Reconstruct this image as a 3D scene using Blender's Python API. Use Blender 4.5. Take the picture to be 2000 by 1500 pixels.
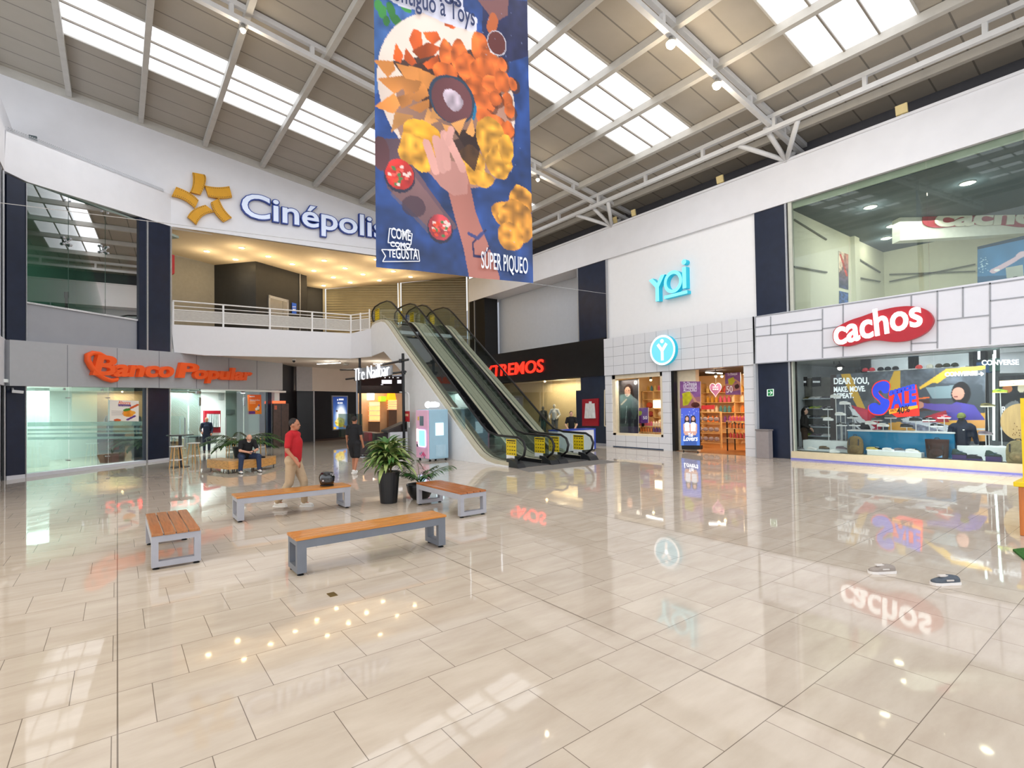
import bpy, math, random
import numpy as np
from mathutils import Vector, Matrix
random.seed(7); RNG = np.random.default_rng(7)
for _o in list(bpy.data.objects): bpy.data.objects.remove(_o)
SC = bpy.context.scene; COL = SC.collection
# ------------------------------------------------------------------ camera
FPX, CYP, HC = 1011.845, 773.825, 2.0           # focal length and principal row of a 2000 x 1500 frame, eye height
YAW, PIT, ROL = 0.6513376, 0.01916384, -0.01560304
def _axes():
    f = np.array([math.sin(YAW), math.cos(YAW), 0]); r = np.array([math.cos(YAW), -math.sin(YAW), 0]); u = np.array([0, 0, 1.])
    f2 = f*math.cos(PIT) + u*math.sin(PIT); u2 = u*math.cos(PIT) - f*math.sin(PIT)
    return r*math.cos(ROL) + u2*math.sin(ROL), u2*math.cos(ROL) - r*math.sin(ROL), f2
AR, AU, AF = _axes(); EYE = np.array([0, 0, HC])
cam = bpy.data.cameras.new('camera'); co = bpy.data.objects.new('camera', cam); COL.objects.link(co)
co.matrix_world = Matrix(((AR[0], AU[0], -AF[0], 0), (AR[1], AU[1], -AF[1], 0), (AR[2], AU[2], -AF[2], HC), (0, 0, 0, 1)))
cam.sensor_fit = 'HORIZONTAL'; cam.sensor_width = 36; cam.lens = FPX/2000*36
cam.shift_y = (CYP-750)/2000; cam.clip_start = .05; cam.clip_end = 300
SC.camera = co
# ------------------------------------------------------------------ view, world
SC.view_settings.view_transform = 'Standard'; SC.view_settings.look = 'None'
SC.view_settings.exposure = 0.74; SC.view_settings.gamma = 1; SC.view_settings.use_curve_mapping = False
SC.cycles.use_denoising = True
SC.cycles.max_bounces = 10; SC.cycles.diffuse_bounces = 4; SC.cycles.glossy_bounces = 4; SC.cycles.transparent_max_bounces = 24
SC.cycles.sample_clamp_indirect = 6; SC.cycles.caustics_reflective = False; SC.cycles.caustics_refractive = False
wd = bpy.data.worlds.new('daylight'); SC.world = wd; wd.use_nodes = True
_b = wd.node_tree.nodes['Background']; _b.inputs[0].default_value = (.90, .94, 1, 1); _b.inputs[1].default_value = 1.15
def area(name, loc, size, power, color=(1, 1, 1), target=None, sizey=None, spread=None):
    l = bpy.data.lights.new(name, 'AREA'); l.energy = power; l.color = color; l.size = size
    if sizey: l.shape = 'RECTANGLE'; l.size_y = sizey
    if spread: l.spread = spread
    o = bpy.data.objects.new(name, l); COL.objects.link(o); o.location = loc
    d = Vector(target if target else (loc[0], loc[1], loc[2]-1)) - Vector(loc)
    o.rotation_euler = d.to_track_quat('-Z', 'Y').to_euler(); o.visible_camera = False; o.visible_glossy = False
    return o
def point(name, loc, power, color=(1, .85, .65), r=.05):
    l = bpy.data.lights.new(name, 'POINT'); l.energy = power; l.color = color; l.shadow_soft_size = r
    o = bpy.data.objects.new(name, l); COL.objects.link(o); o.location = loc; o.visible_glossy = False
    return o
for _i, _y in enumerate((20.6, 11.9, 5.3, -3.0)):     # daylight falling through the four skylight strips
    _a = area('skylight_daylight', (7.5, _y, 14.15-.137*7.5-.45), 17.6, 260, (.93, .96, 1), sizey=2.4); _a.rotation_euler = (0, math.atan(.137), 0)
area('left_wing_lamp', (-7, 7, 7.5), 5, 260, (1, .78, .38), target=(-2, 5, 0))
# ------------------------------------------------------------------ helpers
def ray(x, y): return AR*(x-1000)/FPX - AU*(y-CYP)/FPX + AF
def onp(x, y, pl):                                  # the point of a plane (normal, distance) seen at a place of the 2000 x 1500 frame
    n, k = pl; n = np.array(n, float); d = ray(x, y); return EYE + d*((k - n@EYE)/(n@d))
def XP(k): return ((1, 0, 0), k)
def YP(k): return ((0, 1, 0), k)
def ZP(k): return ((0, 0, 1), k)
BN = np.array([-.6690, .7433, 0]); BK = BN @ np.array([-2.27, 22.2, 0])
def BP(off=0): return (BN, BK - off)                # the bank's front plane, moved off metres towards the hall
def lin(c):
    return tuple(((v/255)/12.92 if v/255 <= .04045 else ((v/255+.055)/1.055)**2.4) for v in c[:3])
MATS = {}
def M(name, rgb, rough=.5, metal=0., var=.05, scale=6., emit=0., bump=0., spec=.5, alpha=1., coat=0., stretch=None, ecol=None):
    if name in MATS: return MATS[name]
    m = bpy.data.materials.new(name); m.use_nodes = True; nt = m.node_tree; b = nt.nodes['Principled BSDF']
    L = lin(rgb)
    b.inputs['Roughness'].default_value = rough; b.inputs['Metallic'].default_value = metal
    b.inputs['Specular IOR Level'].default_value = spec; b.inputs['Coat Weight'].default_value = coat
    tc = nt.nodes.new('ShaderNodeTexCoord'); mp = nt.nodes.new('ShaderNodeMapping'); nz = nt.nodes.new('ShaderNodeTexNoise')
    nz.inputs['Scale'].default_value = scale; nz.inputs['Detail'].default_value = 4
    if stretch: mp.inputs['Scale'].default_value = stretch
    nt.links.new(tc.outputs['Object'], mp.inputs[0]); nt.links.new(mp.outputs[0], nz.inputs['Vector'])
    rp = nt.nodes.new('ShaderNodeValToRGB')
    rp.color_ramp.elements[0].position = .3; rp.color_ramp.elements[1].position = .7
    rp.color_ramp.elements[0].color = (*[c*(1-var) for c in L], 1); rp.color_ramp.elements[1].color = (*[min(1, c*(1+var)) for c in L], 1)
    nt.links.new(nz.outputs[0], rp.inputs[0]); nt.links.new(rp.outputs[0], b.inputs['Base Color'])
    if emit:
        b.inputs['Emission Color'].default_value = (*(lin(ecol) if ecol else L), 1); b.inputs['Emission Strength'].default_value = emit
    if bump:
        bp = nt.nodes.new('ShaderNodeBump'); bp.inputs['Strength'].default_value = bump; bp.inputs['Distance'].default_value = .01
        nt.links.new(nz.outputs[0], bp.inputs['Height']); nt.links.new(bp.outputs[0], b.inputs['Normal'])
    if alpha < 1: b.inputs['Alpha'].default_value = alpha
    MATS[name] = m; return m
def glass(name, tint=(235, 245, 242), refl=.9, rough=0.0, body=0., bodycol=(200, 220, 215)):
    if name in MATS: return MATS[name]
    m = bpy.data.materials.new(name); m.use_nodes = True; nt = m.node_tree; nt.nodes.clear()
    o = nt.nodes.new('ShaderNodeOutputMaterial'); t = nt.nodes.new('ShaderNodeBsdfTransparent'); g = nt.nodes.new('ShaderNodeBsdfGlossy')
    t.inputs[0].default_value = (*lin(tint), 1); g.inputs['Roughness'].default_value = rough
    lw = nt.nodes.new('ShaderNodeFresnel'); lw.inputs[0].default_value = 1.5
    mu = nt.nodes.new('ShaderNodeMath'); mu.operation = 'MULTIPLY'; mu.inputs[1].default_value = refl
    mx = nt.nodes.new('ShaderNodeMixShader'); src = t.outputs[0]
    if body:
        d = nt.nodes.new('ShaderNodeBsdfDiffuse'); d.inputs[0].default_value = (*lin(bodycol), 1)
        nz = nt.nodes.new('ShaderNodeTexNoise'); nz.inputs['Scale'].default_value = 1.5
        ml = nt.nodes.new('ShaderNodeMath'); ml.operation = 'MULTIPLY'; ml.inputs[1].default_value = body*2
        m2 = nt.nodes.new('ShaderNodeMixShader'); nt.links.new(nz.outputs[0], ml.inputs[0]); nt.links.new(ml.outputs[0], m2.inputs[0])
        nt.links.new(t.outputs[0], m2.inputs[1]); nt.links.new(d.outputs[0], m2.inputs[2]); src = m2.outputs[0]
    nt.links.new(lw.outputs[0], mu.inputs[0]); nt.links.new(mu.outputs[0], mx.inputs[0])
    nt.links.new(src, mx.inputs[1]); nt.links.new(g.outputs[0], mx.inputs[2]); nt.links.new(mx.outputs[0], o.inputs[0])
    MATS[name] = m; return m
def print_mat(name='printed_vinyl', emit=0., rough=.45):
    if name in MATS: return MATS[name]
    m = bpy.data.materials.new(name); m.use_nodes = True; nt = m.node_tree; b = nt.nodes['Principled BSDF']
    a = nt.nodes.new('ShaderNodeVertexColor'); a.layer_name = 'Col'
    b.inputs['Roughness'].default_value = rough
    if emit:
        nt.links.new(a.outputs[0], b.inputs['Emission Color']); b.inputs['Emission Strength'].default_value = emit
        b.inputs['Base Color'].default_value = (.02, .02, .02, 1)
    else: nt.links.new(a.outputs[0], b.inputs['Base Color'])
    MATS[name] = m; return m
XF = {}                                              # world transform of every thing root: (location, rotation about z)
def inv(root, p):
    if root is None or root.name not in XF: return p
    l, a = XF[root.name]; x, y, z = p[0]-l[0], p[1]-l[1], p[2]-l[2]; c, s = math.cos(-a), math.sin(-a)
    return (x*c-y*s, x*s+y*c, z)
def top(o):
    while o is not None and o.parent is not None: o = o.parent
    return o
def tag(o, label=None, cat=None, group=None, kind=None):
    if label: o['label'] = label
    if cat: o['category'] = cat
    if group: o['group'] = group
    if kind: o['kind'] = kind
    return o
def thing(name, label, cat, loc=(0, 0, 0), group=None, rz=0., kind=None):
    o = bpy.data.objects.new(name, None); COL.objects.link(o); o.location = loc; o.rotation_euler = (0, 0, rz)
    o.empty_display_size = .1; XF[o.name] = (tuple(float(v) for v in loc), rz)
    return tag(o, label, cat, group, kind)
class MB:
    def __init__(s): s.v = []; s.f = []; s.m = []
    def add(s, vs, fs, mi=0):
        b = len(s.v); s.v += [tuple(map(float, p)) for p in vs]; s.f += [tuple(i+b for i in f) for f in fs]; s.m += [mi]*len(fs); return s
    def hexa(s, p, mi=0): return s.add(p, [(0, 3, 2, 1), (4, 5, 6, 7), (0, 1, 5, 4), (1, 2, 6, 5), (2, 3, 7, 6), (3, 0, 4, 7)], mi)
    def box(s, x0, y0, z0, x1, y1, z1, mi=0):
        return s.hexa([(x0, y0, z0), (x1, y0, z0), (x1, y1, z0), (x0, y1, z0), (x0, y0, z1), (x1, y0, z1), (x1, y1, z1), (x0, y1, z1)], mi)
    def obox(s, c, sx, sy, sz, rz=0, mi=0):          # centre of the base, turned about z
        ca, sa = math.cos(rz), math.sin(rz); P = []
        for z in (0, sz):
            for dx, dy in ((-1, -1), (1, -1), (1, 1), (-1, 1)):
                x, y = dx*sx/2, dy*sy/2; P.append((c[0]+x*ca-y*sa, c[1]+x*sa+y*ca, c[2]+z))
        return s.hexa(P, mi)
    def prism(s, pts, ext, mi=0):
        n = len(pts); q = [np.array(p, float) for p in pts]; e = np.array(ext, float)
        fs = [tuple(range(n)), tuple(range(2*n-1, n-1, -1))] + [(i, i+n, (i+1) % n+n, (i+1) % n) for i in range(n)]
        return s.add(q+[p+e for p in q], fs, mi)
    def bar(s, a, b, w, h, up=(0, 0, 1), mi=0):      # rectangular bar: w across, h along up
        a, b = np.array(a, float), np.array(b, float); d = b-a; d /= np.linalg.norm(d); u = np.array(up, float)
        sd = np.cross(d, u); sd /= np.linalg.norm(sd); u = np.cross(sd, d)
        P = [p+sd*i*w/2+u*j*h/2 for p in (a, b) for i, j in ((-1, -1), (1, -1), (1, 1), (-1, 1))]
        return s.hexa(P, mi)
    def tube(s, pts, r, n=8, mi=0, closed=False, cap=True):
        P = [np.array(p, float) for p in pts]; N = len(P); rs = r if isinstance(r, (list, tuple)) else [r]*N; vs = []; u = None
        for i in range(N):
            if closed: d = P[(i+1) % N]-P[i-1]
            else: d = P[min(i+1, N-1)]-P[max(i-1, 0)]
            d = d/(np.linalg.norm(d)+1e-9)
            if u is None:
                u = np.cross(d, (0, 0, 1.)) if abs(d[2]) < .9 else np.cross(d, (1., 0, 0))
            u = u-d*(u@d); u /= np.linalg.norm(u)+1e-9; w = np.cross(d, u)
            vs += [P[i]+(u*math.cos(t)+w*math.sin(t))*rs[i] for t in (2*math.pi*k/n for k in range(n))]
        fs = [(i*n+k, i*n+(k+1) % n, (i+1) % N*n+(k+1) % n, (i+1) % N*n+k) for i in range(N if closed else N-1) for k in range(n)]
        if cap and not closed: fs += [tuple(range(n-1, -1, -1)), tuple((N-1)*n+k for k in range(n))]
        return s.add(vs, fs, mi)
    def lathe(s, prof, c=(0, 0, 0), n=20, mi=0, sx=1, sy=1):
        N = len(prof); vs = [(c[0]+r*math.cos(2*math.pi*k/n)*sx, c[1]+r*math.sin(2*math.pi*k/n)*sy, c[2]+z) for r, z in prof for k in range(n)]
        fs = [(i*n+k, i*n+(k+1) % n, (i+1)*n+(k+1) % n, (i+1)*n+k) for i in range(N-1) for k in range(n)]
        fs += [tuple(range(n-1, -1, -1)), tuple((N-1)*n+k for k in range(n))]
        return s.add(vs, fs, mi)
    def ball(s, c, r, n=12, mi=0):
        rx, ry, rz = r if isinstance(r, (list, tuple)) else (r, r, r); h = n//2; vs = [(c[0], c[1], c[2]-rz)]
        for i in range(1, h):
            a = -math.pi/2+math.pi*i/h
            vs += [(c[0]+rx*math.cos(a)*math.cos(2*math.pi*k/n), c[1]+ry*math.cos(a)*math.sin(2*math.pi*k/n), c[2]+rz*math.sin(a)) for k in range(n)]
        vs.append((c[0], c[1], c[2]+rz)); T = len(vs)-1
        fs = [(0, 1+(k+1) % n, 1+k) for k in range(n)] + [(T, T-n+k, T-n+(k+1) % n) for k in range(n)]
        fs += [(1+i*n+k, 1+i*n+(k+1) % n, 1+(i+1)*n+(k+1) % n, 1+(i+1)*n+k) for i in range(h-2) for k in range(n)]
        return s.add(vs, fs, mi)
    def caps(s, a, b, ra, rb, n=10, mi=0):           # tapered limb with round ends
        a, b = np.array(a, float), np.array(b, float); d = b-a; L = np.linalg.norm(d)+1e-9; d /= L; pts = []; rs = []
        for t in (-1, -.7, -.3): pts.append(a+d*ra*t); rs.append(ra*math.sqrt(max(.02, 1-t*t)))
        pts += [a, b]; rs += [ra, rb]
        for t in (.3, .7, 1): pts.append(b+d*rb*t); rs.append(rb*math.sqrt(max(.02, 1-t*t)))
        return s.tube(pts, rs, n, mi)
    def text(s, st, o, r, u, size, ext=.03, off=0., mi=0, sx=1., shear=0., align='CENTER', warp=None, back=True):
        V, F = text_geo(st, off/size, align); o, r, u = [np.array(q, float) for q in (o, r, u)]; n = np.cross(r, u); n /= np.linalg.norm(n)
        P = []
        for x, y in V:
            X, Y = (x*sx+y*shear)*size, y*size
            if warp: X, Y = warp(X, Y)
            P.append(o+r*X+u*Y)
        if ext <= 0: return s.add([p for p in P], F, mi)
        N = len(P); ed = {}
        for f in F:
            for a, b in zip(f, f[1:]+f[:1]): ed[(a, b)] = 1
        side = [(a, b, b+N, a+N) for (a, b) in ed if (b, a) not in ed]
        side = [(b, a, a+N, b+N) for a, b, _, _ in side]
        return s.add([p+n*ext for p in P]+P, list(F)+side+([tuple(i+N for i in reversed(f)) for f in F] if back else []), mi)
    def build(s, name, mats, parent=None, smooth=False, bevel=0, label=None, cat=None, group=None, kind=None, loc=None, local=False, solid=0):
        me = bpy.data.meshes.new(name); rt = top(parent)
        if parent is None and not local:
            a = np.array(s.v); L = loc if loc is not None else ((a[:, 0].min()+a[:, 0].max())/2, (a[:, 1].min()+a[:, 1].max())/2, a[:, 2].min())
            V = [(p[0]-L[0], p[1]-L[1], p[2]-L[2]) for p in s.v]
        else:
            L = (0, 0, 0) if loc is None or parent is not None else loc; V = s.v if local else [inv(rt, p) for p in s.v]
        me.from_pydata(V, [], s.f)
        for m in (mats if isinstance(mats, (list, tuple)) else [mats]): me.materials.append(m)
        if any(s.m): me.polygons.foreach_set('material_index', s.m)
        if smooth: me.polygons.foreach_set('use_smooth', [True]*len(s.f))
        o = bpy.data.objects.new(name, me); COL.objects.link(o); o.location = L
        if parent is not None: o.parent = parent
        else: XF[o.name] = (tuple(map(float, L)), 0.)
        if bevel:
            b = o.modifiers.new('edges', 'BEVEL'); b.width = bevel; b.segments = 2; b.limit_method = 'ANGLE'
        return tag(o, label, cat, group, kind)
_TG = {}
def text_geo(st, off=0., align='CENTER'):
    k = (st, round(off, 4), align)
    if k not in _TG:
        c = bpy.data.curves.new('lettering', 'FONT'); c.body = st; c.align_x = align; c.offset = off; c.resolution_u = 4
        o = bpy.data.objects.new('lettering', c); COL.objects.link(o); bpy.context.view_layer.update()
        e = o.evaluated_get(bpy.context.evaluated_depsgraph_get()); me = e.to_mesh()
        V = [(v.co.x, v.co.y) for v in me.vertices]; F = []
        idx = {}; rem = []
        U = []
        for i, p in enumerate(V):
            q = (round(p[0], 5), round(p[1], 5))
            if q not in idx: idx[q] = len(U); U.append(p)
            rem.append(idx[q])
        for p in me.polygons:
            f = tuple(dict.fromkeys(rem[i] for i in p.vertices))
            if len(f) < 3: continue
            ar = sum(U[a][0]*U[b][1]-U[b][0]*U[a][1] for a, b in zip(f, f[1:]+f[:1]))
            F.append(f if ar > 0 else tuple(reversed(f)))
        e.to_mesh_clear(); bpy.data.objects.remove(o); bpy.data.curves.remove(c); _TG[k] = (U, F)
    return _TG[k]
def dup(root, loc, rz=0., label=None, group=None):   # a copy of a thing with copies of its parts and their sub-parts
    r = root.copy(); COL.objects.link(r); r.location = loc; r.rotation_euler = (0, 0, rz); XF[r.name] = (tuple(loc), rz)
    if label: r['label'] = label
    if group: r['group'] = group
    for ch in list(root.children):
        c = ch.copy(); COL.objects.link(c); c.parent = r
        for g in list(ch.children):
            d = g.copy(); COL.objects.link(d); d.parent = c
    return r
def struct(name, mb, mat, parent=None, **k): return mb.build(name, mat, parent, kind=None if parent else 'structure', **k)
def slab(name, mat, px, pl, th, parent=None, kind='structure', mb=None, **k):   # a board whose front outline is given on a plane
    P = [onp(x, y, pl) for x, y in px]; n = np.array(pl[0], float); n = n if n@(P[0]-EYE) > 0 else -n
    b = mb or MB(); b.prism(P, n*th)
    if mb is not None: return b
    return b.build(name, mat, parent, kind=kind if parent is None else None, **k)
# ------------------------------------------------------------------ printed pictures: a canvas painted in code, carried by a fine grid
def vnoise(h, w, n, seed=0):
    r = np.random.default_rng(seed); g = r.random((n+2, max(2, int(n*w/h))+2)); y = np.linspace(0, n, h); x = np.linspace(0, g.shape[1]-2, w)
    yi, xi = y.astype(int), x.astype(int); fy, fx = (y-yi)[:, None], (x-xi)[None]
    return g[yi][:, xi]*(1-fy)*(1-fx)+g[yi+1][:, xi]*fy*(1-fx)+g[yi][:, xi+1]*(1-fy)*fx+g[yi+1][:, xi+1]*fy*fx
class Cv:
    def __init__(s, w, h, bg):
        s.w, s.h = w, h; s.a = np.ones((h, w, 3))*np.array(bg, float); s.asp = h/w
        s.X, s.Y = np.meshgrid((np.arange(w)+.5)/w, (np.arange(h)+.5)/h); s.k = 0
    def put(s, mask, col, al=1., tex=0., tn=10):
        s.k += 1; c = np.ones_like(s.a)*np.array(col, float)
        if tex: c = c*(1+tex*(vnoise(s.h, s.w, tn, s.k)-.5)*2)[..., None]
        m = (mask*al)[..., None]; s.a = s.a*(1-m)+np.clip(c, 0, 255)*m; return s
    def poly(s, pts, col, al=1., tex=0., tn=10):
        m = np.zeros((s.h, s.w), bool); n = len(pts)
        for i in range(n):
            (x0, y0), (x1, y1) = pts[i], pts[(i+1) % n]
            if y0 == y1: continue
            m ^= ((s.Y < y1) != (s.Y < y0)) & (s.X < (x1-x0)*(s.Y-y0)/(y1-y0)+x0)
        return s.put(m.astype(float), col, al, tex, tn)
    def ell(s, cx, cy, rx, ry, col, al=1., rot=0., rough=0., tex=0., tn=10, soft=0.):
        dx, dy = s.X-cx, (s.Y-cy)*s.asp; ry = ry*s.asp; c, q = math.cos(rot), math.sin(rot)
        u, v = (dx*c+dy*q)/rx, (-dx*q+dy*c)/ry; d = np.sqrt(u*u+v*v)
        if rough: d = d+rough*(vnoise(s.h, s.w, int(16), s.k+99)-.5)*2+rough*.7*(vnoise(s.h, s.w, 45, s.k+9)-.5)*2
        m = np.clip((1-d)/soft, 0, 1) if soft else (d < 1).astype(float)
        return s.put(m, col, al, tex, tn)
    def line(s, pts, wd, col, al=1., tex=0.):
        m = np.zeros((s.h, s.w))
        ws = wd if isinstance(wd, (list, tuple)) else [wd]*len(pts)
        for i in range(len(pts)-1):
            (x0, y0), (x1, y1) = pts[i], pts[i+1]; y0, y1 = y0*s.asp, y1*s.asp; L = (x1-x0)**2+(y1-y0)**2+1e-9
            t = np.clip(((s.X-x0)*(x1-x0)+(s.Y*s.asp-y0)*(y1-y0))/L, 0, 1)
            m = np.maximum(m, (np.hypot(s.X-x0-t*(x1-x0), s.Y*s.asp-y0-t*(y1-y0)) < (ws[i]*(1-t)+ws[i+1]*t)/2))
        return s.put(m, col, al, tex)
    def grain(s, amt, n=30): s.k += 1; s.a = np.clip(s.a*(1+amt*(vnoise(s.h, s.w, n, s.k)-.5)*2)[..., None], 0, 255); return s
    def vgrad(s, c0, c1): s.a = np.array(c0, float)*(1-s.Y[..., None])+np.array(c1, float)*s.Y[..., None]; return s
    def build(s, name, fn, parent=None, mat=None, **k):   # fn(u, v) -> point, u to the right, v down
        W, H = s.w, s.h; v = [fn(i/(W-1), j/(H-1)) for j in range(H) for i in range(W)]
        rt = top(parent)
        if parent is not None: v = [inv(rt, p) for p in v]; L = (0, 0, 0)
        else:
            L = tuple(np.array(v).mean(0)); v = [tuple(np.array(p)-L) for p in v]
        f = [(j*W+i, (j+1)*W+i, (j+1)*W+i+1, j*W+i+1) for j in range(H-1) for i in range(W-1)]
        me = bpy.data.meshes.new(name); me.from_pydata([tuple(map(float, p)) for p in v], [], f)
        c = s.a/255; c = np.where(c <= .04045, c/12.92, ((c+.055)/1.055)**2.4); c = np.concatenate([c.reshape(-1, 3), np.ones((W*H, 1))], 1)
        at = me.color_attributes.new('Col', 'FLOAT_COLOR', 'POINT'); at.data.foreach_set('color', c.ravel().astype(np.float32))
        me.materials.append(mat or print_mat()); me.polygons.foreach_set('use_smooth', [True]*len(f))
        o = bpy.data.objects.new(name, me); COL.objects.link(o); o.location = L
        if parent is not None: o.parent = parent
        return tag(o, k.get('label'), k.get('cat'), k.get('group'), k.get('kind'))
def flat(o, r, d):                                   # a flat picture: top left corner, full width vector, full height vector
    o, r, d = [np.array(q, float) for q in (o, r, d)]; return lambda u, v: tuple(o+r*u+d*v)
def barsprint(root, mat, rects, pl, part='lettering'):   # writing too small to read: rows of short strokes
    b = MB()
    for x0, x1, y0, y1, n in rects:
        for k in range(n): a = x0+(x1-x0)*k/n; slab('', None, [(a, y0), (a+(x1-x0)/n*.72, y0), (a+(x1-x0)/n*.72, y1), (a, y1)], pl, .004, mb=b)
    return b.build(part, mat, root)
def onpic(px4, pl):                                  # a flat picture by its four corners seen on a plane: tl, tr, br, bl
    A, B, C_, D = [onp(x, y, pl) for x, y in px4]; return lambda u, v: tuple((A*(1-u)+B*u)*(1-v)+(D*(1-u)+C_*u)*v)
# ------------------------------------------------------------------ the hall's shell
def floor_mat():
    m = bpy.data.materials.new('polished_tiles'); m.use_nodes = True; nt = m.node_tree; b = nt.nodes['Principled BSDF']; N = nt.nodes.new; L = nt.links.new
    tc = N('ShaderNodeTexCoord'); sp = N('ShaderNodeSeparateXYZ'); L(tc.outputs['Object'], sp.inputs[0])
    def mt(op, a, c=None, d=None):
        n = N('ShaderNodeMath'); n.operation = op
        for i, q in enumerate((a, c, d)):
            if q is None: continue
            if isinstance(q, (int, float)): n.inputs[i].default_value = q
            else: L(q, n.inputs[i])
        return n.outputs[0]
    X, Y = sp.outputs[0], sp.outputs[1]; tw, th = .70, .605
    r = mt('DIVIDE', mt('SUBTRACT', Y, 3.49), th); row = mt('FLOOR', r); fr = mt('FRACT', r)
    u = mt('DIVIDE', mt('SUBTRACT', mt('SUBTRACT', X, .67), mt('MULTIPLY', row, tw/3)), tw); cl = mt('FLOOR', u); fu = mt('FRACT', u)
    ey = mt('MULTIPLY', mt('MINIMUM', fr, mt('SUBTRACT', 1.0, fr)), th); ex = mt('MULTIPLY', mt('MINIMUM', fu, mt('SUBTRACT', 1.0, fu)), tw)
    j1 = mt('LESS_THAN', mt('MINIMUM', ex, ey), .0026)
    k = mt('ABSOLUTE', mt('SUBTRACT', mt('MODULO', mt('ADD', X, 34.8+1.74), 3.48), 1.74)); j2 = mt('LESS_THAN', k, .0045)
    j = mt('MAXIMUM', j1, j2)
    cb = N('ShaderNodeCombineXYZ'); L(row, cb.inputs[0]); L(cl, cb.inputs[1]); wn = N('ShaderNodeTexWhiteNoise'); L(cb.outputs[0], wn.inputs[0])
    mp = N('ShaderNodeMapping'); mp.inputs['Scale'].default_value = (.9, 3.2, 1); L(tc.outputs['Object'], mp.inputs[0])
    av = N('ShaderNodeVectorMath'); L(mp.outputs[0], av.inputs[0]); sc = N('ShaderNodeVectorMath'); sc.operation = 'SCALE'; sc.inputs['Scale'].default_value = 40
    L(wn.outputs['Color'], sc.inputs[0]); L(sc.outputs[0], av.inputs[1])
    nz = N('ShaderNodeTexNoise'); nz.inputs['Scale'].default_value = 1.6; nz.inputs['Detail'].default_value = 6; nz.inputs['Roughness'].default_value = .6; L(av.outputs[0], nz.inputs['Vector'])
    cr = N('ShaderNodeValToRGB'); e = cr.color_ramp.elements; e[0].position = .3; e[1].position = .72
    e[0].color = (*lin((181, 167, 152)), 1); e[1].color = (*lin((197, 185, 171)), 1); L(nz.outputs[0], cr.inputs[0])
    hv = N('ShaderNodeHueSaturation'); L(cr.outputs[0], hv.inputs['Color']); L(mt('ADD', mt('MULTIPLY', wn.outputs['Value'], .06), .975), hv.inputs['Value'])
    mx = N('ShaderNodeMixRGB'); mx.inputs[2].default_value = (*lin((88, 76, 66)), 1); L(mt('MULTIPLY', j, .8), mx.inputs[0]); L(hv.outputs[0], mx.inputs[1]); L(mx.outputs[0], b.inputs['Base Color'])
    b.inputs['Roughness'].default_value = .035; b.inputs['Specular IOR Level'].default_value = .46
    n2 = N('ShaderNodeTexNoise'); n2.inputs['Scale'].default_value = 2.3; L(tc.outputs['Object'], n2.inputs['Vector'])
    bp = N('ShaderNodeBump'); bp.inputs['Strength'].default_value = .07; bp.inputs['Distance'].default_value = .008
    L(mt('SUBTRACT', mt('ADD', n2.outputs[0], mt('MULTIPLY', wn.outputs['Value'], .10)), mt('MULTIPLY', j, .4)), bp.inputs['Height']); L(bp.outputs[0], b.inputs['Normal'])
    return m
WHITE = M('white_paint', (226, 226, 230), .6, var=.02, scale=2); BEIGEW = M('warm_white_paint', (222, 214, 204), .6, var=.02, scale=2)
NAVY = M('dark_cladding', (28, 36, 56), .28, var=.15, scale=3); BLACK = M('black_panel', (20, 20, 23), .35, var=.2, scale=3)
STEEL = M('brushed_steel', (190, 192, 196), .35, .7, var=.06, scale=20); GREYW = M('grey_wall_paint', (150, 152, 158), .65, var=.03, scale=2)
LGREY = M('light_grey_panel', (205, 206, 212), .5, var=.02, scale=3); RSTEEL = M('roof_steel_paint', (194, 191, 184), .5, var=.05, scale=3)
CHAR = M('charcoal_plastic', (38, 39, 42), .4, var=.15); RUBBER = M('black_rubber', (22, 22, 23), .55, var=.15)
fl_ = MB(); fl_.add([(-14, -9, 0), (30, -9, 0), (30, 46, 0), (-14, 46, 0)], [(0, 1, 2, 3)]); struct('floor', fl_, floor_mat(), loc=(0, 0, 0))
# roof sheets, skylights
RZ = lambda x: 14.15-.137*x
def roof_mat():
    m = M('roof_sheets', (168, 161, 149), .6, var=.03, scale=2); nt = m.node_tree; b = nt.nodes['Principled BSDF']; N = nt.nodes.new; L = nt.links.new
    tc = N('ShaderNodeTexCoord'); w = N('ShaderNodeTexWave'); w.bands_direction = 'Y'; w.inputs['Scale'].default_value = .314; L(tc.outputs['Object'], w.inputs[0])
    g = N('ShaderNodeMath'); g.operation = 'GREATER_THAN'; g.inputs[1].default_value = .995; L(w.outputs[1], g.inputs[0])
    old = b.inputs['Base Color'].links[0].from_socket; mx = N('ShaderNodeMixRGB'); mx.inputs[2].default_value = (*lin((120, 116, 108)), 1)
    L(g.outputs[0], mx.inputs[0]); L(old, mx.inputs[1]); L(mx.outputs[0], b.inputs['Base Color']); return m
PX = [-1.45, .78, 3.05, 5.33, 7.7, 10.0, 12.15, 14.25, 16.42]; SKY = [(19.28, 21.9), (10.65, 13.15), (4.0, 6.55), (-4.3, -1.7)]
rb = MB(); XS = [-16, -12, -8, -5.9, -3.68]+PX+[18.7, 20.0]; YS = [-9]+[y for s in sorted(SKY) for y in s]+[25.8]
for i in range(len(XS)-1):
    for j in range(len(YS)-1):
        if (YS[j], YS[j+1]) in SKY and -1.5 < XS[i] < 16.3: continue
        rb.add([(x, y, RZ(x)) for x, y in ((XS[i], YS[j]), (XS[i], YS[j+1]), (XS[i+1], YS[j+1]), (XS[i+1], YS[j]))], [(0, 1, 2, 3)])
struct('ceiling', rb, roof_mat(), loc=(0, 0, 0))
SKYM = bpy.data.materials.new('translucent_skylight'); SKYM.use_nodes = True; _n = SKYM.node_tree; _p = _n.nodes['Principled BSDF']
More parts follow.
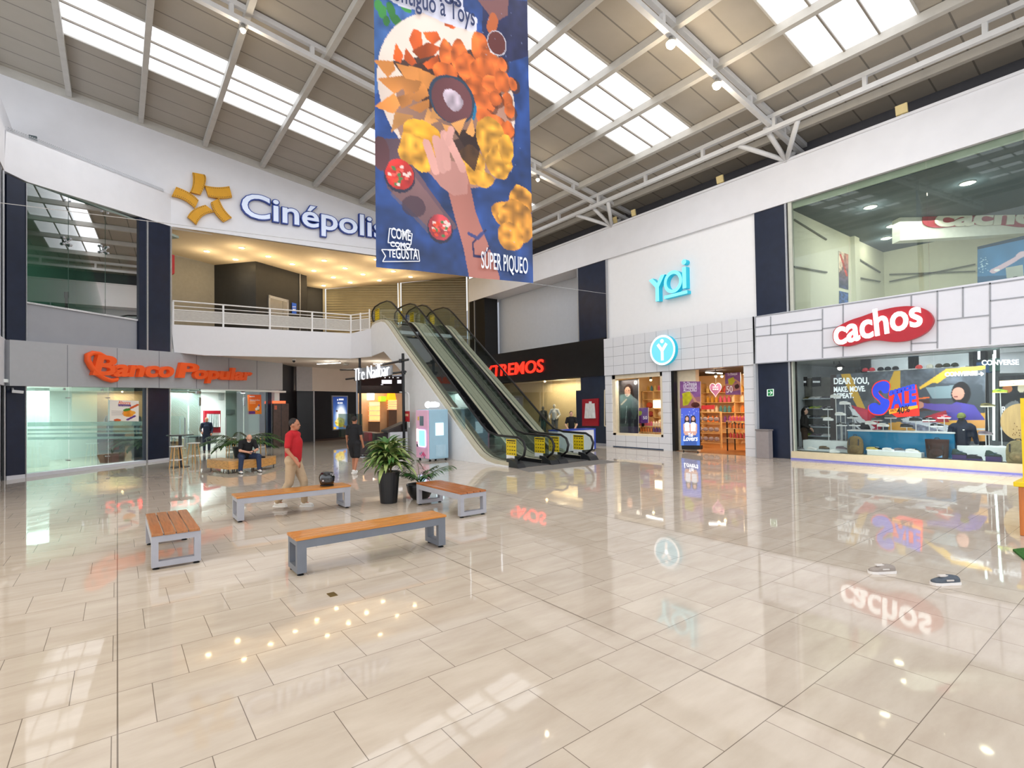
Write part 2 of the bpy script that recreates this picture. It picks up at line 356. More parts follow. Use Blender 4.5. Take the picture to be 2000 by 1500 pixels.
_p.inputs['Base Color'].default_value = (.8, .82, .85, 1); _w = _n.nodes.new('ShaderNodeTexNoise'); _w.inputs['Scale'].default_value = .8; _mp = _n.nodes.new('ShaderNodeMapping'); _mp.inputs['Scale'].default_value = (.12, 1.6, 1)
_tc = _n.nodes.new('ShaderNodeTexCoord'); _n.links.new(_tc.outputs['Object'], _mp.inputs[0]); _n.links.new(_mp.outputs[0], _w.inputs['Vector'])
_r = _n.nodes.new('ShaderNodeMapRange'); _r.inputs['From Min'].default_value = .3; _r.inputs['From Max'].default_value = .6; _r.inputs['To Min'].default_value = .85; _r.inputs['To Max'].default_value = 1.
SKYE = 1.0
_s = _n.nodes.new('ShaderNodeMath'); _s.operation = 'MULTIPLY'; _s.inputs[1].default_value = SKYE; _n.links.new(_w.outputs[0], _r.inputs[0]); _n.links.new(_r.outputs[0], _s.inputs[0]); _n.links.new(_s.outputs[0], _p.inputs['Emission Strength'])
_p.inputs['Emission Color'].default_value = (.90, .94, 1, 1)
GLZ = M('skylight_bar', (150, 142, 132), .5, .2); wn_ = 0
for (y0, y1) in SKY:
    for i in range(len(PX)-1):
        x0, x1 = PX[i]+.06, PX[i+1]-.06; wn_ += 1; root = thing('window_%d' % wn_, None, None, ((x0+x1)/2, (y0+y1)/2, RZ((x0+x1)/2)), kind='structure')
        for k in range(3):
            a, c = y0+(y1-y0)*k/3, y0+(y1-y0)*(k+1)/3; b = MB(); b.hexa([(x0, a, RZ(x0)), (x1, a, RZ(x1)), (x1, c, RZ(x1)), (x0, c, RZ(x0)), (x0, a, RZ(x0)+.02), (x1, a, RZ(x1)+.02), (x1, c, RZ(x1)+.02), (x0, c, RZ(x0)+.02)]); b.build('skylight_pane', SKYM, root)
        for k in (1, 2):
            a = y0+(y1-y0)*k/3; MB().bar((x0, a, RZ(x0)-.03), (x1, a, RZ(x1)-.03), .05, .06).build('glazing_bar', GLZ, root)
        b = MB()
        for a in (y0, y1): b.bar((x0, a, RZ(x0)-.02), (x1, a, RZ(x1)-.02), .05, .05)
        b.build('skylight_frame', RSTEEL, root)
tn_ = 0
def trim(mb, mat, **k):
    global tn_; tn_ += 1; return struct('trim_%d' % tn_, mb, mat, **k)
for x in [-5.9, -3.68]+PX+[18.7]: trim(MB().bar((x, -8.5, RZ(x)-.13), (x, 25.75, RZ(x)-.13), .17, .24), RSTEEL)
trim(MB().box(19.95, -8.5, 10.3, 20.15, 25.8, 11.5), M('dark_eave', (74, 74, 80), .6))
# the cinema wall and the wall above the ledge
b = MB(); b.prism([(-16, 25.8, 9.3), (1.84, 25.8, 9.3), (1.84, 25.8, 9.77), (10.8, 25.8, 10.03), (20.2, 25.8, 10.2), (20.2, 25.8, RZ(20.2)), (-16, 25.8, RZ(-16))], (0, .4, 0)); struct('wall_back', b, WHITE)
b = MB(); b.prism([(-16, 25.77, RZ(-16)-.32), (20, 25.77, RZ(20)-.32), (20, 25.77, RZ(20)), (-16, 25.77, RZ(-16))], (0, .06, 0)); trim(b, RSTEEL)
# left wall (runs towards the camera on the left, only its end shows)
b = MB(); b.box(-3.3, 17, 2.86, -2.7, 21.85, 4.28); struct('wall_left', b, LGREY)
trim(MB().box(-3.3, 17, 9.4, -2.72, 21.8, 10.72), WHITE); trim(MB().box(-3.4, 17, 10.72, -2.95, 25.8, 12.1), WHITE)
trim(MB().box(-3.3, 17, 4.28, -2.78, 21.85, 9.4), NAVY); trim(MB().box(-3.3, 17, 0, -2.78, 21.85, 2.86), BLACK); trim(MB().box(-2.79, 21.3, 0, -2.74, 21.36, 9.4), STEEL)
# ---- bank front
slab('wall_bank', M('bank_fascia_grey', (168, 170, 174), .5, var=.02), [(19, 663.2), (333, 687.3), (552, 707.5), (552, 762), (333, 758), (19, 753.5)], BP(.25), .5)
b = MB()
for x, y0, y1 in ((132, 674, 756), (229, 680, 757), (311, 686, 757.5), (384, 694, 759), (447, 700, 760), (502, 704.5, 761)): slab('', None, [(x-.5, y0), (x+.5, y0), (x+.5, y1), (x-.5, y1)], BP(.255), .02, mb=b)
trim(b, M('panel_joint', (120, 122, 128), .6))
slab('trim_90', WHITE, [(12, 253), (317, 373), (337, 381), (337, 443), (53, 355), (8, 333)], BP(.05), .45)
P = [onp(12, 253, BP(.05)), onp(320, 374, BP(.05))]; b = MB(); b.prism([tuple(P[0]), tuple(P[1]), (P[1][0]+.1, 25.8, P[1][2]), (P[0][0], 25.8, P[0][2])], (0, 0, -.05)); trim(b, WHITE)
b = MB()
for i in range(90):
    q = P[0]+(P[1]-P[0])*(i+.5)/90
    for t in (-.06, 0, .06): b.tube([q+np.array([0, .08, 0]), q+np.array([t*.7, .08+t*.7, .13])], .006, 3)
tag(b.build('bird_spikes', STEEL), 'strip of thin metal bird spikes along the white ledge', 'bird spikes')
slab('trim_91', GREYW, [(53, 592), (272, 626), (272, 684), (53, 667)], BP(-.05), .3)
slab('trim_92', WHITE, [(53, 589), (272, 624), (272, 627), (53, 592)], BP(.0), .1)
for nm, px in (('trim_93', [(13, 340), (52, 358), (52, 667), (13, 662)]), ('trim_94', [(272, 425), (335, 443), (335, 688), (272, 683)]), ('trim_95', [(13, 753), (51, 754), (51, 933), (13, 938)]), ('trim_96', [(283, 757), (333, 758), (333, 898), (283, 904)]), ('trim_97', [(523, 761), (531, 761.5), (531, 875), (523, 876)])):
    slab(nm, NAVY, px, BP(.06), .5)
for i, px in enumerate(([(5, 330), (9, 332), (9, 663), (5, 662)], [(287, 430), (290, 431), (290, 684), (287, 684)], [(51.5, 357), (53, 358), (53, 667), (51.5, 667)], [(333, 443), (336, 444), (336, 688), (333, 688)], [(8, 753), (11, 753), (11, 938), (8, 939)], [(286, 757), (289, 757), (289, 904), (286, 904)], [(331, 758), (333, 758), (333, 898), (331, 898)], [(531, 762), (536, 762), (536, 874), (531, 874)], [(50, 754), (52, 754), (52, 933), (50, 933)])):
    slab('trim_%d' % (100+i), STEEL, px, BP(.09), .08)
slab('baseboard_bank', LGREY, [(13, 930), (51, 926), (333, 893.5), (333, 898), (51, 933.5), (13, 939)], BP(.08), .3)
# rooms behind the bank front
def bpt(s, off, z): q = np.array([-2.27, 22.2, 0])+np.array([.7433, .669, 0])*s+BN*off; return (q[0], q[1], z)
BWHT = M('bank_white', (232, 238, 236), .5, var=.01)
b = MB(); b.prism([bpt(-1, 5.5, 0), bpt(7, 5.5, 0), bpt(7, 5.5, 3), bpt(-1, 5.5, 3)], BN*.1); b.prism([bpt(-1, -.2, 2.95), bpt(13, -.2, 2.95), bpt(13, 6, 2.95), bpt(-1, 6, 2.95)], (0, 0, .1))
b.prism([bpt(6.6, 2.1, 0), bpt(13, 2.1, 0), bpt(13, 2.1, 3), bpt(6.6, 2.1, 3)], BN*.1); b.prism([bpt(-1, 0.3, 0), bpt(-1, 6, 0), bpt(-1, 6, 3), bpt(-1, .3, 3)], (-.05, 0, 0)); b.prism([bpt(12.9, .2, 0), bpt(12.9, 6, 0), bpt(12.9, 6, 3), bpt(12.9, .2, 3)], (.05, 0, 0))
struct('wall_bank_room', b, BWHT)
trim(MB().obox(bpt(2.7, 3.2, 0), .5, .5, 2.95, .733), BWHT); trim(MB().obox(bpt(5.0, .55, 0), .6, .5, 2.95, .733), CHAR)
UG = M('upper_room_grey', (150, 165, 158), .6)
b = MB(); b.prism([bpt(-1, 5, 5), bpt(6, 5, 5), bpt(6, 5, 9.6), bpt(-1, 5, 9.6)], BN*.1); b.prism([bpt(-1, .1, 9.45), bpt(6, .1, 9.45), bpt(6, 5, 9.45), bpt(-1, 5, 9.45)], (0, 0, .1)); b.prism([bpt(-1, .1, 5.2), bpt(6, .1, 5.2), bpt(6, 5, 5.2), bpt(-1, 5, 5.2)], (0, 0, .1))
b.prism([bpt(5.6, .2, 5), bpt(5.6, 5, 5), bpt(5.6, 5, 9.6), bpt(5.6, .2, 9.6)], (.05, 0, 0)); b.prism([bpt(-.6, .2, 5), bpt(-.6, 5, 5), bpt(-.6, 5, 9.6), bpt(-.6, .2, 9.6)], (-.05, 0, 0)); struct('wall_upper_room', b, UG)
# ---- cinema landing on the upper floor
def rz_(px, py, xy): # height at which a plan point is seen at image height py
    d = ray(px, py); t = (xy[0]*d[0]+xy[1]*d[1])/(d[0]**2+d[1]**2); return HC+t*d[2]
S0, S1 = np.array([10.92, 34.69]), np.array([18.8, 29.35]); d_ = ray(780, 553)[:2]; A_ = np.array([S1-S0, -d_]).T; Sm = S0+(S1-S0)*np.linalg.solve(A_, -S0)[0]
zS0, zSm, zS1 = rz_(633, 564.7, S0), rz_(780, 552.7, Sm), rz_(913, 540.7, S1)
CW = [((.8, 30.4), 9.93), ((2.21, 31.11), 9.95), ((4.22, 32.15), 9.95), ((5.89, 30.13), 9.95), ((8.98, 31.77), 9.95), ((9.79, 34.55), 9.95), (tuple(S0), zS0), (tuple(Sm), zSm), (tuple(S1), zS1)]
SOFF = M('landing_soffit', (214, 196, 166), .6, var=.02)
b = MB(); F = [(1.0, 25.85, 9.75), (20.2, 25.85, 10.2)]; V = [F[0]]+[(p[0], p[1], z) for p, z in CW]+[F[1]]
fr = [(V[0][0]+(F[1][0]-F[0][0])*t, 25.85, 9.75+.45*t) for t in np.linspace(0, 1, len(CW))]
for i in range(len(CW)-1): b.add([fr[i], fr[i+1], V[i+2], V[i+1]], [(0, 1, 2, 3)])
struct('ceiling_landing', b, SOFF)
def wallseg(b, i, j, z0=5.5): b.prism([(*CW[i][0], z0), (*CW[j][0], z0), (*CW[j][0], CW[j][1]+.05), (*CW[i][0], CW[i][1]+.05)], (.0, .15, 0))
b = MB(); wallseg(b, 0, 2); struct('wall_landing', b, M('landing_grey', (140, 136, 126), .6))
CORE = M('core_cladding', (38, 38, 38), .4, var=.1)
b = MB(); wallseg(b, 2, 3); wallseg(b, 3, 4); wallseg(b, 4, 5); wallseg(b, 5, 6); struct('wall_core', b, CORE)
b = MB(); b.prism([(1.3, 25.85, 5.5), (9.45, 25.85, 5.5), (10.2, 24.95, 5.5), (14.0, 24.95, 5.5), (14.2, 27, 5.5), (16.6, 31, 5.5), (11, 36, 5.5), (1, 36, 5.5)], (0, 0, .1)); struct('floor_upper', b, M('upper_floor_tiles', (150, 140, 128), .3))
# white balcony edge
SL = M('balcony_white', (222, 220, 222), .55, var=.01)
a0, a1, a2, a3 = onp(334, 633.5, YP(25.8)), onp(686, 651, YP(25.8)), onp(685, 700, YP(25.8)), onp(340, 688, YP(25.8)); am = onp(400, 694, YP(25.8))
b = MB(); b.prism([a0, a1, a2, am, a3], (0, .25, 0)); e0, e1 = (10.2, 24.95, 6.03), (10.2, 24.95, 4.62); b.prism([a1, e0, e1, a2], (.2, .2, 0)); struct('wall_balcony', b, SL)
b = MB(); b.prism([(2.0, 25.9, 4.5), (9.45, 25.85, 4.53), (10.2, 24.95, 4.6), (10.2, 23.5, 4.72), (13.9, 23.5, 4.72), (14.1, 27, 4.6), (17.5, 33, 4.6), (17.5, 40, 4.6), (2, 40, 4.6)], (0, 0, .3)); struct('ceiling_under', b, BEIGEW)
# walls of the corridor under the balcony
b = MB(); q0 = onp(574, 713, YP(34.2)); 
def vwall(b, p, q, z0, z1, t=(0, .2, 0)): b.prism([(p[0], p[1], z0), (q[0], q[1], z0), (q[0], q[1], z1), (p[0], p[1], z1)], t)
vwall(b, (7.3, 31.2), (8.75, 33.2), 0, 4.65); vwall(b, (8.75, 33.2), (9.72, 33.05), 0, 3.16); vwall(b, (9.72, 33.05), (13.0, 34.65), 0, 3.16); struct('wall_corridor', b, BLACK)
b = MB(); vwall(b, (8.6, 32.7), (9.6, 32.95), 3.12, 4.65); struct('wall_bulkhead', b, M('bulkhead_grey', (178, 180, 184), .6)); b = MB(); vwall(b, (9.6, 32.95), (13.0, 34.6), 3.13, 4.7); trim(b, BEIGEW)
trim(MB().box(9.66, 32.98, 0, 9.74, 33.06, 3.14), STEEL); b = MB(); vwall(b, (9.72, 32.98), (13, 34.58), 0, .12); struct('baseboard_corridor', b, M('dark_wood_skirting', (60, 44, 36), .4))
# ---- right wall
b = MB(); b.box(18.72, -8, 9.0, 20.4, 29.2, 10.46); struct('wall_right', b, WHITE); trim(MB().box(18.66, -8, 10.44, 20.4, 29.25, 10.52), WHITE)
trim(MB().box(18.84, 9.66, 5.12, 19.3, 16.98, 9.02), M('sign_wall_white', (236, 236, 238), .6, var=.01)); trim(MB().box(20.0, 18.8, 5.1, 20.2, 27.5, 9.05), M('upper_wall_grey', (190, 195, 204), .6, var=.02))
trim(MB().box(18.78, 16.98, 5.0, 20, 18.9, 9.02), NAVY); trim(MB().box(18.78, 8.56, 0, 19.4, 9.66, 9.02), NAVY); trim(MB().box(18.78, 27.4, 0, 19.8, 29.2, 9.02), BLACK)
for y0, y1, z0 in ((8.5, 8.56, 0), (28.52, 28.6, 5.2), (16.93, 16.99, 5.1), (18.88, 18.93, 5.2)): trim(MB().box(18.74, y0, z0, 18.84, y1, 9.0), STEEL)
trim(MB().box(18.85, 8.47, .0, 19.2, 8.5, 9.0), BLACK); trim(MB().box(18.78, 8.43, .25, 18.95, 8.47, 3.42), M('pale_frame', (190, 192, 180), .5)); trim(MB().box(18.78, 8.34, 5.15, 18.95, 8.46, 9.0), M('pale_frame', (190, 192, 180), .5))
b = MB(); b.box(18.72, 17.06, 3.42, 19.4, 29, 5.24); trim(b, BLACK)
trim(MB().box(18.78, 17.06, 0, 19.3, 18.85, 3.42), NAVY); trim(MB().box(18.74, 17.06, 0, 18.8, 18.85, .12), GREYW)
# far closing walls so that no opening leaks
b = MB(); b.box(-14, 45, 0, 30, 45.2, 9); struct('wall_far', b, GREYW)
b = MB(); b.box(29, -9, 0, 29.2, 46, 12); struct('wall_outer', b, GREYW)
# ------------------------------------------------------------------ roof steel, lamps
WST = M('white_steel_paint', (212, 212, 212), .45, var=.04, scale=4)
def truss(label, chord, x0, x1, sep, step, axis, fixed, sz=.15):
    P = (lambda t, dz: (t, fixed, chord(t)+dz)) if axis == 'x' else (lambda t, dz: (fixed, t, chord(t)+dz))
    r = thing('roof_truss', label, 'truss', P((x0+x1)/2, 0)); r['group'] = 'white steel roof trusses'
    MB().bar(P(x0, sep), P(x1, sep), sz, sz).build('top_chord', WST, r); MB().bar(P(x0, 0), P(x1, 0), sz, sz).build('bottom_chord', WST, r)
    t = x0+.4
    while t < x1: MB().bar(P(t, sz/2), P(t, sep-sz/2), sz*.8, sz*.8, (1, .01, 0)).build('post', WST, r); t += step
    return r
truss('white steel truss crossing the roof behind the hanging banner', lambda x: RZ(x)-.52, -9, 19.9, .40, 2.24, 'x', 16.35)
truss('white steel truss carrying two bright lamps, right of the banner', lambda x: RZ(x)-.52, -9, 19.9, .40, 2.24, 'x', 8.3)
truss('long white steel truss above the ledge of the right wall', lambda y: 11.08, -8, 28.6, .42, 2.63, 'y', 17.35, .14)
for i, (y, lb) in enumerate(((16.55, 'forked white tube strut on the right wall near the banner'), (8.45, 'forked white tube strut on the right wall above the blue letters'), (.45, 'forked white tube strut at the top right corner'))):
    r = thing('roof_strut', lb, 'strut', (18.75, y, 10.5), 'forked roof struts on the right wall'); a = (18.75, y, 10.5)
    for b in ((17.4, y-1.0, 11.05), (17.4, y+1.0, 11.05), (17.3, y, 11.2), (19.7, y, 11.2)): MB().tube([a, b], .085, 10).build('strut_tube', WST, r, smooth=True)
    MB().lathe([(.13, -.02), (.13, .12), (.1, .2)], a, 12).build('strut_foot', WST, r)
BULB = M('lamp_glow', (255, 236, 200), .4, emit=22, var=0); LAMPB = M('lamp_body', (150, 148, 142), .4, .5)
for x, y, lb in ((11.92, 8.3, 'bright round lamp under the truss, nearer to the banner'), (14.15, 8.3, 'bright round lamp under the truss, further from the banner'), (2.9, 16.35, 'small lamp under the far truss left of the banner'), (14.0, 16.35, 'small lamp under the far truss right of the banner')):
    z = RZ(x)-.6; r = thing('truss_lamp', lb, 'lamp', (x, y, z), 'lamps under the roof trusses'); big = y < 10
    MB().lathe([(.05, 0), (.07, -.06), (.15 if big else .10, -.16), (.14 if big else .09, -.165)], (x, y, z), 16).build('reflector', LAMPB, r, smooth=True)
    MB().ball((x, y, z-.19), .13 if big else .07, 12).build('bulb', BULB, r, smooth=True); MB().bar((x, y, z-.01), (x, y, z+.1), .05, .05, (1, 0, 0)).build('bracket', LAMPB, r)
    point('lamp_light', (x, y, z-.45), 46 if big else 18, (1, .84, .64), .15)
FLM = M('floodlight_yellow', (228, 208, 150), .4); 
for y, w, lb in ((5.06, .3, 'pale yellow square floodlight on the right wall, nearest to the camera'), (10.94, .28, 'pale yellow square floodlight on the right wall above the blue letters'), (15.2, .22, 'small pale floodlight on the right wall beside the far strut'), (16.3, .2, 'small pale floodlight at the foot of the far strut')):
    r = thing('floodlight', lb, 'floodlight', (18.75, y, 10.52), 'floodlights on the right wall ledge')
    MB().bar((18.75, y, 10.5), (18.75, y, 10.6), .03, .03, (1, 0, 0)).build('stem', WST, r); MB().hexa([(18.7, y-w/2, 10.58), (18.78, y-w/2, 10.56), (18.78, y+w/2, 10.56), (18.7, y+w/2, 10.58), (18.64, y-w/2, 10.84), (18.72, y-w/2, 10.86), (18.72, y+w/2, 10.86), (18.64, y+w/2, 10.84)]).build('lamp_head', FLM, r, bevel=.01)
# downlights in the landing's ceiling
from mathutils.geometry import intersect_ray_tri
_so = bpy.data.objects['ceiling_landing']; _tri = []
for p in _so.data.polygons:
    v = [_so.matrix_basis.translation+_so.data.vertices[i].co for i in p.vertices]; v = [Vector(q)+Vector(_so.location)*0 for q in v]
    _tri += [(v[0], v[1], v[2]), (v[0], v[2], v[3])]
def hitsoff(x, y):
    d = Vector(ray(x, y))
    for t in _tri:
        h = intersect_ray_tri(*t, d, Vector(EYE), True)
        if h: return h
    return None
DLM = M('downlight_glow', (255, 226, 168), .4, emit=14, var=0); RING = M('downlight_ring', (235, 225, 205), .4)
proto = None
for k, (x, y) in enumerate([(404, 490), (472, 483), (460, 506), (524, 500), (571, 515), (633, 508), (613, 528), (674, 523), (651, 541), (709, 535), (684, 551), (741, 547), (632, 557), (735, 506), (768, 529), (802, 540), (742, 546), (660, 546), (600, 498)]):
    h = hitsoff(x, y)
    if h is None or k in (16, 17, 18): continue
    if proto is None:
        proto = thing('downlight', 'round warm recessed downlight in the beige ceiling of the cinema landing', 'downlight', h, 'downlights over the cinema landing')
        MB().lathe([(.16, -.03), (.16, 0), (.1, .0), (.1, -.03)], h, 16).build('ring', RING, proto); MB().lathe([(.12, -.025), (.12, -.035)], h, 16).build('lens', DLM, proto)
    else: dup(proto, h)
    point('downlight_light', (h[0], h[1], h[2]-.7), 26, (1, .80, .52), .25)
TUBEM = M('linear_lamp_glow', (255, 246, 232), .4, emit=5, var=0)
for a, b, lb in (((620, 709), (664, 706.5), 'slim linear ceiling light under the balcony, left of the sign frame'), ((730, 709), (752, 708), 'slim linear ceiling light under the balcony behind the sign letters')):
    A, B = onp(*a, ZP(4.52)), onp(*b, ZP(4.52)); A[2] -= .02; B[2] -= .02; r = thing('ceiling_light', lb, 'ceiling light', (A+B)/2, 'linear lights under the balcony')
    MB().bar(A, B, .14, .08).build('housing', WST, r); MB().bar(A-[0, 0, .04], B-[0, 0, .04], .1, .03).build('diffuser', TUBEM, r); C = (A+B)/2; point('linear_light_glow', (C[0], C[1], C[2]-.4), 26, (1, .93, .82), .2)
C = onp(574, 703, ZP(4.5)); r = thing('dome_camera', 'small black dome camera under the white balcony', 'security camera', C); MB().lathe([(.09, .03), (.09, -.03)], C, 12).build('mount', WST, r); MB().ball((C[0], C[1], C[2]-.05), .08, 10).build('dome', BLACK, r, smooth=True)
C = onp(676, 712, ZP(4.5)); r = thing('smoke_detector', 'grey round smoke detector under the balcony', 'smoke detector', C); MB().lathe([(.16, .06), (.16, -.01), (.1, -.05)], C, 14).build('detector_body', M('detector_grey', (140, 138, 134), .5), r)
C = onp(24, 758, BP(.1)); r = thing('bullet_camera', 'white bullet security camera under the bank fascia', 'security camera', C); MB().bar(C, C+[.02, -.02, -.1], .04, .04).build('bracket', STEEL, r)
MB().bar(C+[.0, -.1, -.1], C+[.26, -.06, -.13], .11, .09).build('camera_body', WST, r, bevel=.01); C2 = onp(62, 265, BP(-.1)); MB().box(C2[0]-.1, C2[1]+.25, C2[2]-.1, C2[0]+.1, C2[1]+.4, C2[2]+.12).build('ledge_sensor', M('sensor_box', (70, 84, 88), .5), None, label='small dark sensor box standing on the white ledge at upper left', cat='sensor', bevel=.01)
# thin cables across the hall
for a, b, lb in (((0, 396), (752, 489), 'thin steel cable strung across the hall left of the banner'), ((1036, 553), (1186, 574), 'thin steel cable strung across the hall right of the banner')):
    A = onp(*a, YP(12)) if a[0] == 0 else onp(*a, YP(8.2)); B = onp(*b, YP(8.6)) if a[0] == 0 else onp(*b, XP(18.76))
    MB().tube([A, B], .006, 5).build('steel_cable', STEEL, None, label=lb, cat='cable')
# ------------------------------------------------------------------ lettering helper
CAPH = max(v[1] for v in text_geo('H')[0])-min(v[1] for v in text_geo('H')[0])
def letters(root, st, pl, a, b, h, mats, ext=.1, off=0., shear=0., face=None, foff=0., lift=0., up=(0, 0, 1), part='letter', single=False):
    A, B = onp(*a, pl), onp(*b, pl); n = np.array(pl[0], float); n = n if n@(A-EYE) < 0 else -n; A = A+n*lift; B = B+n*lift
    W = np.linalg.norm(B-A); r = (B-A)/W; s = h/CAPH; V = text_geo(st, 0, 'LEFT')[0]; x0 = min(v[0] for v in V); nat = (max(v[0] for v in V)-x0)*s; sx = W/nat; out = []
    if np.cross(r, np.array(up, float))@n < 0: pass
    if single:
        b_ = MB().text(st, A-r*x0*s*sx, r, up, s, ext, off, 0, sx, shear, 'LEFT'); return b_.build(part, mats, root)
    for i, ch in enumerate(st):
        if ch == ' ': continue
        p1 = max(v[0] for v in text_geo(st[:i+1], 0, 'LEFT')[0]); p2 = max(v[0] for v in text_geo(ch, 0, 'LEFT')[0])
        o = A+r*((p1-p2-x0)*s*sx); l = MB().text(ch, o, r, up, s, ext, off, 0, sx, shear, 'LEFT').build(part, mats, root); out.append(l)
        if face: MB().text(ch, o+n*ext, r, up, s, .015, foff, 0, sx, shear, 'LEFT').build('letter_face', face, l)
    return out
# cinema sign
BLU = M('sign_blue', (36, 66, 150), .4); PAL = M('sign_pale_blue', (214, 224, 244), .45, emit=.12, var=.01)
r = thing('cinema_sign', 'large pale cinema name with blue outlines on the curved white wall', 'sign', onp(600, 440, YP(25.78)))
letters(r, 'Cin\u00e9polis', YP(25.78), (472, 423), (749, 467.5), 1.03, BLU, .16, .06, face=PAL, foff=.022)
FILM = M('film_gold', (214, 154, 22), .45, var=.04); FILMD = M('film_perforation', (44, 38, 26), .6)
r = thing('star_emblem', 'golden star made of five curved film strips left of the cinema name', 'emblem', onp(398, 388, YP(25.78)))
for A, B in (([(376, 336.5), (377, 357), (371, 374.7)], [(400, 341), (402, 355), (392, 380)]), ([(400, 362), (424, 365.5), (448, 363.5)], [(407, 383), (432, 387), (453.5, 384.7)]), ([(428, 386.8), (437, 407), (453, 424.7)], [(412, 395), (420, 415), (437, 433)]),
             ([(401.5, 400), (379, 408.7), (366, 423)], [(418.5, 413.5), (397, 420.7), (384, 438.5)]), ([(344, 364.7), (371, 376.7), (388, 391)], [(335.5, 382.5), (360, 390), (381, 406.5)])):
    q = lambda S, t: (np.array(S[0])*(1-t)*(1-2*t)+4*np.array(S[1])*t*(1-t)+np.array(S[2])*t*(2*t-1)); T = np.linspace(0, 1, 9)
    pa = [q(A, t) for t in T]; pb = [q(B, t) for t in T]; mb = MB()
    for i in range(8): slab('', None, [pa[i], pa[i+1], pb[i+1], pb[i]], YP(25.62), .14, mb=mb)
    st = mb.build('film_strip', FILM, r); mb = MB()
    for t in np.linspace(.04, .96, 13):
        for S, O in ((q(A, t), q(B, t)), (q(B, t), q(A, t))):
            d = (O-S)/np.linalg.norm(O-S); c = S+d*2.2; e = np.array([-d[1], d[0]]); slab('', None, [c-d*.8-e*.5, c+d*.8-e*.5, c+d*.8+e*.5, c-d*.8+e*.5], YP(25.61), .02, mb=mb)
    mb.build('film_print', FILMD, st)
# bank sign
ORA = M('sign_orange', (222, 84, 30), .4, emit=.1, var=.02)
r = thing('bank_sign', 'orange slanted bank name with a swoosh on the grey fascia', 'sign', onp(330, 728, BP(.27)))
for st, a, b, h in (('B', (177, 731), (217, 733), .66), ('anco', (216, 734), (330, 736), .58), ('P', (344, 736.5), (377, 737.5), .58), ('opular', (374, 739), (484, 742), .52)):
    letters(r, st, BP(.27), a, b, h, ORA, .16, .03, shear=.28)
mb = MB(); pts = [onp(x, y, BP(.35)) for x, y in ((219, 711), (208, 698), (195, 691), (181, 689.5), (171, 694), (171, 704), (178, 717), (189, 730), (203, 739), (217, 743.5), (227, 742), (230, 738))]
mb.tube(pts, [.05, .07, .075, .085, .1, .1, .1, .09, .085, .08, .08, .05], 8); mb.build('swoosh', ORA, r, smooth=True)
# ------------------------------------------------------------------ right side: fascias, glazing
def tiles(name, col, tw, th, oy, oz, gap=.012, line=(120, 122, 130), ax=1):
    m = M(name, col, .35, var=.015, scale=3); nt = m.node_tree; b = nt.nodes['Principled BSDF']; N = nt.nodes.new; L = nt.links.new
    tc = N('ShaderNodeTexCoord'); sp = N('ShaderNodeSeparateXYZ'); L(tc.outputs['Object'], sp.inputs[0]); outs = []
    for s, w, o in ((sp.outputs[ax], tw, oy), (sp.outputs[2], th, oz)):
        a = N('ShaderNodeMath'); a.operation = 'ADD'; a.inputs[1].default_value = o+100*w; L(s, a.inputs[0]); c = N('ShaderNodeMath'); c.operation = 'MODULO'; c.inputs[1].default_value = w; L(a.outputs[0], c.inputs[0])
        d = N('ShaderNodeMath'); d.operation = 'LESS_THAN'; d.inputs[1].default_value = gap; L(c.outputs[0], d.inputs[0]); outs.append(d.outputs[0])
    mx = N('ShaderNodeMath'); mx.operation = 'MAXIMUM'; L(outs[0], mx.inputs[0]); L(outs[1], mx.inputs[1])
    old = b.inputs['Base Color'].links[0].from_socket; mi = N('ShaderNodeMixRGB'); mi.inputs[2].default_value = (*lin(line), 1); L(mx.outputs[0], mi.inputs[0]); L(old, mi.inputs[1]); L(mi.outputs[0], b.inputs['Base Color']); return m
YT = tiles('shop_front_tiles', (218, 219, 224), .615, .4425, 0, 0)
b = MB(); b.box(18.62, 9.72, 3.38, 19.1, 17.08, 5.15); struct('wall_shop_front', b, YT, loc=(0, 9.72, 3.38))
for y0, y1, z0, z1 in ((16.68, 17.08, 0, 3.38), (13.36, 13.8, 0, 3.38), (9.72, 10.15, 0, 3.38), (13.8, 16.68, 0.05, .56)): trim(MB().box(18.66, y0, z0+.0, 19.1, y1, z1), YT, loc=(0, 9.72, 3.38-.4425*8))
trim(MB().box(18.7, 13.36, 0, 19.05, 17.0, .05), M('blue_plinth', (60, 84, 120), .5)); CREAM = M('cream_frame', (228, 214, 188), .5)
b = MB(); b.box(18.72, 13.8, .56, 18.95, 13.95, 3.38); b.box(18.72, 16.5, .56, 18.95, 16.68, 3.38); b.box(18.72, 13.8, .56, 18.95, 16.68, .66); b.box(18.72, 13.8, 3.2, 18.95, 16.68, 3.38); struct('window_100', b, CREAM)
trim(MB().box(18.68, 13.22, 0, 18.9, 13.36, 3.38), BLACK)
CLEAR = glass('shop_glass', (246, 250, 249), .35); GREENG = glass('green_glass', (232, 245, 241), .7, body=.02, bodycol=(190, 225, 215)); DARKG = glass('tinted_glass', (172, 204, 190), .85, body=.05, bodycol=(90, 120, 110))
MB().box(18.86, 13.95, .66, 18.875, 16.5, 3.2).build('window_pane', CLEAR, bpy.data.objects['window_100'])
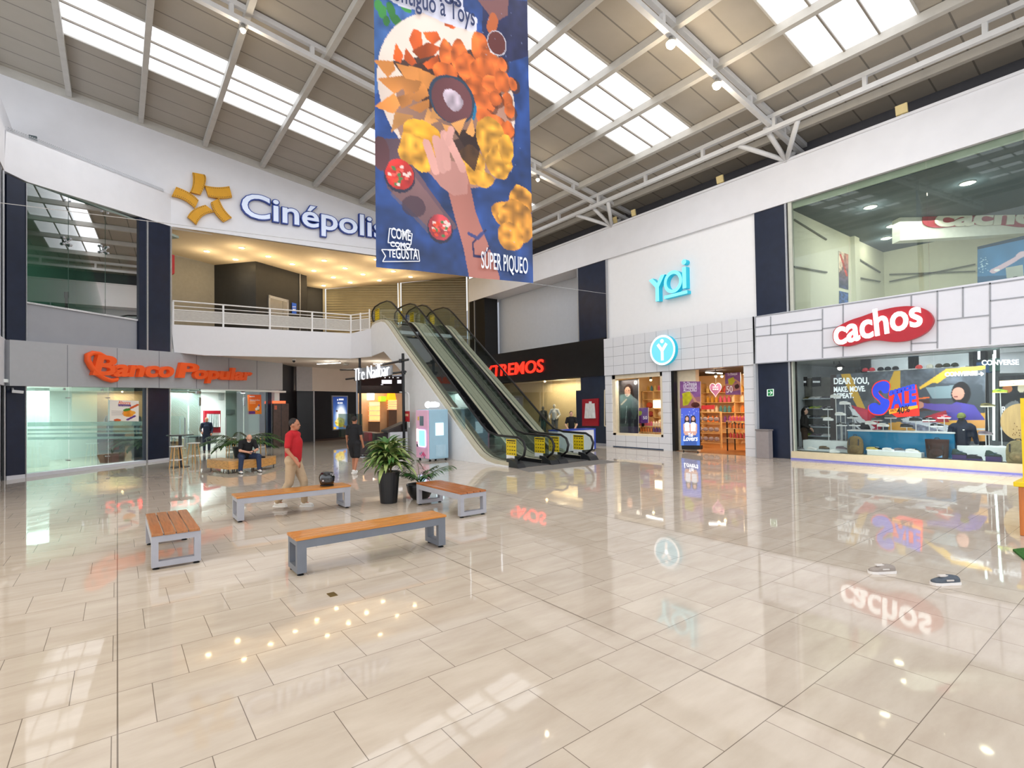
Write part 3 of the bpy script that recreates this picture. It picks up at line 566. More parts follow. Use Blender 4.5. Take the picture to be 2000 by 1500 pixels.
# trainers' shop fascia with its irregular joints
b = MB(); b.box(18.6, -8, 3.42, 19.2, 9.72, 5.15); fas = struct('wall_shoe_shop', b, M('fascia_white', (219, 220, 228), .35, var=.01))
K4 = lambda x, y: (1470+x/3.774, 540+y/3.774); b = MB()
for p, q in (((20, 300), (20, 640)), ((133, 295), (133, 433)), ((257, 425), (257, 620)), ((515, 240), (515, 600)), ((667, 205), (667, 590)), ((1170, 140), (1170, 550)), ((1362, 105), (1362, 530)), ((1550, 80), (1550, 300)), ((1750, 45), (1750, 500)), ((20, 375), (510, 315)), ((20, 442), (515, 395)), ((515, 385), (667, 365)), ((520, 527), (667, 510)), ((1170, 495), (1360, 485)), ((1362, 325), (1745, 285)), ((1750, 180), (2000, 150)), ((1755, 380), (2000, 355)), ((20, 298), (2000, 18)), ((20, 643), (2000, 503))):
    A, B = onp(*K4(*p), XP(18.595)), onp(*K4(*q), XP(18.595)); b.bar(A, B, .02, .035, (0, 1, 0) if abs(A[1]-B[1]) < .1 else (0, 0, 1))
b.build('panel_joint', M('joint_grey', (150, 153, 160), .5), fas)
trim(MB().box(18.6, 9.66, .0, 18.8, 9.74, 5.15), M('edge_grey', (176, 180, 186), .5))
trim(MB().box(18.66, -8, 0, 19.2, 8.5, .28), M('beige_plinth', (206, 192, 160), .5)); trim(MB().box(18.62, -8, 0, 18.7, 8.5, .05), M('violet_led', (120, 120, 190), .5))
wroot = thing('window_101', None, None, (18.8, 1, .28), kind='structure')
ys = [8.43, 6.55, 4.5, 2.4, .3, -1.8, -4, -8]
for a, c in zip(ys, ys[1:]): MB().box(18.8, c+.006, .28, 18.812, a-.006, 3.42).build('window_pane', CLEAR, wroot)
wroot = thing('window_102', None, None, (18.8, 1, 5.15), kind='structure'); ys = [8.34, 6.6, 4.55, 2.5, .45, -1.6, -4, -8]; UPG = glass('upper_glass', (240, 247, 243), .9, body=.02, bodycol=(205, 220, 210))
for a, c in zip(ys, ys[1:]): MB().box(18.85, c+.006, 5.15, 18.862, a-.006, 9.0).build('window_pane', UPG, wroot)
# far shop with the red name: glazing
wroot = thing('window_103', None, None, (18.9, 22, 0), kind='structure'); MB().box(18.9, 18.86, 0.05, 18.91, 21.9, 3.42).build('window_pane', CLEAR, wroot); MB().box(18.9, 21.95, 0.05, 18.91, 25, 3.42).build('window_pane', CLEAR, wroot)
# bank glazing
wroot = thing('window_104', None, None, bpt(0, 0, .1), kind='structure')
def bpane(px, mat, root, off=0.): return slab('window_pane', mat, px, BP(off), .012, root)
for a, c in (((52, 134), (757, 922.5)), ((135, 211), (757, 913)), ((212, 282), (758, 904.5))): bpane([(a[0], 756), (a[1], 757), (a[1], 925-(a[1]-52)*.125), (a[0], 925-(a[0]-52)*.125)], GREENG, wroot)
wroot2 = thing('window_105', None, None, bpt(6, 0, 3), kind='structure'); bpane([(53, 357), (133, 386), (133, 604), (53, 592)], DARKG, wroot2); bpane([(134, 386.5), (205, 411), (205, 615.5), (134, 604)], DARKG, wroot2); bpane([(206, 411), (271, 432), (271, 626), (206, 616)], DARKG, wroot2)
wroot3 = thing('door_1', None, None, bpt(8, 0, 0), kind='structure'); bpane([(334, 758), (389, 759), (389, 890), (334, 896)], GREENG, wroot3); bpane([(477, 760), (522, 761), (522, 876), (477, 879)], GREENG, wroot3)
b = MB()
for (x, y) in ((134, 777), (211, 777), (134, 899), (211, 891)): slab('', None, [(x-4, y-1), (x+4, y-1), (x+4, y+1), (x-4, y+1)], BP(.02), .05, mb=b)
for (x, y) in ((128, 390), (138, 393), (200, 412), (212, 416), (127, 760), (201, 761), (216, 761)): slab('', None, [(x-1.2, y-1.5), (x+1.2, y-1.5), (x+1.2, y+2), (x-1.2, y+2)], BP(.03), .06, mb=b)
b.build('glass_clamps', STEEL, wroot)
b = MB()
for x0 in (132, 205):
    yb = 474 if x0 == 132 else 490
    for dx, dy in ((-7, -10), (-7, 2), (6, -7), (6, 5)): b.bar(onp(x0, yb, BP(.1)), onp(x0+dx, yb+dy, BP(.04)), .03, .03); b.ball(onp(x0+dx, yb+dy, BP(.05)), .05, 8)
b.build('spider_fitting', STEEL, wroot2, smooth=True); b = MB()
for x0, y0, y1 in ((131, 570, 602), (205, 585, 614)): slab('', None, [(x0-2, y0), (x0+2, y0), (x0+2, y1), (x0-2, y1)], BP(-.15), .05, mb=b); slab('', None, [(x0-4, y0), (x0+4, y0), (x0+4, y0+12), (x0-4, y0+12)], BP(-.12), .05, mb=b)
b.build('glass_fin', CHAR, wroot2)
# red-lettered shop, blue letters, disc, red oval sign
RED = M('neon_red', (255, 42, 30), .4, emit=1.5, var=0, ecol=(255, 40, 25))
r = thing('shop_sign', 'glowing red brush-style shop name on the black fascia', 'sign', onp(1010, 720, XP(18.7)), 'shop signs'); letters(r, 'EXTREMOS', XP(18.7), (937, 738), (1061, 726), .68, RED, .06, .012, shear=.1)
CY = M('neon_cyan', (126, 226, 244), .4, emit=.42, var=0, ecol=(120, 232, 250)); CYS = M('cyan_side', (20, 170, 196), .4, emit=.25, var=0)
r = thing('shop_sign', 'turquoise underlined three-letter name on the white wall', 'sign', (18.82, 13.4, 7.2), 'shop signs'); X0, X1 = 18.58, 18.84
def glyph(name, polys, mat, root, side=None, x0=X0, x1=X1):   # outline pieces given as (y, z), front face at x0
    for P in polys:
        b = MB(); n = len(P); b.add([(x0, y, z) for y, z in P]+[(x1, y, z) for y, z in P], [tuple(range(n))], 0); b.add([(x0, y, z) for y, z in P]+[(x1, y, z) for y, z in P], [(i, i+n, (i+1) % n+n, (i+1) % n) for i in range(n)]+[tuple(range(2*n-1, n-1, -1))], 1)
        b.build(name, [mat, side or mat], root)
def stroke(p, q, w): d = np.array(q)-np.array(p); d = d/np.linalg.norm(d); e = np.array([-d[1], d[0]])*w/2; p, q = np.array(p), np.array(q); return [tuple(p-e), tuple(q-e), tuple(q+e), tuple(p+e)]
glyph('letter', [[(14.33, 7.42), (13.99, 7.04), (13.99, 6.44), (13.81, 6.44), (13.81, 7.04), (13.50, 7.52), (13.70, 7.52), (13.90, 7.22), (14.13, 7.47)]], CY, r, CYS)
ring = []; N_ = 28
b = MB()
for k in range(N_):
    a0, a1 = 2*math.pi*k/N_, 2*math.pi*(k+1)/N_
    for rr, mi in ((0, 0),): pass
    o0, o1, i0, i1 = [(13.10+R*math.cos(a), 7.12+R*math.sin(a)*1.06) for R, a in ((.45, a0), (.45, a1), (.31, a0), (.31, a1))]
    V = [(X0, *o0), (X0, *o1), (X0, *i1), (X0, *i0), (X1, *o0), (X1, *o1), (X1, *i1), (X1, *i0)]; b.add(V, [(0, 1, 2, 3)], 0); b.add(V, [(0, 4, 5, 1), (3, 2, 6, 7), (7, 6, 5, 4)], 1)
b.build('letter', [CY, CYS], r)
glyph('letter', [[(12.64, 6.74), (12.46, 6.74), (12.46, 7.62), (12.64, 7.62)], [(12.55+.11*math.cos(t), 7.83+.11*math.sin(t)) for t in np.linspace(0, 2*math.pi, 17)[:-1]]], CY, r, CYS)
glyph('underline', [[(13.55, 6.47), (12.42, 6.51), (12.42, 6.64), (13.55, 6.60)]], CY, r, CYS)
DW = M('disc_white', (245, 250, 252), .4, emit=.45, var=0); DC = M('disc_cyan', (112, 208, 236), .4, emit=.3, var=0)
r = thing('disc_sign', 'round turquoise sign with a white figure on the tiled front', 'sign', (18.6, 13.58, 4.28)); c = (13.58, 4.28); circ = lambda R: [(c[0]+R*math.cos(t), c[1]+R*math.sin(t)) for t in np.linspace(0, 2*math.pi, 41)[:-1]]
glyph('disc_rim', [circ(.64)], DW, r, CYS, 18.42, 18.64); glyph('disc_face', [circ(.55)], DC, r, None, 18.41, 18.43)
glyph('figure', [stroke((13.58, 3.84), (13.58, 4.26), .13), stroke((13.55, 4.22), (13.80, 4.54), .13), stroke((13.61, 4.22), (13.36, 4.54), .13), [(13.58+.085*math.cos(t), 4.66+.085*math.sin(t)) for t in np.linspace(0, 6.28, 15)[:-1]]], DW, r, None, 18.40, 18.42)
def smoothpoly(P, n=5):
    out = []; N = len(P); P = [np.array(p, float) for p in P]
    for i in range(N):
        a, b, c, d = P[i-1], P[i], P[(i+1) % N], P[(i+2) % N]
        for t in np.linspace(0, 1, n+1)[:-1]: out.append(.5*(2*b+(c-a)*t+(2*a-5*b+4*c-d)*t*t+(3*b-a-3*c+d)*t**3))
    return out
OVAL = [(590, 440), (600, 395), (640, 362), (720, 322), (800, 296), (880, 267), (960, 245), (1050, 226), (1150, 218), (1240, 230), (1300, 262), (1330, 312), (1322, 355), (1290, 400), (1230, 440), (1150, 470), (1060, 482), (990, 478), (920, 469), (860, 471), (800, 486), (740, 505), (680, 515), (630, 505), (600, 480)]
RDS = M('sign_red', (176, 18, 36), .35, emit=.0, var=.02); WHG = M('sign_white_glow', (255, 252, 250), .4, emit=.55, var=0)
r = thing('oval_sign', 'red shoe-shaped shop sign with white letters on the pale fascia', 'sign', (18.55, 5.8, 4.3)); slab('sign_board', RDS, smoothpoly([K4(*p) for p in OVAL]), XP(18.44), .16, r)
letters(r, 'cachos', XP(18.43), K4(612, 506), K4(1252, 356), .78, WHG, .07, .022, up=(0, .06, 1))
# ------------------------------------------------------------------ escalators
PROF = [(25.0, 6.05), (24.9, 6.27), (24.4, 6.34), (23.75, 6.32), (23.35, 6.22), (22.95, 5.98), (21.76, 5.06), (19.21, 3.2), (15.75, .66), (15.3, .38), (14.9, .24), (14.4, .17), (13.62, .16)]
HAND = [(25.05, 6.35), (25.38, 6.5), (25.5, 6.78), (25.4, 7.02), (25.1, 7.17), (24.4, 7.24), (23.6, 7.22), (23.1, 7.06), (22.6, 6.74), (21.4, 5.84), (18.4, 3.56), (16.2, 1.86), (15.5, 1.34), (15.1, 1.1), (14.6, 1.0), (13.9, .98), (13.4, .97), (13.15, .86), (13.04, .64), (13.12, .40), (13.4, .24)]
HAND = [tuple(p) for p in HAND]
DECK = M('escalator_deck', (196, 188, 166), .38, .15, var=.04); DECKD = M('escalator_gap', (44, 42, 38), .5); SKIRT = M('escalator_skirt', (26, 26, 28), .35, .2); STEPM = M('escalator_step', (34, 35, 38), .6, .1, var=.08, stretch=(30, 1, 1), bump=.1)
ESG = glass('escalator_glass', (240, 247, 245), .3); HRM = M('handrail_rubber', (20, 20, 21), .35, var=.1); YEL = M('notice_yellow', (214, 186, 20), .5, var=.02); EW = M('escalator_side_white', (228, 228, 230), .5, var=.02)
NEWM = M('newel_plastic', (34, 35, 38), .4)
def escalator(label, x0, xl, xr, x1, left_side):
    r = thing('escalator', label, 'escalator', ((x0+x1)/2, 13.4, 0), 'escalators'); Z = [(x0, xl), (xr, x1)]
    for k, (a, c) in enumerate(Z):              # decking with the dark gap line, glass, handrail, newel base
        b = MB()
        for i in range(len(PROF)-1):
            (ya, za), (yb, zb) = PROF[i], PROF[i+1]; b.hexa([(a, ya, za-.12), (c, ya, za-.12), (c, yb, zb-.12), (a, yb, zb-.12), (a, ya, za), (c, ya, za), (c, yb, zb), (a, yb, zb)])
        d = b.build('deck', DECK, r); b = MB(); xg = a+(c-a)*(.62 if k == 0 else .38)
        for i in range(1, len(PROF)-1):
            (ya, za), (yb, zb) = PROF[i], PROF[i+1]; b.hexa([(xg-.015, ya, za), (xg+.015, ya, za), (xg+.015, yb, zb), (xg-.015, yb, zb), (xg-.015, ya, za+.006), (xg+.015, ya, za+.006), (xg+.015, yb, zb+.006), (xg-.015, yb, zb+.006)])
        b.build('gap_strip', DECKD, d)
        gx = xl-.07 if k == 0 else xr+.07; low = np.array(PROF[::-1][:-1])
        hz = lambda y: float(np.interp(y, [p[0] for p in HAND[3:18]][::-1], [p[1] for p in HAND[3:18]][::-1])); lz = lambda y: float(np.interp(y, [p[0] for p in PROF[2:]][::-1], [p[1] for p in PROF[2:]][::-1]))
        ys = list(np.arange(13.35, 25.3, .24)); up = [(y, hz(y)-.04) for y in ys]+[(25.42, 6.78), (25.3, 6.5), (24.95, 6.34)]; dn = [(y, lz(y)-.02) for y in ys[::-1] if 13.6 < y < 24.9]+[(13.45, .2), (13.12, .42), (13.08, .64), (13.18, .84)]
        b = MB(); b.prism([(gx-.006, y, z) for y, z in up+dn], (.012, 0, 0)); b.build('glass_panel', ESG, r)
        b = MB(); b.tube([(gx, y, z) for y, z in HAND], .042, 8); b.build('handrail', HRM, r, smooth=True)
        b = MB(); b.prism([(a+.005, 13.75, .0), (a+.005, 13.1, .0), (a+.005, 13.2, .14), (a+.005, 13.5, .26), (a+.005, 13.75, .28)], (c-a-.01, 0, 0)); b.build('newel_base', NEWM, r, bevel=.01)
        sx = gx-.012 if k == 0 else gx+.012
    for (a, c) in ((xl, xl+.04), (xr-.04, xr)):
        b = MB()
        for i in range(2, len(PROF)-1):
            (ya, za), (yb, zb) = PROF[i], PROF[i+1]; b.hexa([(a, ya, za-.55), (c, ya, za-.55), (c, yb, zb-.55), (a, yb, zb-.55), (a, ya, za-.02), (c, ya, za-.02), (c, yb, zb-.02), (a, yb, zb-.02)])
        b.build('skirt', SKIRT, r)
    slope = (5.06-.66)/(21.76-15.75); n = 22; y = 14.9; z = .02
    for i in range(n):                           # step treads climbing from the comb plate
        yy = 14.75+i*.366; zz = max(.02, .02+(yy-15.15)*slope); zz = min(zz, 5.63)
        b = MB(); b.box(xl+.045, yy, zz-.3, xr-.045, yy+.37, zz); b.box(xl+.045, yy-.004, zz-.3, xr-.045, yy+.0, zz-.015); b.build('step', STEPM, r)
    MB().prism([(xl+.04, 14.8, -.1), (xl+.04, 13.2, .0), (xl+.04, 13.2, .03), (xl+.04, 14.8, .03)], (xr-xl-.08, 0, 0)).build('comb_plate', M('comb_metal', (84, 84, 86), .45, .4), r)
    MB().box(xl+.04, 22.6, 5.5, xr-.04, 25.2, 5.66).build('landing_plate', STEEL, r)
    for gx, s in ((xl-.07, -1), (xr+.07, -1)):    # yellow rule notices on the glass, bottom and top
        for (y0, y1, z0, z1) in ((13.5, 14.05, .36, .9), (24.55, 25.05, 6.46, 7.0)):
            x = gx-.014; p = MB().box(x-.003, y0, z0, x, y1, z1).build('notice', YEL, r); b = MB()
            if y0 < 20:
                MB().box(x-.003, y0+.1, z0-.13, x, y1, z0).build('notice_strip', M('notice_white', (226, 228, 230), .5), p)
            for i in range(4):
                for j in range(4): b.box(x-.005, y0+.05+i*.13, z0+.04+j*.12, x-.003, y0+.13+i*.12, z0+.07+j*.12)
            b.box(x-.005, y0+.04, z1-.07, x-.003, y1-.04, z1-.03); b.build('notice_print', BLACK, p)
    b = MB(); b.box(x0+.3, 13.3, .03, x0+.31, 13.4, .04)
    if left_side:                                # white side wall of the truss on the hall side
        P = [(25.0, 4.62), (25.0, 6.05)]+[(y, z-.12) for y, z in PROF[1:]]+[(13.62, 0), (21.3, 0), (21.3, 3.5), (23.45, 4.72)]
        MB().prism([(x0-.02, y, z) for y, z in P], (.12, 0, 0)).build('side_wall', EW, r); gz = (16.6, 17.0, 1.85)
        MB().prism([(x0+.02, 16.3, 1.15), (x0+.02, 16.35, 1.95), (x0+.02, 17.35, 2.0), (x0+.02, 16.9, 1.55)], (.02, 0, 0)).build('safety_panel', ESG, r)
    MB().prism([(x0+.1, 25.0, 4.7), (x0+.1, 22.9, 4.7), (x0+.1, 16.3, .0), (x0+.1, 15.9, .0), (x0+.1, 22.8, 5.0), (x0+.1, 25.0, 5.2)], (x1-x0-.2, 0, 0)).build('truss_casing', EW if left_side else SKIRT, r)
    return r
escalator('left escalator with the white side wall, next to the pink vending machine', 10.2, 10.52, 11.62, 12.0, True)
escalator('right escalator, beside the serving counter and the black-fronted shop', 12.01, 12.42, 13.5, 13.92, False)
b = MB(); b.prism([(9.9, 12.15, 0), (13.9, 12.15, 0), (14.0, 13.08, 0), (10.1, 13.08, 0)], (0, 0, .006)); tag(b.build('entrance_mat', M('grey_mat', (112, 108, 104), .7, var=.12, scale=60)), 'grey ribbed entrance mat on the floor before the escalators', 'mat')
# ------------------------------------------------------------------ railing on the balcony
RW = M('rail_white', (226, 224, 222), .4, var=.01); r = thing('balcony_railing', 'white metal railing with perforated panels along the cinema balcony', 'railing', onp(500, 641, YP(25.75)))
MESHP = bpy.data.materials.new('perforated_sheet'); MESHP.use_nodes = True; _t = MESHP.node_tree; _t.nodes.clear(); _o = _t.nodes.new('ShaderNodeOutputMaterial'); _a = _t.nodes.new('ShaderNodeBsdfTransparent'); _d = _t.nodes.new('ShaderNodeBsdfDiffuse'); _d.inputs[0].default_value = (*lin((206, 202, 196)), 1); _m = _t.nodes.new('ShaderNodeMixShader'); _v = _t.nodes.new('ShaderNodeTexNoise'); _v.inputs['Scale'].default_value = 14
_mr = _t.nodes.new('ShaderNodeMapRange'); _mr.inputs['To Min'].default_value = .45; _mr.inputs['To Max'].default_value = .75; _t.links.new(_v.outputs[0], _mr.inputs[0]); _t.links.new(_mr.outputs[0], _m.inputs[0]); _t.links.new(_a.outputs[0], _m.inputs[1]); _t.links.new(_d.outputs[0], _m.inputs[2]); _t.links.new(_m.outputs[0], _o.inputs[0])
YR = YP(25.9); E2 = np.array([10.15, 25.1, 0])
def ry(yl, yr, t): return yl+(yr-yl)*t
def rpt(xx, yl, yr): return onp(xx, ry(yl, yr, (xx-337)/(685-337)), YR)
posts = [338, 436, 527, 609.5, 685]
for nm, yl, yr, rad in (('top_rail', 587.5, 615.5, .03), ('middle_rail', 597, 621.5, .018), ('panel_frame', 604.5, 626, .022), ('panel_frame', 626, 646, .022)):
    A, B = rpt(337, yl, yr), rpt(685, yl, yr); C = np.array([E2[0], E2[1], B[2]+.05]); MB().tube([A, B, C], rad, 8).build(nm, RW, r)
for x in posts: A, B = rpt(x, 635.5, 652.5), rpt(x, 589, 616); MB().bar(A, B, .07, .07, (1, 0, 0)).build('post', RW, r)
for i in range(4): A, B, C, D = rpt(posts[i]+2, 604.5, 626), rpt(posts[i+1]-2, 604.5, 626), rpt(posts[i+1]-2, 626, 646), rpt(posts[i]+2, 626, 646); MB().prism([A, B, C, D], (0, .01, 0)).build('panel', MESHP, r)
B, D = rpt(685, 604.5+21.5, 626), rpt(685, 646, 646); MB().prism([B, (E2[0], E2[1], B[2]+.05), (E2[0], E2[1], D[2]+.05), D], (0, .01, 0)).build('panel', MESHP, r)
for t in (.52, 1.0): p = rpt(685, 652, 652)*(1-t)+np.array([E2[0], E2[1], rpt(685, 652, 652)[2]+.08])*t; MB().bar(p, p+[0, 0, 1.0 if t < 1 else 1.12], .06, .06, (1, 0, 0)).build('post', RW, r)
# shutters, lift door on the landing
SHM = M('rolling_shutter', (150, 143, 118), .35, .55, var=.05, scale=2); nt = SHM.node_tree; bs = nt.nodes['Principled BSDF']; tc = nt.nodes.new('ShaderNodeTexCoord'); wv = nt.nodes.new('ShaderNodeTexWave'); wv.bands_direction = 'Z'; wv.inputs['Scale'].default_value = 1.9; nt.links.new(tc.outputs['Object'], wv.inputs[0]); bp = nt.nodes.new('ShaderNodeBump'); bp.inputs['Strength'].default_value = .9; bp.inputs['Distance'].default_value = .05; nt.links.new(wv.outputs[1], bp.inputs['Height']); nt.links.new(bp.outputs[0], bs.inputs['Normal'])
for P, Q, za, zb, lb in ((S0, Sm, zS0, zSm, 'left closed metal rolling shutter behind the balcony railing'), (Sm, S1, zSm, zS1, 'right closed metal rolling shutter behind the escalator tops')):
    d = (Q-P)/np.linalg.norm(Q-P); r = thing('rolling_shutter', lb, 'shutter', (*((P+Q)/2), 5.6), 'rolling shutters'); p, q = P+d*.12, Q-d*.12
    b = MB(); b.prism([(p[0], p[1], 5.6), (q[0], q[1], 5.6), (q[0], q[1], zb), (p[0], p[1], za)], (.03, .05, 0)); b.build('curtain', SHM, r)
    for s, z in ((P, za), (Q, zb))[0 if P is S0 else 1:]: MB().bar((s[0]-.02, s[1]-.05, 5.6), (s[0]-.02, s[1]-.05, z), .2, .12, (d[0], d[1], 0)).build('guide', M('shutter_guide', (166, 158, 136), .4, .4), r)
LD = onp(527, 578, (np.array([.468, -.884, 0]), .468*5.89-.884*30.13)); 
cn = np.array([.4687, -.8834, 0]); cpl = (cn, cn@np.array([5.89, 30.13, 0])+.06)
r = thing('lift_door', 'steel lift door in the dark block behind the railing', 'lift door', onp(545, 640, cpl)); 
for px in ([(525, 576), (528, 576), (528, 645), (525, 644)], [(561, 585), (564, 586), (564, 652), (561, 651)], [(525, 576), (564, 586), (564, 591), (525, 581)]): slab('door_frame', STEEL, px, cpl, .1, r)
for px in ([(528, 582), (552, 588), (552, 650), (528, 645)], [(552.5, 588), (561, 590), (561, 652), (552.5, 650)]): slab('door_leaf', M('lift_steel', (186, 184, 178), .25, .8, var=.05), px, cpl, .05, r)
r = thing('wall_notice', 'small blue notice on the dark block beside the lift door', 'notice', onp(575, 600, cpl)); slab('board', M('notice_blue', (36, 84, 190), .45), [(570.5, 591), (579, 593), (579, 613), (570.5, 612)], cpl, .03, r)
barsprint(r, M('notice_letter', (205, 214, 240), .5), [(571.3, 578.3, 598.5, 600.2, 4), (572, 578, 603, 607, 2)], (cn, cpl[1]+.02))
slab('trim_150', STEEL, [(585.6, 534), (587, 534.5), (587, 648), (585.6, 648)], cpl, .03)
slab('red_wall_box', M('signal_red', (196, 40, 34), .4), [(336, 497), (341, 498.5), (341, 533), (336, 535)], YP(26.4), .3, None, kind=None, label='red box fixed beside the dark column above the balcony', cat='box')
# ------------------------------------------------------------------ benches
def wood(name, c, st=(2, 26, 26), v=.22): return M(name, c, .32, var=v, scale=2.2, stretch=st, coat=.3)
W1, W2 = wood('bench_oak_x', (184, 118, 44), (1.2, 22, 22), .3), wood('bench_oak_y', (158, 102, 56), (22, 1.2, 22), .28); W4 = wood('bench_oak_red', (162, 92, 40), (22, 1.2, 22), .28)
FG, FL = M('bench_steel_grey', (112, 117, 126), .45, .1), M('bench_steel_lit', (164, 165, 174), .45, .1)  # one grey steel; the paler copy has the stronger light painted in
def bench(label, x0, x1, y0, y1, along, wm, fm):
    r = thing('slatted_bench', label, 'bench', ((x0+x1)/2, (y0+y1)/2, 0), 'slatted benches around the planter'); H = .425
    if along == 'x':
        w = (y1-y0)/4
        for i in range(4): MB().box(x0-.015, y0-.01+i*(w+.005), H, x1+.015, y0-.01+i*(w+.005)+w-.006, H+.032).build('slat', wm, r, bevel=.004)
        for y in (y0, y1-.05): MB().box(x0+.11, y, H-.1, x1-.11, y+.05, H).build('side_rail', fm, r)
        for x in (x0, x1-.11):
            b = MB(); b.box(x, y0, .03, x+.11, y0+.07, H); b.box(x, y1-.07, .03, x+.11, y1, H); b.box(x, y0+.07, .03, x+.11, y1-.07, .10); b.box(x, y0+.07, H-.07, x+.11, y1-.07, H); b.build('end_frame', fm, r)
    else:
        w = (x1-x0)/4
        for i in range(4): MB().box(x0-.005+i*w+.006, y0-.015, H, x0-.005+(i+1)*w-.006, y1+.015, H+.032).build('slat', wm, r, bevel=.004)
        for x in (x0, x1-.05): MB().box(x, y0+.1, H-.1, x+.05, y1-.1, H).build('side_rail', fm, r)
        for y in (y0, y1-.1):
            b = MB(); b.box(x0, y, .03, x0+.075, y+.1, H); b.box(x1-.075, y, .03, x1, y+.1, H); b.box(x0+.075, y, .03, x1-.075, y+.1, .10); b.box(x0+.075, y, H-.08, x1-.075, y+.1, H); b.build('end_frame', fm, r)
    for x in (x0+.05, x1-.05):
        for y in (y0+.05, y1-.05): MB().lathe([(.04, 0), (.04, .008), (.018, .016), (.018, .032)], (x, y, 0), 10).build('foot', RUBBER, r)
    return r
bench('long front bench with orange wooden slats on a dark grey frame', 1.71, 3.74, 6.53, 6.94, 'x', W1, FG)
bench('end-on bench at left with four separate brown slats on a grey frame coloured as brightly lit', .34, .88, 7.98, 9.62, 'y', W2, FL)
bench('long bench carrying the black helmet, behind the front bench', 1.70, 3.74, 10.34, 10.85, 'x', W1, FL)
bench('reddish slatted bench on the right of the big potted plant', 4.90, 5.46, 8.0, 9.72, 'y', W4, FL)
r = thing('helmet', 'glossy black motorcycle helmet resting on the middle bench', 'helmet', (3.36, 10.6, .457)); HB = M('helmet_black', (16, 18, 22), .12, var=.1, coat=1)
b = MB(); pf = [(.09, .0), (.115, .01), (.14, .06), (.155, .12), (.158, .17), (.145, .225), (.11, .27), (.06, .292), (.01, .298)]; b.lathe(pf, (3.36, 10.6, .457), 24, sx=1, sy=1.05); sh = b.build('helmet_shell', HB, r, smooth=True)
b = MB(); c = (3.36, 10.6, .457); V = []
for i in range(9):
    a = math.radians(-150+i*12.5)
    for z, q in ((.085, .1525), (.13, .1595), (.175, .1600)): V.append((c[0]+q*math.cos(a), c[1]+q*1.05*math.sin(a), c[2]+z))
b.add(V, [(i*3+j, i*3+j+3, i*3+j+4, i*3+j+1) for i in range(8) for j in range(2)]); b.build('visor', M('visor_smoke', (24, 30, 38), .05, coat=1), r, smooth=True)
b = MB()
for a, z, w in ((-1.1, .215, .02), (-.95, .235, .018), (-.8, .21, .016), (-1.25, .24, .014), (-2.3, .12, .03), (-.6, .07, .02)):
    q = .15 if z < .2 else .148-(z-.2)*.5; b.ball((c[0]+q*math.cos(a), c[1]+q*1.05*math.sin(a), c[2]+z), (w*1.2, .012, w*.7), 6)
b.build('decal', M('decal_silver', (190, 186, 190), .4), sh)
b = MB(); b.tube([(c[0]+.12*math.cos(a), c[1]+.126*math.sin(a), c[2]+.012) for a in np.linspace(0, 6.28, 25)[:-1]], .012, 6, closed=True); b.build('rim', RUBBER, r)
b = MB(); b.box(1.80, 5.60, 0, 1.88, 5.73, .004); r = tag(b.build('floor_socket', M('brass_plate', (128, 104, 48), .35, .7), None), 'small square brass floor socket cover in the pale tiles', 'floor socket')
# ------------------------------------------------------------------ plants
def leafmesh(mb, base, az, L, w, lift, droop, fold=.25, n=7, tw=0., mi=0):
    p = np.array(base, float); el = lift; V = []; st = L/n; d0 = np.array([math.cos(az), math.sin(az), 0]); s = np.array([-math.sin(az), math.cos(az), 0])
    for i in range(n+1):
        t = i/n; ww = w*(math.sin(math.pi*min(1, .12+.88*t))**.7 if t < .97 else .02); d = d0*math.cos(el)+np.array([0, 0, math.sin(el)]); nn = np.cross(s, d)*-1
        V += [p-s*ww/2+nn*ww*fold, p.copy(), p+s*ww/2+nn*ww*fold]; p = p+d*st; el -= droop/n
    f0 = [(i*3, i*3+3, i*3+4, i*3+1) for i in range(n)]+[(i*3+1, i*3+4, i*3+5, i*3+2) for i in range(n)]; mb.add(V, f0, mi); return V
def leaf_mat(name, c1, c2):
    m = M(name, c1, .38, var=.2, scale=5); nt = m.node_tree; r = [n for n in nt.nodes if n.type == 'VALTORGB'][0]; r.color_ramp.elements[1].color = (*lin(c2), 1); return m
GV1, GV2 = leaf_mat('leaf_cream_green', (92, 128, 62), (176, 186, 118)), leaf_mat('leaf_deep_green', (38, 84, 40), (84, 128, 58)); PALMG = leaf_mat('palm_green', (26, 66, 30), (70, 112, 48)); SOIL = M('soil', (52, 40, 30), .9, var=.3)
def shrub(label, c, pot, n, L, seed, stems=True):
    rr = random.Random(seed); r = thing('potted_plant', label, 'plant', c); pot(r); b = MB(); z0 = c[2]+.66
    for i in range(n):
        az = rr.uniform(0, 6.283); k = i/n; h = z0+.05+k*.42; l = L*rr.uniform(.75, 1.15)*(1-.25*k); leafmesh(b, (c[0]+rr.uniform(-.06, .06), c[1]+rr.uniform(-.06, .06), h), az, l, rr.uniform(.075, .115), rr.uniform(.35, .85)+k*.6, rr.uniform(1.2, 2.0), .22, 7, 0, 0 if rr.random() < .6 else 1)
    b.build('foliage', [GV1, GV2], r, smooth=True); b = MB()
    for k in range(5): a = k*1.26; b.tube([(c[0]+.05*math.cos(a), c[1]+.05*math.sin(a), z0-.05), (c[0]+.08*math.cos(a), c[1]+.08*math.sin(a), z0+.4)], .015, 6)
    b.build('stem', M('plant_stem', (96, 84, 50), .7, var=.2), r)
POTB = M('planter_black', (24, 25, 29), .3, var=.1, scale=3)
def tallpot(r): c = (4.57, 10.35, 0); MB().lathe([(.165, 0), (.175, .01), (.23, .62), (.235, .66), (.21, .66), (.2, .6)], c, 28).build('pot', POTB, r, smooth=False); MB().lathe([(.205, .60), (.01, .62)], c, 16).build('soil', SOIL, r)
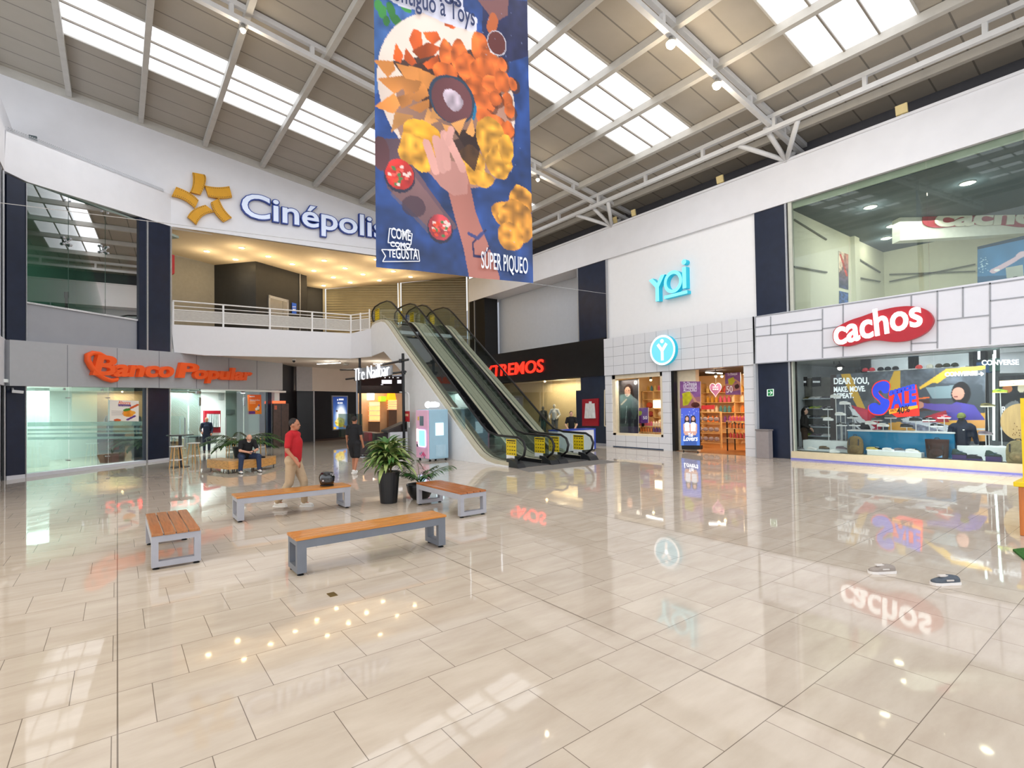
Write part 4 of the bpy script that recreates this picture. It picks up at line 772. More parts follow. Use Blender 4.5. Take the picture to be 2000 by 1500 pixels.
shrub('big leafy variegated plant in a tall black tapered pot among the benches', (4.57, 10.35, 0), tallpot, 190, .66, 3)
def palm(label, c, potfn, z0, specs, seed, wd=.03, stemc=(86, 104, 56)):
    rr = random.Random(seed); r = thing('potted_palm', label, 'palm', c); potfn(r); b = MB(); s = MB()
    for az, L, lift, droop in specs:
        p = np.array([c[0], c[1], z0]); el = lift; n = 16; pts = []; d0 = np.array([math.cos(az), math.sin(az), 0])
        for i in range(n+1): pts.append(p.copy()); p = p+(d0*math.cos(el)+np.array([0, 0, math.sin(el)]))*L/n; el -= droop/n
        s.tube(pts, [.012*(1-.8*i/n) for i in range(n+1)], 5)
        for i in range(4, n+1):
            for sd in (-1, 1):
                for e in (0, .5):
                    q = pts[i] if i == n or not e else (pts[i]+pts[i+1])/2; a2 = az+sd*(1.25-.75*i/n); leafmesh(b, q, a2, L*.34*(1.15-.6*abs(i/n-.55)), wd, .25+rr.uniform(-.1, .15)-.3*i/n, .9, .1, 4)
    b.build('fronds', PALMG, r, smooth=True); s.build('stem', M('palm_stem', stemc, .6, var=.15), r)
def bowl(r): c = (5.28, 10.3, 0); MB().lathe([(.15, 0), (.2, .04), (.27, .16), (.3, .3), (.3, .33), (.27, .33), (.24, .28)], c, 28).build('bowl_pot', POTB, r, smooth=True); MB().lathe([(.26, .28), (.01, .3)], c, 16).build('soil', SOIL, r)
palm('small palm in a low black bowl behind the reddish bench', (5.28, 10.3, 0), bowl, .3, [(2.9, .66, 1.05, 1.0), (2.4, .64, 1.25, 1.0), (3.6, .62, 1.1, 1.1), (-.6, .78, .95, .8), (0.2, .62, 1.15, 1.0), (1.3, .66, 1.35, .9), (4.6, .55, 1.1, 1.2), (-1.4, .5, 1.15, 1.1), (2.0, .55, .9, 1.1), (.7, .6, 1.0, 1.1)], 5, .024)
def rpot(r): c = (4.2, 24.6, 0); MB().lathe([(.22, 0), (.26, .02), (.34, .42), (.34, .46), (.3, .46)], c, 24).build('pot', CHAR, r); MB().lathe([(.31, .42), (.01, .43)], c, 16).build('soil', SOIL, r)
palm('wide palm in a dark pot behind the seated man', (4.2, 24.6, 0), rpot, .42, [(3.0, 1.5, .85, 1.6), (2.6, 1.35, 1.1, 1.5), (3.5, 1.2, .7, 1.6), (-.35, 1.7, .9, 1.7), (.1, 1.5, 1.1, 1.6), (-.8, 1.5, .75, 1.5), (1.5, 1.1, 1.2, 1.2), (-1.5, 1.1, 1.0, 1.4), (3.9, 1.3, .9, 1.7), (-.1, 1.25, .5, 1.1)], 8, .06)
# ------------------------------------------------------------------ wooden bench in three segments, stools, high table
OAK = wood('planter_bench_oak', (206, 150, 78), (3, 3, 14), .25); r = thing('segment_bench', 'angular three-part wooden bench on thin black legs under the seated man', 'bench', (3.3, 19, 0)); A = [(2.35, 19.75), (2.8, 18.52), (3.75, 18.5), (4.38, 19.3)]; B = [(2.8, 19.95), (3.05, 19.0), (3.6, 18.98), (3.98, 19.55)]
for i in range(3):
    b = MB(); p, q, s_, t_ = A[i], A[i+1], B[i+1], B[i]; b.prism([(*p, .38), (*q, .38), (*s_, .38), (*t_, .38)], (0, 0, .035)); b.build('seat', wood('bench_top_oak', (190, 150, 104), (3, 3, 14), .2), r)
    d = np.array(q)-np.array(p); d /= np.linalg.norm(d); p2, q2 = np.array(p)+d*.006, np.array(q)-d*.006; nrm = np.array([-d[1], d[0]])*.03
    b = MB(); b.prism([(*p2, .13), (*q2, .13), (*(q2+nrm), .13), (*(p2+nrm), .13)], (0, 0, .25)); b.build('front_panel', OAK, r)
    for k in (.1, .9):
        for (u, v) in ((p, q), (t_, s_)):
            x, y = np.array(u)*(1-k)+np.array(v)*k+(np.array([3.3, 19.3])-np.array(u))*.06; MB().box(x-.015, y-.015, 0, x+.015, y+.015, .38).build('leg', BLACK, r)
STW = wood('stool_wood', (206, 160, 98), (20, 20, 2), .15); STS = M('stool_seat_white', (232, 230, 226), .4)
stp = thing('bar_stool', 'white-topped wooden bar stool in front of the dark bank column', 'stool', (0, 0, 0), 'white-topped bar stools')
MB().lathe([(.01, .755), (.2, .755), (.215, .77), (.215, .785), (.2, .79), (.01, .79)], (0, 0, 0), 20).build('seat', STS, stp)
for k in range(4): a = math.pi/4+k*math.pi/2; MB().tube([(.23*math.cos(a), .23*math.sin(a), 0), (.14*math.cos(a), .14*math.sin(a), .76)], .02, 8).build('leg', STW, stp)
MB().tube([(.19*math.cos(t), .19*math.sin(t), .3) for t in np.linspace(0, 6.28, 21)[:-1]], .014, 6, closed=True).build('foot_ring', STS, stp)
def move(o, l, rz=0): o.location = l; o.rotation_euler = (0, 0, rz); XF[o.name] = (l, rz)
move(stp, (1.65, 21.6, 0), .3); dup(stp, (2.33, 23.2, 0), .9, 'white-topped wooden bar stool on the right of the black high table'); P_ = fl = lambda x, y: tuple(onp(x, y, ZP(0)))
dup(stp, fl(452, 889), .2, 'wooden bar stool half hidden at the left of the seated man'); dup(stp, fl(509, 886), .6, 'wooden bar stool beyond the right end of the segmented bench'); 
r = thing('high_table', 'black round high table between the two bar stools at the bank', 'table', (1.8, 22.1, 0)); MB().lathe([(.01, 1.13), (.42, 1.13), (.42, 1.155), (.01, 1.155)], (1.8, 22.1, 0), 28).build('tabletop', BLACK, r); MB().box(1.75, 22.05, .03, 1.85, 22.15, 1.13).build('column', BLACK, r); MB().lathe([(.3, 0), (.3, .015), (.06, .03)], (1.8, 22.1, 0), 24).build('base', BLACK, r)
c = fl(341, 893); r = thing('waste_bin', 'grey cylindrical bin behind the bar stool at the bank door', 'bin', c); MB().lathe([(.17, 0), (.18, .02), (.18, .6)], c, 18).build('body', M('bin_grey', (120, 124, 128), .4, .4), r); MB().lathe([(.185, .6), (.185, .68), (.1, .7)], c, 18).build('lid', CHAR, r)
# ------------------------------------------------------------------ people
def figure(label, loc, rz, H, pose, skin, shirt, trousers, shoes, hair, hairstyle='short', sleeve='short', legs='long', hold=None, vox=.011, beard=None, group=None, pitch=0., yaw=0., extra=None, bulk=1., nm='person'):
    s = H/1.72; r = thing(nm, label, 'person' if nm == 'person' else 'mannequin', loc, group, rz); J = dict(hl=(-.09, 0, .92), hr=(.09, 0, .92), kl=(-.1, .02, .49), kr=(.1, .02, .49), al=(-.1, -.02, .08), ar=(.1, -.02, .08), sl=(-.18, 0, 1.41), sr=(.18, 0, 1.41), el=(-.235, -.02, 1.13), er=(.235, -.02, 1.13), wl=(-.25, .06, .88), wr=(.25, .06, .88), nk=(0, 0, 1.47), hd=(0, .03, 1.61), ch=(0, .01, 1.27), pv=(0, 0, .96)); J.update(pose)
    J = {k: np.array(v, float)*s for k, v in J.items()}; B = bulk*s
    def torso(m, e):
        m.caps(J['pv'], J['ch'], (.135+e)*B, (.145+e)*B, 14); m.caps(J['sl']*.72+J['sr']*.28, J['sr']*.72+J['sl']*.28, (.085+e)*B, (.085+e)*B, 12); m.caps(J['ch'], (J['sl']+J['sr'])/2, (.14+e)*B, (.10+e)*B, 14)
        m.caps(J['hl'], J['hr'], (.105+e)*B, (.105+e)*B, 12)
    def arm(m, a, b, c, e, t):
        m.caps(a, b, (.056+e)*B, (.045+e)*B, 10)
        if t == 'long': m.caps(b, c, (.043+e)*B, (.034+e)*B, 10)
    def leg(m, a, b, c, e, full):
        m.caps(a, b, (.088+e)*B, (.062+e)*B, 12)
        if full: m.caps(b, c, (.058+e)*B, (.045+e)*B, 10)
    def head(p): x, y, z = p; cp, sp = math.cos(pitch), math.sin(pitch); y, z = y*cp+z*sp, -y*sp+z*cp; cy_, sy_ = math.cos(yaw), math.sin(yaw); return J['hd']+np.array([x*cy_-y*sy_, x*sy_+y*cy_, z])*s
    def hball(m, p, rad, n=10, mi=0):
        k = len(m.v); m.ball((0, 0, 0), rad, n, mi); m.v[k:] = [tuple(head((v[0]+p[0], v[1]+p[1], v[2]+p[2]))) for v in m.v[k:]]
    b = MB(); torso(b, -.01)
    for q in 'lr':
        arm(b, J['s'+q], J['e'+q], J['w'+q], -.006, 'long'); leg(b, J['h'+q], J['k'+q], J['a'+q], -.006, True); b.caps(J['a'+q], J['a'+q]+np.array([0, .1, -.03])*s, .035*s, .03*s, 8)
        w = J['w'+q]; d = w-J['e'+q]; d /= np.linalg.norm(d); sd = np.cross(d, (0, 0, 1)) if abs(d[2]) < .85 else np.cross(d, (1, 0, 0)); sd /= np.linalg.norm(sd); nn = np.cross(sd, d); sgn = -1 if q == 'l' else 1
        b.caps(w, w+d*.075*s, .032*s, .038*s, 8)      # palm, four bent fingers of unequal length and a thumb
        cu = nn*(-1 if nn[2] > 0 else 1)
        for i, L in enumerate((.066, .076, .072, .056)):
            o = w+(d*.085+sd*(i-1.5)*.021)*s; k1 = o+(d*.8+cu*.35)*L*.55*s; b.caps(o, k1, .0095*s, .009*s, 6); b.caps(k1, k1+(d*.4+cu*.8)*L*.5*s, .009*s, .0075*s, 6)
        t0 = w+(d*.03-sd*.03*sgn)*s; b.caps(t0, t0+(d*.6-sd*.55*sgn+cu*.4)*.055*s, .012*s, .009*s, 6)
    b.caps(J['nk']-np.array([0, 0, .05])*s, J['hd']-np.array([0, .02, .05])*s, .058*s, .052*s, 10)
    hball(b, (0, 0, .015), (.076, .094, .108), 16); hball(b, (0, .035, -.05), (.056, .062, .062), 12); hball(b, (0, .098, -.012), (.014, .02, .024), 8); hball(b, (0, .08, .024), (.055, .02, .012), 8); hball(b, (0, .086, -.058), (.026, .012, .012), 8)
    for q in (-1, 1): hball(b, (q*.078, -.005, -.005), (.012, .022, .032), 8)
    o = b.build('body', skin, r, smooth=True, local=True); rm = o.modifiers.new('skin', 'REMESH'); rm.mode = 'VOXEL'; rm.voxel_size = vox; rm.use_smooth_shade = True; sm = o.modifiers.new('soften', 'SMOOTH'); sm.iterations = 2; sm.factor = .4
    def cloth(name, m, mat):
        o = m.build(name, mat, r, smooth=True, local=True); rm = o.modifiers.new('cloth', 'REMESH'); rm.mode = 'VOXEL'; rm.voxel_size = .015; rm.use_smooth_shade = True; q = o.modifiers.new('soften', 'SMOOTH'); q.iterations = 3; q.factor = .5; return o
    m = MB(); torso(m, .008)
    for q in 'lr':
        e_ = J['e'+q] if sleeve != 'short' else J['s'+q]*.3+J['e'+q]*.7; arm(m, J['s'+q], e_, J['w'+q]*.92+J['e'+q]*.08, .016, sleeve)
    cloth('shirt', m, shirt); m = MB(); m.caps(J['hl'], J['hr'], .122*B, .122*B, 12); m.caps(J['pv']-[0, 0, .02], J['pv'], .13*B, .128*B, 12)
    for q in 'lr':
        if legs == 'long': leg(m, J['h'+q], J['k'+q], J['a'+q]+np.array([0, 0, .03])*s, .014, True)
        else: m.caps(J['h'+q], J['k'+q]*.9+J['h'+q]*.1, .105*B, .09*B, 12)
    cloth('trousers' if legs == 'long' else 'shorts', m, trousers)
    for q in 'lr':
        a = J['a'+q]; z = a[2]-.08*s; m = MB(); m.caps(a+np.array([0, -.03, -.02])*s, a+np.array([0, .14, -.045])*s, .046*s, .036*s, 10); sh = m.build('shoe', shoes[0], r, smooth=True, local=True)
        m = MB(); m.prism([(a[0]+x*s, a[1]+y*s, z) for x, y in ((-.04, -.085), (.04, -.085), (.046, .06), (.036, .15), (0, .185), (-.036, .15), (-.046, .06))], (0, 0, .028*s)); m.build('sole', shoes[1], sh, local=True)
    m = MB()
    if hairstyle != 'none':
        hball(m, (0, -.022, .045), (.083, .092, .092), 14)
        if hairstyle == 'long':
            for q in (-1, 1): m.caps(head((q*.07, -.03, .03)), head((q*.085, -.02, -.2)), .035*s, .04*s, 8)
            m.caps(head((0, -.06, .0)), head((0, -.06, -.25)), .07*s, .07*s, 10)
        if hairstyle == 'bun': m.ball(head((0, -.11, .05)), .04*s, 8)
        m.build('hair', hair, r, smooth=True, local=True)
    if beard: m = MB(); hball(m, (0, .05, -.085), (.052, .05, .04), 10); m.build('beard', beard, r, smooth=True, local=True)
    for q in (-1, 1): m = MB(); hball(m, (q*.03, .083, .008), (.012, .008, .007), 8); m.build('eye', M('eye_dark', (40, 30, 26), .3), r, smooth=True, local=True)
    m = MB(); hball(m, (0, .096, -.056), (.024, .006, .006), 8); m.build('mouth', M('lip', (150, 84, 76), .5), r, smooth=True, local=True)
    if extra: extra(r, J, s, head)
    return r
SK1, SK2, SK3 = M('skin_fair', (206, 152, 126), .5, var=.04), M('skin_tan', (168, 112, 84), .5, var=.04), M('skin_light', (214, 168, 144), .5, var=.04)
CB, CN, CRED, CBG, JEAN = M('cloth_black', (22, 22, 25), .8, var=.15), M('cloth_navy', (28, 36, 56), .8, var=.15), M('cloth_red', (178, 24, 34), .8, var=.1), M('cloth_beige', (176, 154, 126), .8, var=.08), M('denim', (40, 54, 82), .8, var=.2, scale=30)
SHW, SHB, SOW = M('shoe_white', (220, 218, 214), .5), M('shoe_black', (24, 24, 26), .5), M('sole_white', (230, 230, 228), .5); HD, HG, HW = M('hair_dark', (32, 24, 20), .6, var=.2), M('hair_grey', (150, 146, 142), .6, var=.15), M('beard_white', (205, 200, 194), .7, var=.1)
def faceto(x, y, dx=0., dy=0.):                      # turn about z so that a figure's front looks along (dx, dy)
    return math.atan2(dy, dx)-math.pi/2
def man_extra(r, J, s, head):
    m = MB(); m.tube([head((-.076, .07, .012)), head((-.055, .1, .01)), head((-.02, .106, .008)), head((.02, .106, .008)), head((.055, .1, .01)), head((.076, .07, .012))], .004, 5); m.build('spectacles', BLACK, r, local=True)
    w = (J['wl']+J['wr'])/2; m = MB(); a = J['wl']; d = J['wl']-J['el']; d /= np.linalg.norm(d); m.tube([a-d*.03, a+d*.005], .042, 10); m.build('wristwatch', BLACK, r, local=True)
MANL, MANR = (3.32, 18.72, 0), faceto(0, 0, .12, -1)
man = figure('person in black T-shirt and jeans sitting bent over a phone on the wooden bench', MANL, MANR, 1.76, dict(hl=(-.1, 0, .50), hr=(.1, 0, .50), kl=(-.26, .42, .5), kr=(.24, .42, .5), al=(-.27, .44, .08), ar=(.27, .4, .08), pv=(0, .02, .54), ch=(0, .14, .80), sl=(-.19, .22, .95), sr=(.19, .22, .95), nk=(0, .27, 1.0), hd=(0, .36, 1.08), el=(-.25, .32, .70), er=(.25, .32, .70), wl=(-.05, .50, .66), wr=(.1, .50, .66)), SK1, CB, JEAN, (SHW, SHB), HG, 'none', beard=HW, vox=.008, pitch=.55, bulk=1.12, extra=man_extra)
def manpt(x, y, z): c, s = math.cos(MANR), math.sin(MANR); return (MANL[0]+x*c-y*s, MANL[1]+x*s+y*c, z)
c = manpt(.03, .63, .66); r = thing('phone', 'dark phone held in both hands by the seated man', 'phone', c); b = MB(); b.obox(c, .075, .15, .012, MANR); b.build('phone_body', M('phone_black', (18, 18, 20), .2), r, bevel=.003); b = MB(); b.obox((c[0], c[1], c[2]+.012), .066, .135, .002, MANR); b.build('screen', M('phone_screen', (120, 130, 150), .2, emit=.3), r)
c = manpt(-.42, .0, .415); r = thing('shoulder_bag', 'flat dark bag lying on the wooden bench beside the seated man', 'bag', c); b = MB(); b.obox(c, .34, .24, .05, MANR); b.build('bag_body', CB, r, bevel=.02)
figure('person in red T-shirt and beige trousers walking behind the helmet bench', (2.86, 11.15, 0), faceto(0, 0, .80, -.60), 1.80, dict(kl=(-.1, .16, .5), al=(-.1, .17, .08), kr=(.1, -.04, .5), ar=(.1, -.26, .12), wl=(-.25, -.1, .9), wr=(.25, .16, .92), el=(-.24, -.1, 1.14)), SK2, CRED, CBG, (SHW, SOW), HD, 'short', bulk=1.08)
figure('person in black top and shorts with bare legs walking beside the potted plant', (5.82, 15.7, 0), faceto(0, 0, .75, .66), 1.74, dict(kl=(-.1, .14, .5), al=(-.1, .14, .08), kr=(.1, -.02, .5), ar=(.1, -.2, .12)), SK2, CB, CB, (SHW, SOW), HD, 'short', legs='short', bulk=1.1)
figure('person in dark navy uniform standing inside the bank door', (3.42, 28.75, 0), faceto(0, 0, -.1, -1), 1.68, dict(wl=(-.2, .16, .95), wr=(.22, .2, 1.02), er=(.27, 0, 1.13)), SK2, CN, CN, (SHB, SHB), HG, 'none', sleeve='long', yaw=.4)
figure('person in black polo shirt standing behind the white serving counter', (16.5, 17.2, 0), faceto(0, 0, -.75, -.65), 1.70, dict(wl=(-.2, .3, 1.0), wr=(.16, .32, 1.0), el=(-.26, .1, 1.12), er=(.26, .08, 1.12)), SK3, CB, CB, (SHB, SHB), HD, 'bun', yaw=.3, extra=lambda r, J, s, head: MB().tube([head((-.076, .07, .012)), head((-.055, .1, .01)), head((0, .108, .008)), head((.055, .1, .01)), head((.076, .07, .012))], .005, 5).build('spectacles', BLACK, r, local=True))
# ------------------------------------------------------------------ vending machine
PINK, SKYB, LED = M('machine_pink', (232, 178, 208), .35, var=.02), M('machine_blue', (156, 192, 212), .35, var=.02), M('led_violet', (214, 220, 255), .4, emit=1.6, var=0, ecol=(190, 195, 255)); r = thing('vending_machine', 'pink and pale blue candy floss vending machine beside the escalator', 'vending machine', (9.5, 17.5, 0)); mx0, mx1, my0, my1 = 9.12, 9.95, 17.05, 18.0
MB().box(mx0+.02, my0, .08, mx1, my1, 1.92).build('cabinet', SKYB, r, bevel=.03); MB().box(mx0-.04, my0-.005, .1, mx0+.02, my1+.005, 1.9).build('front_door', PINK, r, bevel=.025)
def fpan(name, y0, y1, z0, z1, mat, dx=0., par=None): return MB().box(mx0-.05-dx, my0+y0, z0, mx0-.035, my0+y1, z1).build(name, mat, par or r)
dl = fpan('screen', .32, .62, 1.32, 1.68, M('screen_grey', (70, 84, 96), .2, emit=.15)); fpan('service_window', .18, .70, .56, 1.14, M('window_cyan', (150, 214, 236), .3, emit=.9, ecol=(110, 190, 225), var=.1)); b = MB()
b.tube([(mx0-.06, my0+y, z) for y, z in ((.2, .54), (.68, .54), (.72, .58), (.72, 1.12), (.68, 1.16), (.2, 1.16), (.16, 1.12), (.16, .58))], .018, 6, closed=True); b.build('led_ring', LED, r); fpan('side_light', .76, .90, .72, 1.2, M('led_peach', (255, 214, 205), .4, emit=1.6, var=0, ecol=(255, 190, 180))); fpan('coin_slot', .78, .88, .52, .62, CHAR); fpan('sticker', .70, .78, 1.52, 1.66, YEL)
b = MB()
for y, z, q in ((.30, .26, .05), (.36, .31, .045), (.42, .26, .05), (.36, .21, .045), (.52, .2, .04), (.22, .22, .04)): b.ball((mx0-.05, my0+y, z), (.006, q, q), 8)
b.build('flower_print', M('flower_pink', (222, 86, 138), .5), dl); b = MB()
for y, z in ((.48, .3), (.28, .15), (.62, .26)): b.ball((mx0-.05, my0+y, z), (.006, .03, .05), 8)
b.build('leaf_print', M('leaf_teal', (60, 150, 160), .5), dl)
MB().box(mx0+.28, my0-.012, .95, mx0+.62, my0+.01, 1.42).build('side_window', M('window_pale', (214, 240, 250), .3, emit=.7, ecol=(190, 225, 240)), r); MB().box(mx0+.28, my0-.008, .16, mx0+.7, my0+.01, .6).build('service_hatch', M('hatch_blue', (168, 200, 218), .4), r)
b = MB(); b.box(9.3, 17.3, 1.93, 9.72, 17.6, 2.0); b.build('topper_base', STEEL, r)
for x, y, q in ((9.30, 17.42, .13), (9.46, 17.40, .11), (9.60, 17.44, .12), (9.72, 17.46, .09)): MB().ball((x, y, 2.1), (q, .1, q), 12).build('topper_cloud', M('topper_glow', (255, 250, 255), .4, emit=1.3, var=0), r, smooth=True)
for x, y in ((mx0+.08, my0+.08), (mx1-.08, my0+.08), (mx0+.08, my1-.08), (mx1-.08, my1-.08)): MB().lathe([(.045, 0), (.045, .04), (.025, .08)], (x, y, 0), 10).build('caster', RUBBER, r)
# ------------------------------------------------------------------ nail bar kiosk with its post sign
r = thing('post_sign', 'white serif kiosk name on black scaffold posts under the balcony', 'sign', (9.7, 23, 0), 'kiosk signs'); NP = XP(9.7); pA, pB = onp(788, 850, NP), onp(703.5, 870, NP)
for p, zt in ((pA, onp(788, 690, NP)[2]), (pB, onp(703.5, 699, NP)[2])): MB().tube([(9.72, p[1], 0), (9.72, p[1], zt)], .06, 10).build('post', BLACK, r)
for a, b_ in (((676, 740.5), (792, 726)), ((665, 722), (692, 721.5)), ((748, 712), (797, 702.5)), ((693, 742), (764, 733))): MB().tube([onp(*a, NP), onp(*b_, NP)], .05, 10).build('bar', BLACK, r)
for p in ((788, 727.5), (783, 705), (703.5, 737), (703.5, 721)): MB().lathe([(.09, -.08), (.09, .08)], onp(*p, NP), 10).build('clamp', CHAR, r)
MB().prism([onp(693, 720, XP(9.6)), onp(765, 713, XP(9.6)), onp(765, 732, XP(9.6)), onp(693, 743, XP(9.6))], (.05, 0, 0)).build('backing_plate', M('plate_grey', (150, 152, 156), .4, .3), r)
NW = M('sign_white_lit', (245, 248, 255), .4, emit=.5, var=0); letters(r, 'The Nailbar', XP(9.56), (693, 745), (762, 734.5), .66, NW, .06, -.03)
r = thing('nail_kiosk', 'dark counter kiosk with glass screens below the kiosk name', 'kiosk', (9, 22.5, 0)); KD = M('kiosk_dark', (46, 38, 38), .35, var=.15); KR = M('kiosk_wine', (108, 34, 40), .5, var=.1)
MB().box(8.6, 20.6, 0, 9.1, 23.6, .95).build('counter', KD, r, bevel=.01); MB().box(9.1, 20.4, 0, 9.9, 21.1, .98).build('end_unit', M('kiosk_white', (206, 208, 216), .4), r, bevel=.01); MB().hexa([(9.0, 20.45, .98), (9.9, 20.45, .98), (9.9, 21.1, .98), (9.0, 21.1, .98), (9.0, 20.5, 1.06), (9.9, 20.5, 1.4), (9.9, 21.1, 1.4), (9.0, 21.1, 1.06)]).build('sloped_top', KD, r)
MB().box(8.58, 21.4, .12, 8.6, 23.4, .7).build('wine_panel', KR, r)
for y0, y1 in ((23.0, 24.6), (24.65, 26.2)): MB().box(8.9, y0, .95 if y0 < 23.6 else .6, 8.915, y1, 1.75).build('glass_screen', GREENG, r)
r = thing('armchair', 'dark red salon armchair in front of the kiosk counter', 'armchair', (8.1, 20.9, 0)); MB().box(7.8, 20.6, .12, 8.4, 21.2, .45).build('seat', KR, r, bevel=.04); MB().box(8.25, 20.6, .45, 8.42, 21.2, 1.0).build('backrest', KR, r, bevel=.05)
for y in (20.52, 21.16): MB().box(7.82, y, .12, 8.42, y+.1, .66).build('armrest', KD, r, bevel=.03)
MB().lathe([(.25, 0), (.25, .02), (.04, .05), (.04, .13)], (8.1, 20.9, 0), 16).build('base', STEEL, r)
c = onp(793, 815, XP(9.8)); r = thing('red_notice_frame', 'small red notice card standing on the kiosk end', 'notice', (c[0], c[1], .98)); slab('card', M('card_red', (186, 36, 44), .4), [(787.5, 803), (799, 803), (799, 824), (787.5, 823)], XP(9.8), .03, r); slab('stand', BLACK, [(792, 823), (794, 823), (794, 838), (792, 838)], XP(9.8), .02, r); slab('print', M('card_print', (236, 190, 150), .5), [(790, 808), (797, 808.5), (797, 813), (790, 812.5)], XP(9.79), .01, r)
b = MB(); b.tube([onp(x, y, XP(9.85)) for x, y in ((799, 835), (798.6, 772), (797, 768), (793, 766.5), (781, 766))], .03, 8); tag(b.build('white_hoop', WST, None), 'white bent pipe hoop beside the kiosk post', 'hoop')
# ------------------------------------------------------------------ hanging banner
BL_, BR_ = onp(735, 521, YP(8.5)), onp(1040, 553.5, YP(7.93)); BR_[2] = BR_[2]; _d = BR_-BL_; _d[2] = 0; BW = np.linalg.norm(_d); _d /= BW; bn = np.array([_d[1], -_d[0], 0]); BPL = (bn, bn@BL_); ZT, ZB = 12.35, (BL_[2]+BR_[2])/2; BH = ZT-ZB
def bu(x, y): p = onp(x, y, BPL); return ((p-BL_)@_d/BW, (ZT-p[2])/BH)
K1 = lambda x, y: bu(700+x/5.172, y/5.172); K2 = lambda x, y: bu(700+x/5.172, 270+y/5.172); SX = 1/5.172/305
def pl_(K, *pts): return [K(*p) for p in pts]
cv = Cv(190, 440, (34, 62, 118)); cv.grain(.25, 26)
cv.poly([(0, .0), (.62, 0), (.45, .45), (0, .62)], (66, 104, 160), .75, .2); cv.poly(pl_(K1, (1250, 0), (1720, 0), (1720, 560), (1480, 640), (1250, 420)), (34, 34, 66), .85); cv.grain(.15, 70)
E = lambda K, x, y, rx, ry, col, **k: cv.ell(*K(x, y), rx*SX, ry*SX*.98/cv.asp*1.0, col, **k)
for x, y, rx, ry, ro in ((205, 70, 40, 50, 0), (245, 130, 35, 60, .3), (380, 200, 60, 45, .4), (285, 220, 30, 45, .2), (480, 70, 60, 40, .5), (330, 100, 40, 60, -.3)): E(K1, x, y, rx, ry, (52, 120, 58), rot=ro, tex=.3)
CRM = (218, 200, 188); cv.poly(pl_(K1, (570, 90), (740, 130), (800, 300), (610, 320)), (196, 190, 200)); E(K1, 930, 960, 690, 700, CRM, tex=.08); E(K1, 1000, 1250, 600, 560, (150, 112, 96), tex=.2)
cv.poly(pl_(K2, (0+175, 0), (440, 0), (560, 300), (1000, 900), (800, 1000), (300, 500)), (92, 66, 72), .9, .25); cv.poly(pl_(K2, (520, 330), (860, 760), (700, 960), (330, 560)), (128, 92, 86), .5, .2)
OR, OR2, TAN, TAN2, YL = (196, 84, 28), (206, 100, 40), (208, 146, 82), (190, 122, 60), (226, 160, 44)
cv.poly(pl_(K1, (340, 620), (1300, 480), (1450, 1000), (700, 1100)), (58, 34, 30), .9)
for P in (((510, 400), (560, 290), (640, 330), (650, 540), (560, 520)), ((650, 330), (800, 310), (840, 390), (760, 450), (690, 400)), ((540, 520), (700, 430), (850, 470), (760, 560), (620, 600)), ((350, 600), (380, 430), (460, 560), (430, 640)), ((460, 600), (480, 480), (590, 640), (540, 670)), ((650, 650), (810, 540), (830, 680), (700, 700)), ((870, 200), (900, 210), (1010, 250), (960, 290), (880, 250))): cv.poly(pl_(K1, *P), OR, 1, .35, 24)
for x, y, rx, ry in ((890, 520, 70, 120), (1020, 560, 80, 130), (1100, 680, 100, 130), (1220, 480, 90, 110), (1330, 640, 110, 110), (1260, 760, 130, 130), (880, 740, 110, 90), (1450, 660, 60, 70), (1180, 880, 120, 100), (1340, 850, 120, 90), (1440, 830, 90, 90), (1560, 850, 60, 70), (1280, 1040, 130, 110), (1500, 1010, 60, 80), (1380, 1000, 70, 70), (1520, 1120, 70, 90), (1280, 1170, 90, 80), (1380, 1240, 110, 80), (1500, 1310, 100, 70), (1440, 1360, 70, 50)):
    E(K1, x+14, y+18, rx, ry, (84, 36, 18), rough=.25, al=.6); E(K1, x, y, rx, ry, OR2, rough=.28, tex=.35, tn=60)
for P in (((155, 615), (350, 620), (380, 700), (300, 790)), ((190, 800), (470, 760), (510, 860), (370, 950)), ((380, 640), (640, 700), (620, 860), (480, 800)), ((600, 690), (820, 780), (740, 900), (620, 900)), ((165, 1080), (360, 940), (440, 1040), (360, 1150)), ((390, 980), (560, 930), (540, 1050), (440, 1100)), ((520, 1000), (660, 840), (720, 960), (600, 1040)), ((500, 1090), (720, 1000), (720, 1080), (620, 1150)), ((335, 1335), (370, 1130), (560, 1180)), ((640, 1290), (700, 1090), (810, 1220)), ((760, 1030), (880, 1190), (725, 1200)), ((440, 790), (640, 830), (600, 930), (470, 960))): cv.poly(pl_(K1, *P), TAN if len(P) % 2 else TAN2, 1, .25, 18)
E(K1, 950, 1000, 235, 215, (44, 62, 82)); E(K1, 950, 1010, 205, 200, (98, 58, 62), tex=.2); E(K1, 960, 1010, 120, 80, (176, 160, 172), rot=.8, rough=.35, tex=.3, tn=80); cv.poly(pl_(K1, (1180, 1020), (1200, 1100), (1175, 1210), (1150, 1200)), (30, 110, 150))
cv.poly(pl_(K1, (960, 1320), (1250, 1290), (1260, 1500), (1130, 1560)), (52, 34, 30))
E(K1, 640, 1400, 190, 170, YL, rough=.18, tex=.25, tn=60)
for x, y, rx, ry in ((650, 160, 200, 160), (1330, 60, 140, 220), (1150, 260, 130, 180), (1430, 260, 140, 160), (1250, 400, 130, 80), (1480, 100, 90, 130)): E(K2, x, y, rx, ry, (214, 152, 48), rough=.22, tex=.35, tn=70)
cv.poly(pl_(K2, (960, 20), (1180, -60), (1230, 130), (1180, 330), (1000, 160)), (44, 26, 24), .8)
for P in (((850, 1240), (970, 1280), (900, 1380)), ((940, 1240), (1095, 1190), (1020, 1360)), ((1150, 1190), (1180, 1330), (1160, 1380), (1085, 1340))): cv.poly(pl_(K1, *P), TAN, 1, .2)
SKN = (206, 152, 142)
